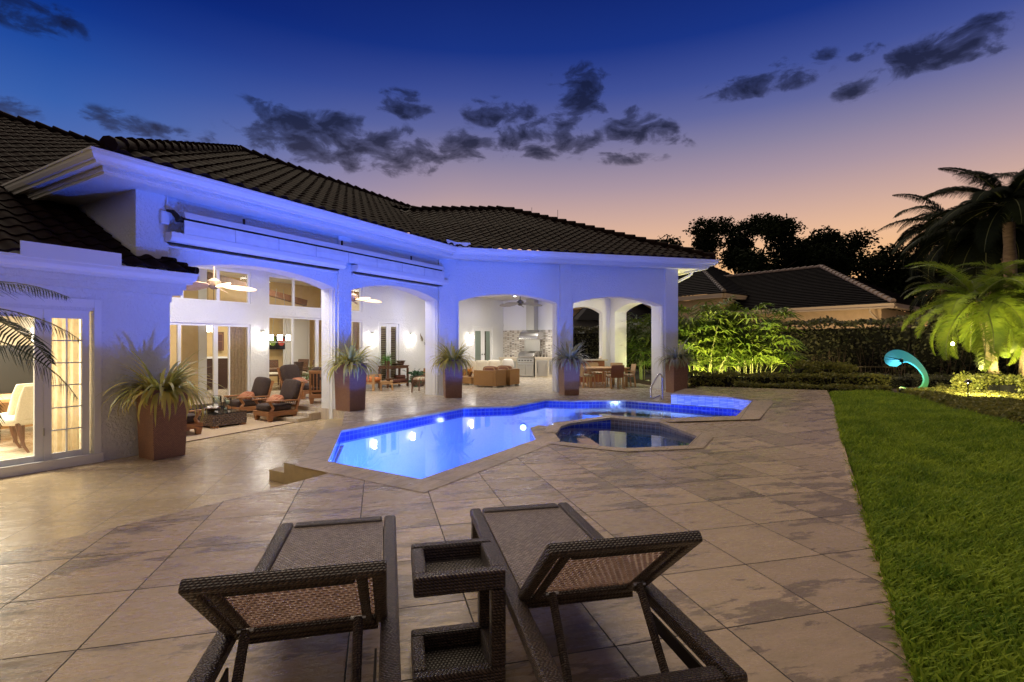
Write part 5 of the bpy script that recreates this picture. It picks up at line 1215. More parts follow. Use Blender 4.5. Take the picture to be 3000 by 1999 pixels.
# bar under the rear arch
g = thing('bar_counter', 'red brown wood bar with a cream stone top under the rear arch', 'bar counter', PB(hx1 - 1.1, 3.65, 0), R(14.7))
mb = MB(); mb.bx(max(hx0 - .1, mB(1672, 3.5)), hx1 + .06, 3.45, 4.05, .80, .845, MBF); mb.build('counter_top', STONEC, g, world=True)
mb = MB(); mb.bx(max(hx0 - .1, mB(1672, 3.5)), hx1 - .05, 3.5, 3.798, 0, .798, MBF); mb.build('cabinet', mat('red_wood', (.32, .10, .045), (.26, .08, .035), rough=.4, nscale=3, stretch=(2, 2, 12)), g, world=True)
for i in range(4): x = hx1 - .3 - i * .42; mb = MB(); mb.tube([MBF @ Vector((x, 3.485, .45)), MBF @ Vector((x, 3.485, .68))], .01, 6); mb.build('handle', STEEL, g, world=True)
mb = MB(); mb.lathe([(.0, 0), (.06, .01), (.075, .05), (.04, .10), (.015, .13), (0, .135)], n=12); single(mb, 'conch_shell', mat('shell', (.75, .66, .55), rough=.5), 'white conch shell on the right end of the bar', 'shell', PB(hx1 - .08, 3.8, .846), smooth=True)
# handrail at the pool steps
g = thing('handrail', 'polished steel grab rail at the far pool edge by the end planter', 'handrail', at(1930, 1172))
b1 = at(1941, 1173); t0 = atY(1938, 1098, 12.9)
mb = MB(); pts = [Vector((b1.x, b1.y, 0)), atY(1941, 1115, b1.y), atY(1940, 1104, b1.y - .02), atY(1934, 1097, b1.y - .06), atY(1927, 1101, b1.y - .1), atY(1910, 1131, b1.y - .2), atY(1907, 1142, b1.y - .22), atY(1906.5, 1160, b1.y - .25), atY(1909, 1167, b1.y - .24), atY(1914, 1168, b1.y - .2), atY(1930, 1161, b1.y - .05), atY(1934, 1162, b1.y - .02), atY(1936, 1172.5, b1.y + .02)]
sm_ = []
for i in range(len(pts) - 1):
    p0, p1, p2, p3 = pts[max(i - 1, 0)], pts[i], pts[i + 1], pts[min(i + 2, len(pts) - 1)]
    for k in range(4):
        t_ = k / 4; sm_.append(.5 * ((2 * p1) + (p2 - p0) * t_ + (2 * p0 - 5 * p1 + 4 * p2 - p3) * t_ ** 2 + (3 * p1 - p0 - 3 * p2 + p3) * t_ ** 3))
mb.tube(sm_ + [pts[-1]], .024, 10); mb.build('rail', CHROME, g, world=True, smooth=True)
mb = MB(); mb.lathe([(.05, 0), (.05, .012), (.03, .02)], (b1.x, b1.y, .004), 14); mb.build('flange', CHROME, g, world=True)
# ================================================================== things inside the rooms
def inthing(name, lab, cat, p, rz=R(59.7), grp=None): return thing(name, lab, cat, p, rz, grp)
# living room: dark bar cabinet, picture, curtain, lamp
w5 = 7.6
g = inthing('bar_cabinet', 'dark brown cabinet with a white top seen through the left sliding door', 'cabinet', PA(mA(637, w5), w5, -.01))
x0, x1 = mA(602, w5 - .3), mA(672, w5 - .3); zt = zA(637, 1046, w5 - .3)
mb = MB(); mb.bx(x0, x1, w5 - .3, w5 + .3, -.01, zt - .05, MA); mb.build('body', mat('dark_cabinet', (.06, .03, .022), rough=.35), g, world=True); mb = MB(); mb.bx(x0 - .05, x1 + .05, w5 - .33, w5 + .33, zt - .049, zt, MA); mb.build('top', TRIM, g, world=True)
g = inthing('framed_picture', 'orange abstract picture in a dark frame above the dark cabinet', 'picture', PA(mA(644, 8.15), 8.15, 1.5))
x0, x1, z0, z1 = mA(634, 8.1), mA(656, 8.1), zA(645, 1028, 8.1), zA(645, 973, 8.1)
mb = MB(); mb.bx(x0, x1, 8.1, 8.18, z0, z1, MA); mb.build('frame', TEAKD, g, world=True)
ART = mosaic('abstract_art', 5, 4, [(.62, .20, .05), (.70, .42, .12), (.12, .05, .04), (.60, .30, .08), (.08, .06, .08)], (.5, .25, .1), .7, 'SZ', 0)
mb = MB(); mb.bx(x0 + .05, x1 - .05, 8.09, 8.098, z0 + .06, z1 - .06, MA); mb.build('canvas', ART, g, world=True)
CURT = mat('taupe_sheer', (.62, .50, .36), (.50, .40, .28), rough=.9, nscale=20, trans=.35)
def curtain(x0, x1, w, z0, z1, M, mt, lab, n=70, amp=.03, per=.085):
    mb = MB(); vs = []
    for i in range(n + 1):
        x = x0 + (x1 - x0) * i / n; y = w + amp * math.sin(x / per * 2 * math.pi) + amp * .4 * math.sin(x / per * 1.3)
        vs += [M @ Vector((x, y, z0)), M @ Vector((x, y, z1))]
    mb.add(vs, [(2 * i, 2 * i + 2, 2 * i + 3, 2 * i + 1) for i in range(n)])
    o = mb.build('curtain', mt, None, smooth=True, ang=80); return tag(o, lab, 'curtain', 'curtains behind the glass doors')
curtain(mA(673, W0 + .12), mA(722, W0 + .12), W0 + .12, LOW + .12, hd1 + .05, MA, CURT, 'taupe striped curtain inside the right end of the left sliding door')
curtain(mA(1034, W0 + .12), mA(1054, W0 + .12), W0 + .12, .02, hd2, MA, CURT, 'taupe curtain at the edge of the second arch beside the pier', 30)
g = inthing('pendant_lamp', 'pair of bright glass pendants hanging inside the left sliding door', 'pendant lamp', PA(mA(612, 5.8), 5.8, 1.7))
for u in (609, 626):
    p = PA(mA(u, 5.8), 5.8, zA(u, 962, 5.8)); mb = MB(); mb.lathe([(.03, .08), (.075, .02), (.085, -.06), (.05, -.10)], tuple(p), 14); mb.build('shade', SHADE, g, world=True, smooth=True); mb = MB(); mb.tube([p + Vector((0, 0, .08)), Vector((p.x, p.y, TOPW - .12))], .006, 5); mb.build('cord', METALD, g, world=True)
# dining room: table, wicker chairs, chandelier, pictures, plant
dp = PA(mA(812, 5.9), 5.9, 0)
g = inthing('dark_table', 'dark wood dining table inside the right sliding door', 'table', dp)
mb = MB(); mb.bx(-.9, .9, -.5, .5, .60, .65); mb.build('top', TEAKD, g, bevel=.01)
for sx in (-1, 1): mb = MB(); mb.bx(sx * .6 - .08, sx * .6 + .08, -.3, .3, 0, .6); mb.build('pedestal', TEAKD, g)
def wchair(x, y, fx, fy, lab):
    g = thing('wicker_chair', lab, 'chair', (x, y, 0), face(fx, fy), 'dark wicker chairs of the inner dining room')
    Mb = Matrix.Translation((0, .21, .36)) @ Matrix.Rotation(R(-9), 4, 'X')
    mb = MB(); mb.bx(-.23, .23, -.02, .02, 0, .52, Mb); mb.build('backrest', WCH, g, bevel=.015)
    mb = MB(); mb.bx(-.24, .24, -.24, .22, .33, .38); mb.build('seat', WCH, g); mb = MB(); mb.cushion((0, 0, .405), (.44, .42, .06)); mb.build('seat_cushion', CREAM, g, smooth=True)
    for sx in (-1, 1):
        for sy in (-1, 1): mb = MB(); mb.box((sx * .21, sy * .2, .165), (.04, .04, .33)); mb.build('leg', TEAKD, g)
        mb = MB(); mb.tube([(sx * .24, .22, .56), (sx * .27, 0, .55), (sx * .26, -.2, .52), (sx * .23, -.22, .36)], .02, 6); mb.build('armrest', TEAKD, g)
WCH = weave('brown_cane', (.15, .065, .03), (.10, .045, .022), 24, 24, .45, holes=.12, axes='ALL')
for u, w, fx, fy, lab in ((852, 5.1, -.86, .5, 'dark wicker chair with its back to the sliding door, left of the slatted armchair'), (895, 5.9, -.7, -.4, 'dark wicker chair with a pillow near the white inner door'), (873, 7.0, -.3, -.9, 'dark wicker chair on the far side of the inner dining table'), (800, 7.0, .6, -.8, 'dark wicker chair at the far left corner of the inner dining table')):
    p = PA(mA(u, w), w, 0); wchair(p.x, p.y, fx, fy, lab)
cp = PA(mA(820, 6.0), 6.0, zA(820, 992, 6.0)); g = thing('chandelier', 'bar chandelier with six white drum shades over the inner dining table', 'chandelier', cp, R(59.7))
mb = MB(); mb.bar((-.45, 0, -.12), (.45, 0, -.12), .03, .02)
for s in (-1, 1): mb.bar((s * .3, 0, -.12), (s * .12, 0, 1.6), .012, .012)
mb.build('frame', STEELB, g)
for i in range(6):
    x, y = -.4 + .16 * i, (.12 if i % 2 else -.12); mb = MB(); mb.lathe([(.07, -.08), (.075, .09)], (x, y, .02), 14); mb.build('shade', SHADE, g, smooth=True)
for k, (u0, u1, c, lab) in enumerate(((788, 808, (.22, .34, .06), 'black picture with a green pear on the gold wall'), (811, 837, (.62, .08, .05), 'black picture with a red apple on the gold wall'))):
    x0, x1 = mA(u0, 7.9), mA(u1, 7.9); z0, z1 = zA(812, 1024, 7.9), zA(812, 985, 7.9); g = inthing('framed_picture', lab, 'picture', PA((x0 + x1) / 2, 7.95, (z0 + z1) / 2), R(59.7), 'fruit pictures of the inner dining room')
    mb = MB(); mb.bx(x0, x1, 7.94, 7.99, z0, z1, MA); mb.build('panel', mat('black_ground', (.015, .018, .02), rough=.4), g, world=True)
    mb = MB(); rr = (z1 - z0) * .28; mb.lathe([(0.001, -.004), (rr * .7, -.004), (rr, 0), (rr, .004)], n=18, M=MA @ Matrix.Translation(((x0 + x1) / 2 + .03, 7.935, (z0 + z1) / 2 + .05)) @ Matrix.Rotation(R(90), 4, 'X') @ Matrix.Scale(1.25, 4, (0, 1, 0))); mb.build('painted_fruit', mat('fruit_paint', c, rough=.5), g, world=True)
g = thing('potted_fern', 'green fern in a dark pot just inside the right sliding door', 'plant', PA(mA(922, 4.2), 4.2, .0))
mb = MB(); mb.lathe([(.14, 0), (.18, .45), (.19, .47), (.16, .47)], n=14); mb.build('pot', METALD, g, smooth=True); o = blades('foliage', GRN, g, 110, .48, .026, 41, rad=.10, droop=1.4); o.location = (0, 0, .45)
# bedroom pictures behind the second french doors
for k, (u, v, lab) in enumerate(((1400, 990, 'framed photograph seen through the left leaf of the far french doors'), (1423, 1000, 'framed photograph seen through the right leaf of the far french doors'))):
    x, z = mA(u, 6.1), zA(u, v, 6.1); g = inthing('framed_photo', lab, 'picture', PA(x, 6.1, z), R(59.7), 'framed photographs in the bedroom'); mb = MB(); mb.bx(x - .22, x + .22, 6.12, 6.18, z - .5, z + .3, MA); mb.build('frame', TRIM, g, world=True); mb = MB(); mb.bx(x - .14, x + .14, 6.11, 6.118, z - .38, z + .18, MA); mb.build('print', mat('grey_print', (.12, .10, .09), (.3, .24, .2), rough=.4, nscale=9), g, world=True)
curtain(f2r - .55, f2r - .12, W0 + .15, .02, 2.1, MA, mat('patterned_curtain', (.32, .28, .22), (.18, .16, .13), rough=.9, nscale=30), 'patterned curtain behind the right leaf of the far french doors', 30)
# breakfast room behind the left glass doors
IV = mat('ivory_sheer', (.80, .70, .50), (.72, .60, .40), rough=.9, nscale=14, trans=.45)
curtain(-8.44, -8.02, CW + .35, dz0 + .03, 2.2, MA, IV, 'cream striped curtain hanging inside the paned door leaf', 60, .028, .09)
def pchair(p, rz, lab):
    g = thing('parsons_chair', lab, 'chair', p, rz, 'cream upholstered chairs of the breakfast room')
    mb = MB(); pr = [(.20, .40), (.24, .55), (.30, .80), (.36, .93), (.31, .94), (.24, .80), (.17, .58), (.14, .44)]
    k = len(pr); mb.add([(x, y, z) for x in (-.22, .22) for y, z in pr], [tuple(range(k)), tuple(range(2 * k - 1, k - 1, -1))] + [(i, i + k, (i + 1) % k + k, (i + 1) % k) for i in range(k)]); mb.build('backrest', UPH, g, bevel=.02)
    mb = MB(); mb.cushion((0, -.02, .42), (.46, .46, .10)); mb.build('seat', UPH, g, smooth=True, ang=70)
    for sx in (-1, 1):
        mb = MB(); mb.tube([(sx * .19, .18, .40), (sx * .19, .22, .25), (sx * .20, .30, .08), (sx * .20, .37, 0)], [.032, .028, .02, .016], 6); mb.build('rear_leg', TEAKD, g, smooth=True); mb = MB(); mb.bar((sx * .19, -.2, 0), (sx * .19, -.2, .38), .035, .035); mb.build('front_leg', TEAKD, g)
UPH = mat('ivory_upholstery', (.66, .60, .48), (.58, .52, .40), rough=.9, nscale=60)
fz = dz0 + .022
bx_, by_ = mA(30, .9), .9
pchair((-7.12, 7.42, fz), face(-1, .12), 'cream upholstered chair nearest the glass inside the left room'); pchair((-7.52, 7.72, fz), face(-1, .12), 'cream upholstered chair farther from the glass inside the left room')
g = thing('breakfast_table', 'wooden table edge at the left border inside the left room', 'table', (-8.45, 7.95, fz), R(59.7)); mb = MB(); mb.bx(-.7, .75, -.6, .6, .62, .67); mb.build('top', PALEW, g, bevel=.01); mb = MB(); mb.lathe([(.3, 0), (.12, .05), (.08, .3), (.14, .62)], n=16); mb.build('pedestal', PALEW, g, smooth=True)
g = thing('sideboard', 'long honey wood sideboard along the back of the left room', 'sideboard', PA(mA(90, 3.2), 3.2, fz), R(59.7)); mb = MB(); mb.bx(-1.5, 1.1, -.25, .25, .08, .62); mb.build('body', mat('honey_wood', (.52, .32, .15), (.46, .27, .12), rough=.4, nscale=3, stretch=(6, 1, 1)), g, bevel=.006)
for sx in (-1.4, 1.0): mb = MB(); mb.bx(sx - .03, sx + .03, -.2, .2, 0, .08); mb.build('foot', TEAKD, g)
mb = MB(); mb.bx(-.75, .75, -.03, .03, .5, 1.35); g = single(mb, 'television', BLACK, 'dark flat screen standing on the sideboard in the left room', 'television', PA(mA(105, 3.3), 3.3, fz + .15), R(59.7))
p = PA(mA(112, 2.6), 2.6, zA(112, 982, 2.6)); g = thing('table_lamp', 'lit drum lamp on the wall of the left room seen through the glass door', 'lamp', p); mb = MB(); mb.lathe([(.085, -.12), (.09, .12)], n=16); mb.build('shade', SHADE, g, smooth=True); mb = MB(); mb.tube([(0, 0, -.12), (0, 0, -.3)], .02, 6); mb.build('stem', STEELB, g)
mb = MB(); z = .1
while z < 2.0: mb.bx(-11.6, -9.6, 4.5, 4.53, fz + z, fz + z + .04, MA); z += .06
hp(mb, 'shutter_slats', CREAM)
# ================================================================== garden
def gz(x, y):
    s = x * UA.x + y * UA.y; t = x * UA.y - y * UA.x
    return min(ramp(s), .20) * sm(t, -4.5, -2.5) - .035
HOLE = [(-9.5, -4.2)] + [(-5.2, -4.0), (-1.92, -4.0)] + [rk(k) for k in (-3.5, 0, 3, 6, 9)] + [D_FAR_R, D_FAR_L, xy(PB(7.43, -.2)), xy(PB(7.43, 4.2)), xy(PA(11, -.6)), xy(PA(11, 7)), xy(PA(-12, 9)), (-14, 2)]
BIG = [(-160, -60), (160, -60), (160, 200), (-160, 200)]
RING = [(-18, -9), (26, -9), (26, 34), (-18, 34)]
mb = MB(); sheet(mb, BIG, [HOLE], lambda x, y: gz(x, y) if (-14 < x < 24 and -8 < y < 32) else -.06, None)
gr_ = mb.build('ground', SOIL); tag(gr_, kind='structure')
# lawn
lawn = [rk(-6), rk(-3), rk(0), rk(3), rk(6), rk(9), rk(12.0)] + [xy(at(u, v, .1)) for u, v in ((2440, 1161), (2500, 1158), (2570, 1160), (2630, 1167), (2690, 1180), (2745, 1200), (2800, 1219), (2870, 1237), (2940, 1252), (3010, 1266))] + [(10.2, 8.2), (12, 5), (11, -3)]
lawn = [(p[0] - (.012 if i < 7 else 0), p[1]) for i, p in enumerate(lawn)]
mb = MB(); sheet(mb, lawn, (), lambda x, y: gz(x, y) + .012, .8); lw = mb.build('lawn', mat('lawn_base', (.022, .045, .008), (.038, .055, .012), rough=.9, nscale=6)); tag(lw, kind='structure')
# grass blades
rng = np.random.default_rng(11)
def grass_pts(n, x0, x1, y0, y1, wfun):
    X = rng.uniform(x0, x1, n * 3); Y = rng.uniform(y0, y1, n * 3); k = rng.uniform(0, 1, n * 3) < wfun(X, Y)
    X, Y = X[k], Y[k]
    P = np.array(lawn); ins = np.zeros(len(X), bool); j = len(P) - 1
    for i in range(len(P)):
        c = ((P[i][1] > Y) != (P[j][1] > Y)) & (X < (P[j][0] - P[i][0]) * (Y - P[i][1]) / (P[j][1] - P[i][1] + 1e-12) + P[i][0]); ins ^= c; j = i
    fr = (X < .55 + Y * 1.02 + .5) & (Y > 1.2)
    k = ins & fr; return np.stack([X[k], Y[k]], 1)
G1 = grass_pts(150000, 1.2, 9.5, 1.2, 9.0, lambda x, y: np.clip(3.2 / np.maximum(y, 1) ** 1.05, 0, 1))
G2 = grass_pts(30000, 3.5, 11, 5.5, 13.5, lambda x, y: np.ones_like(x))
def grass_mesh(name, G, h, w):
    n = len(G); az = rng.uniform(0, 2 * np.pi, n); tilt = np.abs(rng.normal(0, .45, n)).clip(0, 1.2); H = h * rng.uniform(.45, 1.25, n)
    clump = np.sin(G[:, 0] * 3.1 + np.sin(G[:, 1] * 2.3) * 2) * np.cos(G[:, 1] * 2.7 + G[:, 0]) * .25 + 1
    H *= clump
    z = np.array([gz(a, b) for a, b in G]) + .008
    d = np.stack([np.cos(az) * np.sin(tilt), np.sin(az) * np.sin(tilt), np.cos(tilt)], 1)
    d2 = np.stack([np.cos(az) * np.sin(tilt + .7), np.sin(az) * np.sin(tilt + .7), np.cos(tilt + .7)], 1)
    s = np.stack([-np.sin(az + .6), np.cos(az + .6), np.zeros(n)], 1) * (w * rng.uniform(.7, 1.3, n))[:, None] / 2
    b = np.stack([G[:, 0], G[:, 1], z], 1); m = b + d * (H * .55)[:, None]; t = m + d2 * (H * .5)[:, None]
    V = np.stack([b - s * .8, b + s * .8, m + s, m - s, t], 1).reshape(-1, 3)
    i = np.arange(n)[:, None] * 5
    Q = np.concatenate([i + np.array([[0, 1, 2, 3]]), i + np.array([[3, 2, 4, 4]])], 0)
    # split into quads and triangles
    me = bpy.data.meshes.new(name); me.vertices.add(len(V)); me.vertices.foreach_set('co', V.astype(np.float32).ravel())
    q = (i + np.array([[0, 1, 2, 3]])).ravel(); t3 = (i + np.array([[3, 2, 4]])).ravel()
    me.loops.add(len(q) + len(t3)); me.loops.foreach_set('vertex_index', np.concatenate([q, t3]).astype(np.int32))
    me.polygons.add(2 * n); me.polygons.foreach_set('loop_start', np.concatenate([np.arange(n) * 4, 4 * n + np.arange(n) * 3]).astype(np.int32)); me.update(calc_edges=True)
    return me
g1 = grass_mesh('grass', np.concatenate([G1, G2]), .10, .0135)
go = link('grass', g1, GRASSM); tag(go, 'thick green lawn grass along the right edge of the pool deck', 'grass', kind='stuff')
# ---- hedges
CORE = mat('dark_hedge_core', (.014, .012, .008), (.008, .009, .005), rough=1.0, nscale=20)  # near-black solid fill standing in for the shade between hedge leaves
def hedge(name, path, width, z1, z0, n, size, m_, lab, cat='hedge', seed=1, grp=None, core=True, rough=.08):
    path = [Vector(p) for p in path]; g = thing(name, lab, cat, (path[0].x, path[0].y, z0), 0, grp)
    L = [(b - a).length for a, b in zip(path, path[1:])]; T = sum(L); r = np.random.default_rng(seed); C = []
    for a, b, l in zip(path, path[1:], L):
        d = (b - a).normalized(); nn = Vector((-d.y, d.x)); k = int(n * l / T)
        for _ in range(k):
            s = r.uniform(0, l); q = r.uniform(0, 1)
            if q < .42: o, z = r.choice((-1, 1)) * width / 2, r.uniform(z0, z1)
            elif q < .80: o, z = r.uniform(-1, 1) * width / 2, z1
            else: o, z = r.uniform(-1, 1) * width / 2, r.uniform(z0, z1)
            wob = rough * (math.sin(s * 5.1 + z * 3) + math.sin(s * 2.3 + 1)) * .5
            o += r.normal(0, rough * .5) + wob * np.sign(o + 1e-9) * .5; z += r.normal(0, rough * .45) + (wob if z >= z1 else 0)
            p = a + d * s + nn * o; C.append((p.x, p.y, max(z, z0 + .01)))
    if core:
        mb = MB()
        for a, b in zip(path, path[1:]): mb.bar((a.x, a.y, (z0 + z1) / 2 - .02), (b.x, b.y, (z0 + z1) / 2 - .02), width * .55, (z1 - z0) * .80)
        mb.build('dark_core', CORE, g, world=True)
    leaf_cloud('foliage', C, size, m_, g, seed, .6, world=True); return g
tall = [(17.2, 16.6), (14.5, 18.6), (11.3, 21.6), (7.5, 25.2), (3.2, 29.6)]
HG = hedge('tall_hedge', tall, .9, 2.28, -.05, 20000, .145, LEAFD, 'tall dark clipped hedge in front of the neighbouring house', seed=3, rough=.10)
# bare stems showing low in the tall hedge
mb = MB(); r_ = random.Random(8)
for i in range(70):
    t = r_.random() * .62; seg = t * 3; k = int(seg); f = seg - k; a, b = Vector(tall[k]), Vector(tall[k + 1]); p = a + (b - a) * f; nn = Vector((-(b - a).normalized().y, (b - a).normalized().x)); nn = nn if nn.y < 0 else -nn
    p += nn * r_.uniform(.36, .52); x, y, z = p.x, p.y, r_.uniform(-.05, .4); pts = [(x, y, z)]
    for s in range(3): x += r_.uniform(-.14, .14); y += r_.uniform(-.05, .05); z += r_.uniform(.2, .42); pts.append((x, y, z))
    mb.tube(pts, [.013, .010, .008, .004], 4, caps=False)
tag(mb.build('stems', mat('hedge_stem', (.16, .10, .08), rough=.8), HG, world=True), kind='stuff')
def gp_(u, v, z=.12): return xy(at(u, v, z))
h_a = [xy(atY(2026, 1100, 15.9)), xy(atY(2130, 1100, 15.35)), xy(atY(2240, 1100, 15.0)), xy(atY(2420, 1100, 14.9)), xy(atY(2590, 1100, 15.2))]
hedge('low_hedge', h_a, .55, .50, .0, 6000, .085, LEAFY, 'low clipped hedge behind the raised end of the deck', seed=5, rough=.05, grp='low garden hedges')
h_b = [gp_(2150, 1142), gp_(2300, 1146), gp_(2440, 1152), gp_(2600, 1152)]
hedge('low_hedge', h_b, .34, .29, .02, 4800, .066, LEAFY, 'lowest hedge strip directly along the far edge of the deck and lawn', seed=6, rough=.04, grp='low garden hedges')
h_c = [xy(atY(2335, 1080, 15.9)), xy(atY(2400, 1080, 15.8)), xy(atY(2480, 1080, 15.9))]
hedge('loose_shrub', h_c, .75, .72, .1, 2400, .11, LEAFY, 'loose yellowish shrub rising behind the low hedges', 'shrub', seed=7, rough=.12)
h_d = [xy(atY(2560, 1100, 16.0)), xy(atY(2660, 1100, 15.6)), xy(atY(2760, 1100, 15.6)), xy(atY(2820, 1100, 15.8))]
hedge('low_hedge', h_d, .5, .40, -.02, 3000, .06, LEAFD, 'dark low hedge behind the aqua sculpture', seed=8, rough=.06, grp='low garden hedges')
# yellow lit shrub on the right and ground cover bed
LIT = mat('golden_shrub_leaf', (.36, .35, .07), (.20, .23, .05), rough=.45, nscale=5, trans=.3)
h_e = [xy(atY(2845, 1150, 12.7)), xy(atY(2930, 1150, 12.1)), xy(atY(3060, 1150, 11.9))]
hedge('golden_shrub', h_e, 1.15, .52, -.02, 8500, .070, LIT, 'rounded yellow lit shrub below the glowing palms at the right border', 'shrub', seed=9, rough=.10)
bed = [xy(at(u, v, .1)) for u, v in ((2580, 1152), (2640, 1163), (2700, 1180), (2755, 1200), (2810, 1219), (2880, 1238), (2950, 1252), (3060, 1272))] + [xy(atY(3100, 1200, 11.3)), xy(atY(2950, 1180, 11.7)), xy(atY(2840, 1170, 12.6)), xy(atY(2780, 1150, 14.2)), xy(atY(2690, 1145, 14.8))]
r_ = np.random.default_rng(12); C = []
bx0, bx1, by0, by1 = min(p[0] for p in bed), max(p[0] for p in bed), min(p[1] for p in bed), max(p[1] for p in bed)
while len(C) < 13000:
    x, y = r_.uniform(bx0, bx1), r_.uniform(by0, by1)
    if inpoly(x, y, bed) and not (y > 13.0 and .735 < x / y < .83): C.append((x, y, gz(x, y) + .05 + .13 * r_.random() * (.7 + .3 * math.sin(x * 5) * math.cos(y * 4))))
o = leaf_cloud('ground_cover', C, .075, LEAFY, None, 13, .6); tag(o, 'low leafy ground cover bed curving round the lawn', 'ground cover', kind='stuff')
mb = MB(); sheet(mb, bed, (), lambda x, y: gz(x, y) + .02, .6); tag(mb.build('planting_bed', MULCH), kind='structure')
mb = MB(); mu = [xy(PB(7.46, 0)), xy(PB(7.46, 5)), xy(PB(10.5, 6)), xy(PB(11, 1.5)), xy(atY(2045, 1150, 14.7)), (5.6, 14.8)]; sheet(mb, mu, (), lambda x, y: max(gz(x, y), -.03) + .01); tag(mb.build('mulch_bed', MULCH), kind='structure')
r_ = random.Random(3)
for i in range(7):
    u, v = r_.uniform(1868, 1925), r_.uniform(1118, 1134); p = at(u, v, .02); mb = MB(); s = r_.uniform(.07, .13); mb.lathe([(0.001, 0), (s, .01), (s * 1.05, s * .5), (s * .6, s * .95), (0.001, s)], n=9)
    p = PB(7.75 + r_.random() * .5, .6 + i * .42); single(mb, 'garden_rock', mat('rock', (.25, .22, .18), (.14, .12, .10), rough=.9, nscale=12, bump=.6, bscale=20), 'rough grey rock in the mulch strip outside the end arch', 'rock', (p.x, p.y, -.01), r_.random() * 3, 'rocks in the mulch by the end arch', smooth=True)
# ---- rhapis palms (fan leaved clumps)
CANE = mat('cane_stem', (.16, .17, .06), rough=.7)
def rhapis(x, y, rad, h, n, lab, seed, z0=0.0):
    g = thing('fan_palm_clump', lab, 'palm', (x, y, z0), 0, 'clumps of fan leaved palms beside the end column'); r = np.random.default_rng(seed); V = []; Q = []; mb = MB()
    for i in range(n):
        a = r.uniform(0, 6.28); q = rad * math.sqrt(r.uniform(.0, 1)); lean = q * .35
        hh = h * r.uniform(.25, 1.0) * (1 - .18 * (q / rad) ** 2); bx, by = q * .8 * math.cos(a), q * .8 * math.sin(a)
        c = np.array([bx + lean * math.cos(a), by + lean * math.sin(a), hh])
        if i % 9 == 0: mb.tube([(bx * .9, by * .9, 0), (bx * .97, by * .97, hh * .5), tuple(c)], [.018, .014, .008], 5, caps=False)
        az = a + r.normal(0, 1.0); el = r.uniform(-.35, .75); nl = int(r.integers(6, 9)); L = r.uniform(.48, .68)
        f = np.array([math.cos(az) * math.cos(el), math.sin(az) * math.cos(el), math.sin(el)]); s = np.array([-math.sin(az), math.cos(az), 0]); up = np.cross(s, f) * -1
        for k in range(nl):
            th = (k / (nl - 1) - .5) * R(205); d = f * math.cos(th) + s * math.sin(th); d = d + up * .12; w = .092 * (1 - .25 * abs(th)); sd = np.cross(d, up); sd /= np.linalg.norm(sd)
            b = len(V); p0 = c + d * .03; p1 = c + d * L * .55; p2 = c + d * L + np.array([0, 0, -.34 * L])
            V += [p0 - sd * w * .25, p0 + sd * w * .25, p1 - sd * w * .5, p1 + sd * w * .5, p2 - sd * w * .16, p2 + sd * w * .16]
            Q += [(b, b + 1, b + 3, b + 2), (b + 2, b + 3, b + 5, b + 4)]
    arrmesh('foliage', V, Q, RHL, g, True); tag(mb.build('stems', CANE, g), kind='stuff')
RHL = mat('fan_palm_leaf', (.16, .21, .03), (.075, .13, .02), rough=.42, nscale=2, trans=.45, spec=.3)
rhapis(6.6, 18.3, 1.05, 2.90, 190, 'tall fan palm clump lit yellow from below, right beside the end column', 1, .0)
rhapis(8.6, 18.3, 1.10, 2.80, 200, 'tall fan palm clump with dark top leaves, farther right of the end column', 2, .05)
rhapis(7.5, 19.3, 1.2, 3.1, 150, 'fan palm clump standing behind the other two, against the neighbouring house', 3, .0)
rhapis(5.3, 20.2, 1.0, 2.55, 170, 'green fan palm clump seen through the end arch', 4, -.02)
# ---- feather palms
def frond_arr(V, Q, VR, QR, base, az, el, L, droop, nl, ll, lw, r, vee=.5, twist=0.0, curl=.6):
    p = np.array(base, float); seg = 12; pts = []; dirs = []; e = el
    for k in range(seg + 1):
        d = np.array([math.cos(az) * math.cos(e), math.sin(az) * math.cos(e), math.sin(e)]); pts.append(p.copy()); dirs.append(d); p = p + d * L / seg; e -= droop / seg * (.5 + 1.1 * k / seg)
    s0 = np.array([-math.sin(az), math.cos(az), 0])
    b = len(VR)
    for k in range(seg + 1):
        w = .022 * L / 2 * (1 - k / seg) + .004; up = np.cross(s0, dirs[k]) * -1
        VR += [pts[k] - s0 * w, pts[k] + up * w * .8, pts[k] + s0 * w]
        if k:
            for j in (0, 1): QR.append((b + 3 * k - 3 + j, b + 3 * k - 2 + j, b + 3 * k + 1 + j, b + 3 * k + j))
            QR.append((b + 3 * k - 1, b + 3 * k - 3, b + 3 * k, b + 3 * k + 2))
    for i in range(nl):
        f = .10 + .90 * (i + r.uniform(0, .6)) / nl; kk = min(f * seg, seg - .001); k = int(kk); t = kk - k
        c = pts[k] * (1 - t) + pts[k + 1] * t; d = dirs[k] * (1 - t) + dirs[k + 1] * t; up = -np.cross(s0, d)
        l = ll * (math.sin(math.pi * min(.18 + f * .80, 1)) ** .7) * r.uniform(.85, 1.1)
        for sd in (-1, 1):
            a = .55 + .35 * f; ld = d * (1 - a * .5) * .8 + s0 * sd * .95 + up * (vee - curl * f * .6) * r.uniform(.5, 1.3); ld /= np.linalg.norm(ld)
            ld2 = ld + np.array([0, 0, -1.0]) * curl * r.uniform(.7, 1.4); ld2 /= np.linalg.norm(ld2)
            w = np.cross(ld, up + d * .3); w /= np.linalg.norm(w); w *= lw / 2
            m = c + ld * l * .5; e2 = m + ld2 * l * .5; bb = len(V)
            V += [c - w * .5, c + w * .5, m + w, m - w, e2 + w * .15, e2 - w * .15]; Q += [(bb, bb + 1, bb + 2, bb + 3), (bb + 3, bb + 2, bb + 4, bb + 5)]
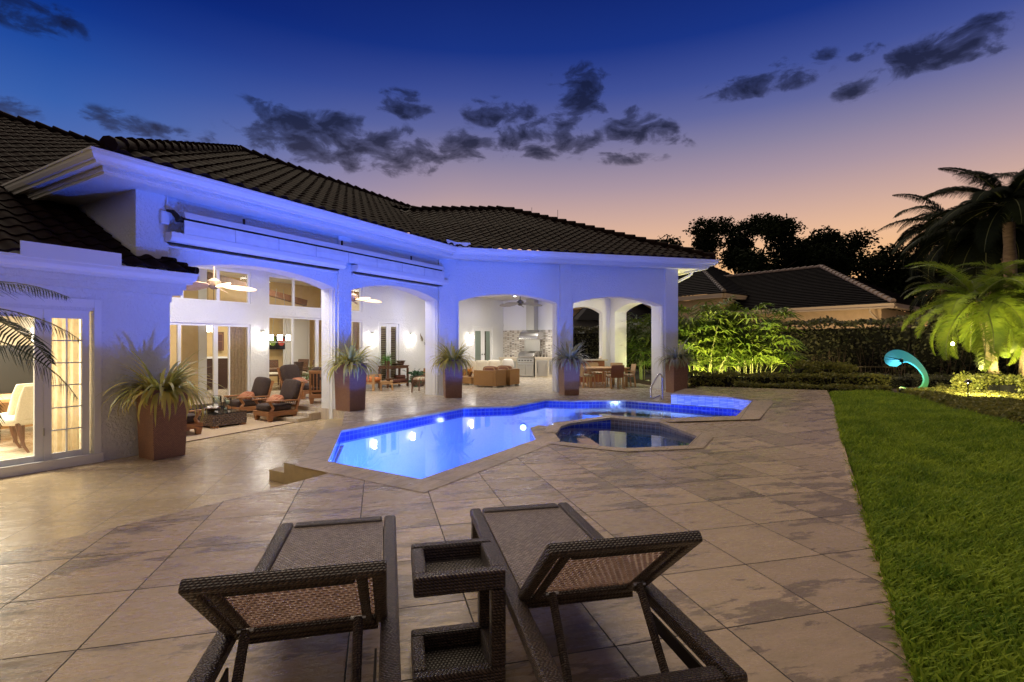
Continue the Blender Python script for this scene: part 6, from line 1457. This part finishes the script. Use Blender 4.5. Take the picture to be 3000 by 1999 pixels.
def palm(name, lab, base, crown, n, L, ll, lw, lm, seed, trunk_r, grp=None, emin=-.7, emax=1.35, droop=(1.2, 2.0), nl=60, bark=BARK, shaft=False, vee=.5, curl=.6, azr=None):
    g = thing(name, lab, 'palm', base, 0, grp); r = np.random.default_rng(seed); b = Vector(base); c = Vector(crown)
    mb = MB(); N = 14; pts = []; rs = []
    for i in range(N + 1):
        f = i / N; p = b.lerp(c, f) + Vector((math.sin(f * 3) * .06, math.cos(f * 2.5) * .04, 0)); pts.append(p); rs.append(trunk_r * (1.25 - .35 * f) * (1 + .07 * ((i * 7) % 3 - 1)))
    mb.tube(pts, rs, 12); mb.build('trunk', bark, g, world=True, smooth=True)
    if shaft: mb = MB(); mb.tube([c, c + Vector((0, 0, .9))], [trunk_r * .85, trunk_r * .45], 10); mb.build('crown_shaft', mat('crown_shaft_green', (.09, .11, .05), rough=.4), g, world=True, smooth=True)
    V, Q, VR, QR = [], [], [], []; top = c + Vector((0, 0, .8 if shaft else 0))
    for i in range(n):
        f = (i + .5) / n; az = i * 2.399 + r.normal(0, .12)
        if azr: az = azr[0] + (azr[1] - azr[0]) * ((i * .618) % 1)
        el = emax + (emin - emax) * f ** .8 + r.normal(0, .07)
        frond_arr(V, Q, VR, QR, (top.x + .06 * math.cos(az), top.y + .06 * math.sin(az), top.z), az, el, L * r.uniform(.85, 1.08), r.uniform(*droop), nl, ll, lw, r, vee, 0, curl)
    arrmesh('crown', V, Q, lm, g, False, True); arrmesh('frond_stalks', VR, QR, mat('frond_stalk', (.14, .15, .05), rough=.5), g, True, True); return g
DATE = 'small date palms lit from below'
b1_ = atY(2922, 1126, 15.6); b1_.z = 0.0
palm('date_palm', 'arching date palm lit bright yellow green, left of the pair at the right border', (b1_.x, b1_.y, 0), tuple(atY(2862, 878, 15.3)), 30, 2.20, .48, .024, PALML, 3, .115, DATE, nl=84, emin=-.95, droop=(1.0, 1.7), curl=.45)
b2_ = atY(2996, 1110, 15.0)
palm('date_palm', 'arching date palm cut by the right border, lit from below', (b2_.x, b2_.y, 0), tuple(atY(3015, 880, 15.0)), 30, 2.05, .46, .024, PALML, 4, .115, DATE, nl=80, emin=-.95, droop=(1.0, 1.7), curl=.45)
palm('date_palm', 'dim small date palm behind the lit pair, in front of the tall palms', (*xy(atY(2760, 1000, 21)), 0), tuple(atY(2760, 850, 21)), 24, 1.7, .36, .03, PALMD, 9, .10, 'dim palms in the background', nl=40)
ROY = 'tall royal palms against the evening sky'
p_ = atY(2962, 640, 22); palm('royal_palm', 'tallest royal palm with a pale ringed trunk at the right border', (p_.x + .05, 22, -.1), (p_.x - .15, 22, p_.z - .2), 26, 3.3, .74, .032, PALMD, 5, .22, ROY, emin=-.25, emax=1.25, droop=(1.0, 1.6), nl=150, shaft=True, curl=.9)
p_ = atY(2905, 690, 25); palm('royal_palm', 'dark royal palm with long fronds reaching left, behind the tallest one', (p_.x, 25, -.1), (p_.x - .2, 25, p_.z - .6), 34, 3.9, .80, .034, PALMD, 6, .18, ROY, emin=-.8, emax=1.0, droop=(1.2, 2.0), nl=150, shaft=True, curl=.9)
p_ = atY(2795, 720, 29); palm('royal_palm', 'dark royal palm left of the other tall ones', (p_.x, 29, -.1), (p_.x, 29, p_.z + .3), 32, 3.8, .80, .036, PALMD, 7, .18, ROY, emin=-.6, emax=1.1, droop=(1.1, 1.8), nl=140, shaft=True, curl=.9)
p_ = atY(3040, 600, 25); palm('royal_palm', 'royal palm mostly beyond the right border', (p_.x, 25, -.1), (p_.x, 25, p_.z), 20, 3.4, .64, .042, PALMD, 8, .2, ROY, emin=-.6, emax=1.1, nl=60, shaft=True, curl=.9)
# near palm at the left border
palm('potted_palm', 'dark feathery palm fronds hanging in from the left border before the glass doors', (-4.80, 3.55, LOW), (-4.70, 3.50, 1.62), 17, 1.45, .40, .013, mat('near_palm_leaflet', (.018, .036, .014), (.030, .036, .012), rough=.6, nscale=3, trans=.15, spec=.12), 15, .05, None, emin=-1.0, emax=.75, droop=(1.0, 1.6), nl=58, vee=.1, curl=.45, azr=(-.75, 1.15))
# ---- trees behind the neighbour
def tree(x, y, h, rx, n, size, lab, seed, ry=None):
    g = thing('broad_tree', lab, 'tree', (x, y, -.1), 0, 'dark trees behind the neighbouring house'); r = np.random.default_rng(seed); C = []; mb = MB(); ry = ry or rx * .7
    mb.tube([(0, 0, 0), (.15, 0, h * .25), (0, .1, h * .45)], [.5, .4, .3], 8)
    cl = []
    for i in range(46):
        a = r.uniform(0, 6.28); q = math.sqrt(r.uniform(0, 1)); zz = h * (.42 + .50 * r.uniform(0, 1) * math.sqrt(max(1 - q * q * .85, .05)))
        c = np.array([rx * q * math.cos(a), ry * q * math.sin(a), zz]); cl.append(c)
        if i % 3 == 0: mb.tube([(0, .1, h * .42), tuple(c * (.55, .55, .8)), tuple(c)], [.16, .09, .03], 5, caps=False)
    for i in range(n):
        c = cl[int(r.integers(len(cl)))]; d = r.normal(size=3); d /= np.linalg.norm(d); rr = r.uniform(.2, 1) ** .5 * r.uniform(.9, 1.75); C.append(c + d * (rr, rr, rr * .7))
    mb.build('trunk', BARKD, g); leaf_cloud('crown', C, size, TREEL, g, seed, .6)
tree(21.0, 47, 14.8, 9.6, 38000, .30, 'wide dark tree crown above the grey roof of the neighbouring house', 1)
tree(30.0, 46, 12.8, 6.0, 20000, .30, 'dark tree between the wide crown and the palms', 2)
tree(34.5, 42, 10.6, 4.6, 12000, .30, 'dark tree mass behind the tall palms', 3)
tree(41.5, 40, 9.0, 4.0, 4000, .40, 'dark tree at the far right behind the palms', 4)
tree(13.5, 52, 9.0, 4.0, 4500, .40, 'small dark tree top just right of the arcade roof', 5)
# ---- fence
fa, fb = Vector((18.5, 17.0)), Vector((12.4, 19.2))
fn = thing('metal_fence', 'low dark metal fence with thin bars behind the date palms', 'fence', (fa.x, fa.y, -.1)); d = (fb - fa).normalized(); L = (fb - fa).length
mb = MB()
for z in (.10, .58): mb.bar((fa.x, fa.y, z), (fb.x, fb.y, z), .035, .035)
for i in range(int(L / .16)): p = fa + d * (i * .16); mb.bar((p.x, p.y, -.06), (p.x, p.y, .60), .014, .014)
FENCE = mat('fence_bronze', (.20, .15, .10), rough=.5, metal=.3)
mb.build('bar_panel', FENCE, fn, world=True)
for i in range(5): p = fa + d * (L * i / 4); mb = MB(); mb.box((p.x, p.y, .28), (.07, .07, .74)); mb.build('post', FENCE, fn, world=True)
# ---- sculpture
sp_ = at(2672, 1150, .13); Yc = sp_.y
cv = [(2640, 1136), (2662, 1146), (2685, 1147), (2703, 1138), (2712, 1118), (2708, 1096), (2694, 1075), (2676, 1058), (2654, 1046), (2634, 1044), (2619, 1052), (2622, 1062), (2634, 1068)]
pts = [atY(u, v, Yc + (.10 * math.sin(i * .5))) for i, (u, v) in enumerate(cv)]
wd = [.06, .12, .16, .18, .19, .20, .23, .27, .32, .36, .36, .26, .12]
sg = thing('ribbon_sculpture', 'curled ribbon sculpture fading from aqua blue to green at the edge of the lawn', 'sculpture', (sp_.x, sp_.y, .13))
def cr(P, n=5):
    o = []
    for i in range(len(P) - 1):
        p0, p1, p2, p3 = P[max(i - 1, 0)], P[i], P[i + 1], P[min(i + 2, len(P) - 1)]
        for k in range(n): t = k / n; o.append(.5 * ((2 * p1) + (p2 - p0) * t + (2 * p0 - 5 * p1 + 4 * p2 - p3) * t * t + (3 * p1 - p0 - 3 * p2 + p3) * t ** 3))
    return o + [P[-1]]
sm2 = cr(pts); wd2 = [v.x for v in cr([Vector((w, 0, 0)) for w in wd])]
mb = MB(); vs = []
for i, (p, w) in enumerate(zip(sm2, wd2)):
    t_ = (sm2[min(i + 1, len(sm2) - 1)] - sm2[max(i - 1, 0)]).normalized(); tw = 1.35 - .75 * i / len(sm2)
    nrm_ = Vector((0, 1, 0)).cross(t_).normalized(); ax = (Vector((0, 1, 0)) * math.cos(tw) + nrm_ * math.sin(tw)).normalized(); nn = ax.cross(t_).normalized()
    vs += [p - ax * w * .6 + nn * .02, p + ax * w * .6 + nn * .02, p + ax * w * .6 - nn * .02, p - ax * w * .6 - nn * .02]
k = len(sm2); mb.add(vs, [(4 * i + j, 4 * i + (j + 1) % 4, 4 * i + 4 + (j + 1) % 4, 4 * i + 4 + j) for i in range(k - 1) for j in range(4)] + [(0, 1, 2, 3), (4 * k - 1, 4 * k - 2, 4 * k - 3, 4 * k - 4)])
t = NT('aqua_green_lacquer'); sp3 = t.new('ShaderNodeSeparateXYZ'); tc = t.new('ShaderNodeTexCoord'); t.l(tc.outputs['Object'], sp3.inputs[0])
t.l(t.ramp(t.math('MULTIPLY', sp3.outputs[2], 1.0), [(.10, (.16, .55, .22, 1)), (.45, (.10, .58, .46, 1)), (.85, (.07, .50, .80, 1))]), t.b.inputs['Base Color']); t.b.inputs['Roughness'].default_value = .35
mb.build('ribbon', t.m, sg, world=True, smooth=True, ang=50)
mb = MB(); mb.box((0, 0, -.06), (.5, .36, .08)); mb.build('base', STEPM, sg)
# ---- neighbour's house
NC = Vector((19.4, 26.0, 0)); ND = Vector((-.63, .777, 0)); NI = Vector((.777, .629, 0))       # along the front, into the house
MN = frame(NC, ND, Vector((-ND.y, ND.x, 0)))
NI = -Vector((-ND.y, ND.x, 0)) if Vector((-ND.y, ND.x, 0)).dot(NI) < 0 else Vector((-ND.y, ND.x, 0))
MN = Matrix.Identity(4)
for i in range(3): MN[i][0] = ND[i]; MN[i][1] = NI[i]; MN[i][3] = NC[i]
nh = thing('neighbour_house', 'neighbouring house with tan walls and a dark grey tiled hip roof beyond the hedge', 'house', (NC.x, NC.y, -.05))
def np_(mb, nm, m, **k): return mb.build(nm, m, nh, world=True, **k)
TANW = mat('tan_stucco', (.62, .46, .29), (.55, .40, .25), rough=.85, nscale=3, bump=.3, bscale=30)
NTRIM = mat('tan_trim', (.50, .40, .30), rough=.6)
mb = MB(); mb.bx(.7, 9.0, .6, 9, -.1, 3.30, MN); np_(mb, 'wall', TANW)
mb = MB(); mb.bx(9.0, 24, -.6, 9, -.1, 4.35, MN); np_(mb, 'wall', TANW)
e_ = lambda x, y, z: MN @ Vector((x, y, z))
def eave(path, z, h, nm):
    mb = MB(); sweep(mb, path, [(.0, z - .02), (.45, z - .02), (.47, z + .02), (.52, z + .05), (.55, z + h), (.48, z + h), (.0, z + h)]); return np_(mb, nm, NTRIM)
eave([xy(e_(.7, 9, 0)), xy(e_(.7, .6, 0)), xy(e_(9.0, .6, 0))][::-1], 3.30, .17, 'eave') if False else None
def fascia(a, b, z, h, nm='eave', m=NTRIM):
    mb = MB(); mb.bar((*xy(a), z), (*xy(b), z), .12, h); mb.bar((*xy(a), z - h * .6), (*xy(b), z - h * .6), .30, h * .35); return np_(mb, nm, m)
fascia(e_(-.02, .02, 0), e_(9.0, .02, 0), 3.42, .20); fascia(e_(.05, .15, 0), e_(.05, 9, 0), 3.42, .20, 'eave', NTRIM)
fascia(e_(8.55, -1.1, 0), e_(24, -1.1, 0), 4.50, .22); fascia(e_(8.5, -1.0, 0), e_(8.5, 3, 0), 4.50, .22)
def flat(pts, nm='roof'):
    # lapped rows of flat tiles on a slope: pts = eave left, eave right, top right, top left
    mb = MB(); a, b, c, d = [Vector(p) for p in pts]; n = 26; nr = (b - a).cross(d - a).normalized(); nr = nr if nr.z > 0 else -nr
    for i in range(n):
        f, g2 = i / n, (i + 1.08) / n; p0, p1 = a.lerp(d, f), b.lerp(c, f); p2, p3 = b.lerp(c, min(g2, 1)), a.lerp(d, min(g2, 1))
        mb.add([p0 + nr * .0, p1 + nr * .0, p1 + nr * .06, p0 + nr * .06, p2, p3], [(0, 1, 2, 3), (3, 2, 4, 5)])
    return np_(mb, nm, ROOF2)
zE = 3.5; dN = 5.3; zR = 6.45
flat((e_(0, 0, zE), e_(9.2, 0, zE), e_(14, dN, zR), e_(dN, dN, zR))); flat((e_(0, 10.6, zE), e_(0, 0, zE), e_(dN, dN, zR), e_(dN, dN + .1, zR)))
mb = MB(); caps(mb, e_(.05, .05, zE + .06), e_(dN, dN, zR + .04), .13, .42); caps(mb, e_(dN, dN, zR + .03), e_(14, dN, zR + .03), .10, .42)
np_(mb, 'ridge_caps', mat('ridge_tile', (.20, .15, .14), rough=.7), smooth=True)
z2, r2 = 4.62, 8.6
flat((e_(8.4, -1.2, z2), e_(24, -1.2, z2), e_(24, 6.5, r2), e_(15.6, 6.5, r2))); flat((e_(8.4, 9, z2), e_(8.4, -1.2, z2), e_(15.6, 6.5, r2), e_(15.6, 7, r2)))
mb = MB(); caps(mb, e_(8.45, -1.15, z2 + .06), e_(15.6, 6.5, r2 + .04), .12, .42); caps(mb, e_(15.6, 6.5, r2 + .04), e_(24, 6.5, r2 + .04), .10, .42); np_(mb, 'ridge_caps', mat('ridge_tile_dark', (.12, .10, .10), rough=.7), smooth=True)
mb = MB(); mb.tube([e_(1.05, .0, 3.36), e_(1.05, .05, 3.1), e_(.85, .5, 2.7), e_(.85, .55, 0)], .06, 8); np_(mb, 'downspout', NTRIM, smooth=True)
# second neighbour seen through the fourth arch
n2 = thing('rear_house', 'dark neighbouring house with a pale cornice tinted with aqua light seen through the arches at the back', 'house', (6.0, 36.0, 0))
mb = MB(); mb.bx(4.2, 11.0, 36, 44, -.1, 3.2); mb.build('wall', mat('dim_grey_wall', (.16, .15, .15), rough=.9), n2, world=True)
mb = MB(); mb.add([(4.5, 35.4, 3.1), (12, 35.4, 3.1), (12, 40, 6.2), (7.5, 40, 6.2), (4.5, 44, 3.1)], [(0, 1, 2, 3), (0, 3, 4)]); mb.build('roof', ROOF2, n2, world=True)
AQ_LIT = mat('aqua_lit_trim', (.56, .64, .62), rough=.5)  # white cornice with the aqua light on it mixed into the colour
mb = MB(); mb.bar((4.6, 35.3, 2.2), (6.4, 35.3, 2.75), .3, .22); mb.bx(6.3, 7.6, 35.2, 35.5, 2.55, 2.95); mb.bx(8.2, 8.75, 35.2, 35.5, 1.9, 3.0); mb.build('cornice', AQ_LIT, n2, world=True)
# ---- garden lamps: fixtures with real lights
def uplight(x, y, z, tx, ty, tz, power, col, lab, spot=95):
    g = thing('garden_spotlight', lab, 'garden light', (x, y, z), 0, 'garden spotlights under the plants'); d = (Vector((tx, ty, tz)) - Vector((x, y, z + .1))).normalized(); q = Matrix.Translation((0, 0, .10)) @ d.to_track_quat('Z', 'Y').to_matrix().to_4x4()
    mb = MB(); mb.lathe([(.025, -.06), (.04, -.05), (.045, .04), (.04, .045)], n=12, M=q); mb.tube([(0, 0, -.05), (0, 0, .07)], .012, 6); mb.build('housing', METALD, g); mb = MB(); mb.lathe([(.036, .041), (.02, .044), (.001, .045)], n=10, M=q); mb.build('lens', BULBG, g)
    l = bpy.data.lights.new('garden_light', 'SPOT'); l.energy = power; l.color = col; l.spot_size = R(spot); l.spot_blend = .8; l.shadow_soft_size = .05
    o = bpy.data.objects.new('garden_light', l); COL.objects.link(o); o.location = Vector((x, y, z + .10)) + d * .06; o.rotation_euler = d.to_track_quat('-Z', 'Y').to_euler()
YG = (1, .86, .34)
uplight(6.1, 16.35, .02, 6.4, 18, 1.9, 700, YG, 'garden spotlight hidden in front of the fan palms nearest the end column', 130)
uplight(7.35, 16.35, .02, 7.4, 18, 2.0, 800, YG, 'garden spotlight between the two lit fan palm clumps', 140)
uplight(8.7, 16.45, .02, 8.6, 18, 1.9, 600, YG, 'garden spotlight in front of the right fan palm clump', 120)
uplight(5.75, 18.4, -.02, 5.3, 20.2, 1.2, 170, (.8, 1, .4), 'garden spotlight outside the end arch', 120)
uplight(b1_.x - .7, b1_.y - .9, 0, b1_.x - .6, b1_.y - .1, 2.6, 1150, YG, 'garden spotlight at the foot of the left date palm', 120)
uplight(b1_.x + .25, b1_.y - .35, 0, b1_.x - .1, b1_.y + .1, 2.0, 60, YG, 'garden spotlight grazing the trunk of the left date palm', 90)
uplight(b2_.x + .1, b2_.y - .8, 0, b2_.x, b2_.y, 2.6, 900, YG, 'garden spotlight at the foot of the right date palm', 120)
for x_, y_ in ((13.2, 23.6), (16.2, 21.0)): uplight(x_, y_, .02, x_ + 2.2, y_ + 2.6, 2.9, 800, (1, .72, .40), 'garden spotlight behind the tall hedge aimed at the tan neighbour wall', 140)
pl = atY(2836, 1180, 10.9); g = thing('path_light', 'thin bronze path light standing before the golden shrub', 'garden light', (pl.x, pl.y, .12)); mb = MB(); mb.tube([(0, 0, 0), (0, 0, .50)], .012, 8); mb.build('post', METALD, g, smooth=True); mb = MB(); mb.lathe([(.012, .50), (.075, .47), (.08, .48), (.02, .54), (.001, .55)], n=14); mb.build('hood', METALD, g, smooth=True); mb = MB(); mb.lathe([(.008, .45), (.013, .46), (.008, .475)], n=10); mb.build('lens', BULBG, g)
l = bpy.data.lights.new('path_lamp', 'SPOT'); l.energy = 520; l.color = (1, .88, .42); l.spot_size = R(140); l.spot_blend = .9; l.shadow_soft_size = .03; o = bpy.data.objects.new('path_lamp', l); COL.objects.link(o); o.location = (pl.x, pl.y, .70); o.rotation_euler = (Vector((12.4, 12.1, .45)) - Vector((pl.x, pl.y, .70))).to_track_quat('-Z', 'Y').to_euler()
uplight(sp_.x - .9, sp_.y - .8, .16, sp_.x, sp_.y, .9, 130, (.85, .97, 1), 'small added spotlight at the lawn edge brightening the ribbon sculpture', 70)  # added spotlight, lifts the sculpture out of the dark
uplight(9.7, 17.6, 0, 10.4, 21, .9, 320, YG, 'garden spotlight low among the stems of the tall hedge', 120)
bp_ = atY(2791, 1008, 14.9); g = thing('tree_lamp', 'tiny bright lamp glowing among the fronds of the left date palm', 'garden light', bp_); mb = MB(); mb.lathe([(0.001, -.05), (.035, -.03), (.045, .01), (.02, .05), (.001, .055)], n=12); mb.build('globe', BULBG, g, smooth=True); mb = MB(); mb.tube([(0, 0, .05), (.1, .2, .3)], .008, 5); mb.build('hook', METALD, g)
# ================================================================== lights of the house and pool
def area(p, sx, sy, power, col=(1, .93, .82), rot=None):
    l = bpy.data.lights.new('ceiling_light', 'AREA'); l.shape = 'RECTANGLE'; l.size = sx; l.size_y = sy; l.energy = power; l.color = col
    o = bpy.data.objects.new('ceiling_light', l); COL.objects.link(o); o.location = p
    if rot: o.rotation_euler = rot
    return o
WARM = (1, .90, .76)
area(PA(-5.3, 1.0, CZ - .03), .9, .9, 115, (1, .93, .80)); area(PA(-1.6, 1.1, CZ - .03), .9, .9, 74, (1, .94, .82)); area(PA(2.2, 1.4, CZ - .03), .9, .9, 58, (1, .95, .86)); area(PA(6.2, 1.2, CZ - .03), .9, .9, 55, (1, .96, .88))
area(PB(5.2, 1.8, CZ - .03), .9, .9, 68, (1, .95, .85))
area(PA(-4.9, 5.8, TOPW - .14), 1.2, 1.2, 105, WARM); area(PA(-1.0, 5.8, TOPW - .14), 1.2, 1.2, 115, WARM)
area(PA((f2l + f2r) / 2, 5.0, 2.7), .6, .6, 30, WARM); area(PA((f1l + f1r) / 2, 4.6, 2.7), .4, .4, 6, WARM)
area(PA(-9.3, 2.2, 2.14), 1.6, 1.6, 430, (1, .90, .70))
BL = (.05, .14, 1)
pool_lamp((-1.30, 5.78, -.95), (-3.0, 9.0, 1.2), 'underwater lamp in the near left pool wall', 640, col=BL)
pool_lamp((-.42, 6.20, -.75), (-5.6, 7.6, 1.6), 'underwater lamp low in the near pool wall, turned to the left wing', 740, col=BL)
pool_lamp((.18, 7.30, -.85), (-1.0, 12.0, 1.2), 'underwater lamp in the near pool wall before the spa', 1020, col=BL)
pool_lamp((2.9, 9.75, -.85), (3.0, 14.0, 1.2), 'underwater lamp in the pool wall beyond the spa', 720, col=BL)
pool_lamp((3.75, 9.95, -.30), (3.0, 11.6, -1.3), 'underwater lamp by the shallow steps on the right', 420, spot=110, col=(.42, .56, 1))
pool_lamp((.25, 11.45, -.45), (0.2, 9.0, -.6), 'underwater lamp glowing in the far pool wall', 120, col=(.5, .62, 1))
l = bpy.data.lights.new('spa_fill_light', 'POINT'); l.energy = 16; l.color = (.25, .42, 1); l.shadow_soft_size = .08  # added lamp without a fixture, brightens the dark spa
o = bpy.data.objects.new('spa_fill_light', l); COL.objects.link(o); o.location = (2.0, 8.35, -.45)
# added fill light: one very soft, weak sun from beyond the house
sl = bpy.data.lights.new('Sun', 'SUN'); sl.energy = 1.7; sl.color = (1, .83, .58); sl.angle = R(55)
so = bpy.data.objects.new('Sun', sl); COL.objects.link(so)
so.rotation_euler = Vector((-.18, .62, .76)).to_track_quat('Z', 'Y').to_euler()
# ================================================================== sky
W = bpy.data.worlds.new('World'); S.world = W; W.use_nodes = True; nt = W.node_tree; N = nt.nodes
for n_ in list(N): N.remove(n_)
def wn(t, **k):
    x = N.new(t)
    for a, b in k.items(): setattr(x, a, b)
    return x
def wm(op, a, b=None, c=None, clamp=False):
    x = wn('ShaderNodeMath', operation=op); x.use_clamp = clamp
    for i, q in enumerate((a, b, c)):
        if q is None: continue
        if isinstance(q, (int, float)): x.inputs[i].default_value = q
        else: nt.links.new(q, x.inputs[i])
    return x.outputs[0]
def wramp(f, st, interp='EASE'):
    x = wn('ShaderNodeValToRGB'); x.color_ramp.interpolation = interp; e = x.color_ramp.elements
    while len(e) < len(st): e.new(.5)
    for el, (p, c) in zip(e, st): el.position = p; el.color = c
    nt.links.new(f, x.inputs[0]); return x.outputs[0]
def wmix(f, a, b):
    x = wn('ShaderNodeMix', data_type='RGBA')
    for i, q in ((0, f), (6, a), (7, b)):
        if isinstance(q, (int, float, tuple)): x.inputs[i].default_value = q
        else: nt.links.new(q, x.inputs[i])
    return x.outputs[2]
tc = wn('ShaderNodeTexCoord'); sx = wn('ShaderNodeSeparateXYZ'); nt.links.new(tc.outputs['Generated'], sx.inputs[0])
az = wm('ARCTAN2', sx.outputs[0], sx.outputs[1]); el = wm('ARCSINE', sx.outputs[2])
d2 = 180 / math.pi; azd = wm('MULTIPLY', az, d2); eld = wm('MULTIPLY', el, d2)
t_ = wm('DIVIDE', wm('ADD', eld, .3), 40.0, clamp=True)
e_p = lambda d: d / 40
west = wramp(t_, [(e_p(0), srgb(250, 178, 104)), (e_p(8), srgb(248, 192, 134)), (e_p(11), srgb(236, 188, 152)), (e_p(14), srgb(206, 170, 158)), (e_p(17), srgb(172, 150, 162)), (e_p(20), srgb(138, 130, 160)), (e_p(23), srgb(98, 104, 158)), (e_p(26), srgb(66, 82, 152)), (e_p(30), srgb(26, 52, 132)), (e_p(38), srgb(8, 26, 96))], 'LINEAR')
east = wramp(t_, [(e_p(0), srgb(130, 120, 160)), (e_p(10), srgb(112, 122, 176)), (e_p(16), srgb(84, 112, 180)), (e_p(20), srgb(56, 96, 174)), (e_p(23.5), srgb(34, 76, 160)), (e_p(27), srgb(14, 52, 138)), (e_p(31), srgb(6, 32, 112)), (e_p(38), srgb(4, 18, 84))], 'LINEAR')
fac = wm('SMOOTH_MIN', 1.0, wm('MULTIPLY_ADD', azd, 1 / 36.0, 1.16, clamp=True), .1)
away = wm('SUBTRACT', 1.0, wm('DIVIDE', wm('SUBTRACT', wm('ABSOLUTE', wm('SUBTRACT', azd, 22.0)), 40.0), 60.0, clamp=True), clamp=True)
fac = wm('MULTIPLY', wm('MULTIPLY', fac, 1.0, clamp=True), away, clamp=True)
sky = wmix(fac, east, west)
back = wm('DIVIDE', wm('SUBTRACT', wm('ABSOLUTE', wm('SUBTRACT', azd, 10.0)), 85.0), 50.0, clamp=True)
sky = wmix(back, sky, (.15, .12, .105, 1))  # added warm fill in the unseen sky behind the camera
lb = wm('MULTIPLY', wm('DIVIDE', wm('SUBTRACT', -85.0, azd), 25.0, clamp=True), wm('DIVIDE', wm('ADD', azd, 178.0), 25.0, clamp=True))
sky = wmix(lb, sky, (.46, .37, .28, 1))  # added brighter fill glow, unseen, to the left and behind
# clouds: dark banks at given compass bearing and height, broken up by noise
mp = wn('ShaderNodeCombineXYZ'); nt.links.new(wm('MULTIPLY', azd, .10), mp.inputs[0]); nt.links.new(wm('MULTIPLY', eld, .19), mp.inputs[1])
nz = wn('ShaderNodeTexNoise'); nz.inputs['Scale'].default_value = 3.0; nz.inputs['Detail'].default_value = 12; nz.inputs['Roughness'].default_value = .60; nz.inputs['Distortion'].default_value = .35; nt.links.new(mp.outputs[0], nz.inputs['Vector'])
def pxdir(u, v):
    x, z = (u - 1500) / F, (VH - v) / F; return math.degrees(math.atan(x)), math.degrees(math.atan(z / math.sqrt(1 + x * x)))
acc = None
CL = [(900, 395, 170, 75, 1.15), (1010, 420, 250, 70, 1.0), (1120, 470, 160, 40, 1.0), (830, 350, 100, 45, .9), (1180, 305, 85, 38, 1.0), (1460, 330, 95, 40, .95), (1700, 270, 85, 70, 1.05), (1640, 350, 75, 36, .8), (1590, 410, 150, 50, 1.0), (1350, 430, 120, 45, .85), (1880, 380, 95, 50, 1.0), (1800, 330, 110, 26, .55), (1850, 455, 120, 24, .7), (1960, 420, 90, 22, .6), (2230, 245, 160, 36, 1.0), (2340, 185, 110, 26, .7), (2520, 255, 75, 36, 1.0), (2700, 170, 170, 46, 1.1), (2840, 120, 190, 55, 1.15), (2540, 155, 50, 24, .9), (330, 350, 90, 30, .8), (480, 395, 120, 26, .75), (760, 305, 70, 22, .6), (40, 330, 120, 40, .7), (80, 40, 170, 50, .75), (620, 410, 90, 22, .4)]
for u, v, ru, rv, s in CL:
    a, e = pxdir(u, v); a2, _ = pxdir(u + ru, v); _, e2 = pxdir(u, v - rv); ra, re = max(abs(a2 - a), .5), max(abs(e2 - e), .4)
    q = wm('ADD', wm('POWER', wm('DIVIDE', wm('SUBTRACT', azd, a), ra), 2.0), wm('POWER', wm('DIVIDE', wm('SUBTRACT', eld, e), re), 2.0))
    v_ = wm('MULTIPLY', wm('SUBTRACT', 1.0, wm('MULTIPLY', q, .50), clamp=True), s)
    acc = v_ if acc is None else wm('MAXIMUM', acc, v_)
den = wm('ADD', wm('MULTIPLY', acc, .95), wm('MULTIPLY', wm('SUBTRACT', nz.outputs['Fac'], .5), 4.3))
mask = wm('MULTIPLY', wm('DIVIDE', wm('SUBTRACT', den, .28), .40, clamp=True), wm('MULTIPLY', acc, 2.5, clamp=True), clamp=True)
ccol = wramp(t_, [(e_p(12), srgb(100, 76, 88)), (e_p(18), srgb(44, 42, 60)), (e_p(22), srgb(24, 28, 50)), (e_p(30), srgb(14, 20, 44))], 'LINEAR')
edge = wmix(wm('MULTIPLY', mask, .90), sky, wmix(wm('MULTIPLY', wm('SUBTRACT', den, .5), 1.3, clamp=True), wmix(.45, ccol, sky), ccol))
below = wm('MULTIPLY', wm('SUBTRACT', 0.0, sx.outputs[2]), 12.0, clamp=True)
final = wmix(below, edge, (.02, .02, .025, 1))
bg = wn('ShaderNodeBackground'); nt.links.new(final, bg.inputs[0]); bg.inputs[1].default_value = 1.0
wo = wn('ShaderNodeOutputWorld'); nt.links.new(bg.outputs[0], wo.inputs[0])
# ================================================================== camera and colour
cd = bpy.data.cameras.new('Camera'); cam = bpy.data.objects.new('Camera', cd); COL.objects.link(cam); S.camera = cam
cd.sensor_width = 36; cd.lens = 18; cd.shift_y = .0035; cd.clip_start = .05; cd.clip_end = 600
cam.location = (0, 0, EYE); cam.rotation_euler = (R(90), 0, 0)
vs = S.view_settings; vs.view_transform = 'Standard'; vs.look = 'None'; vs.exposure = 0; vs.gamma = 1; vs.use_curve_mapping = False
cy = S.cycles; cy.use_denoising = True; cy.max_bounces = 10; cy.diffuse_bounces = 4; cy.glossy_bounces = 4; cy.transparent_max_bounces = 16; cy.sample_clamp_indirect = 6; cy.caustics_reflective = False; cy.caustics_refractive = False
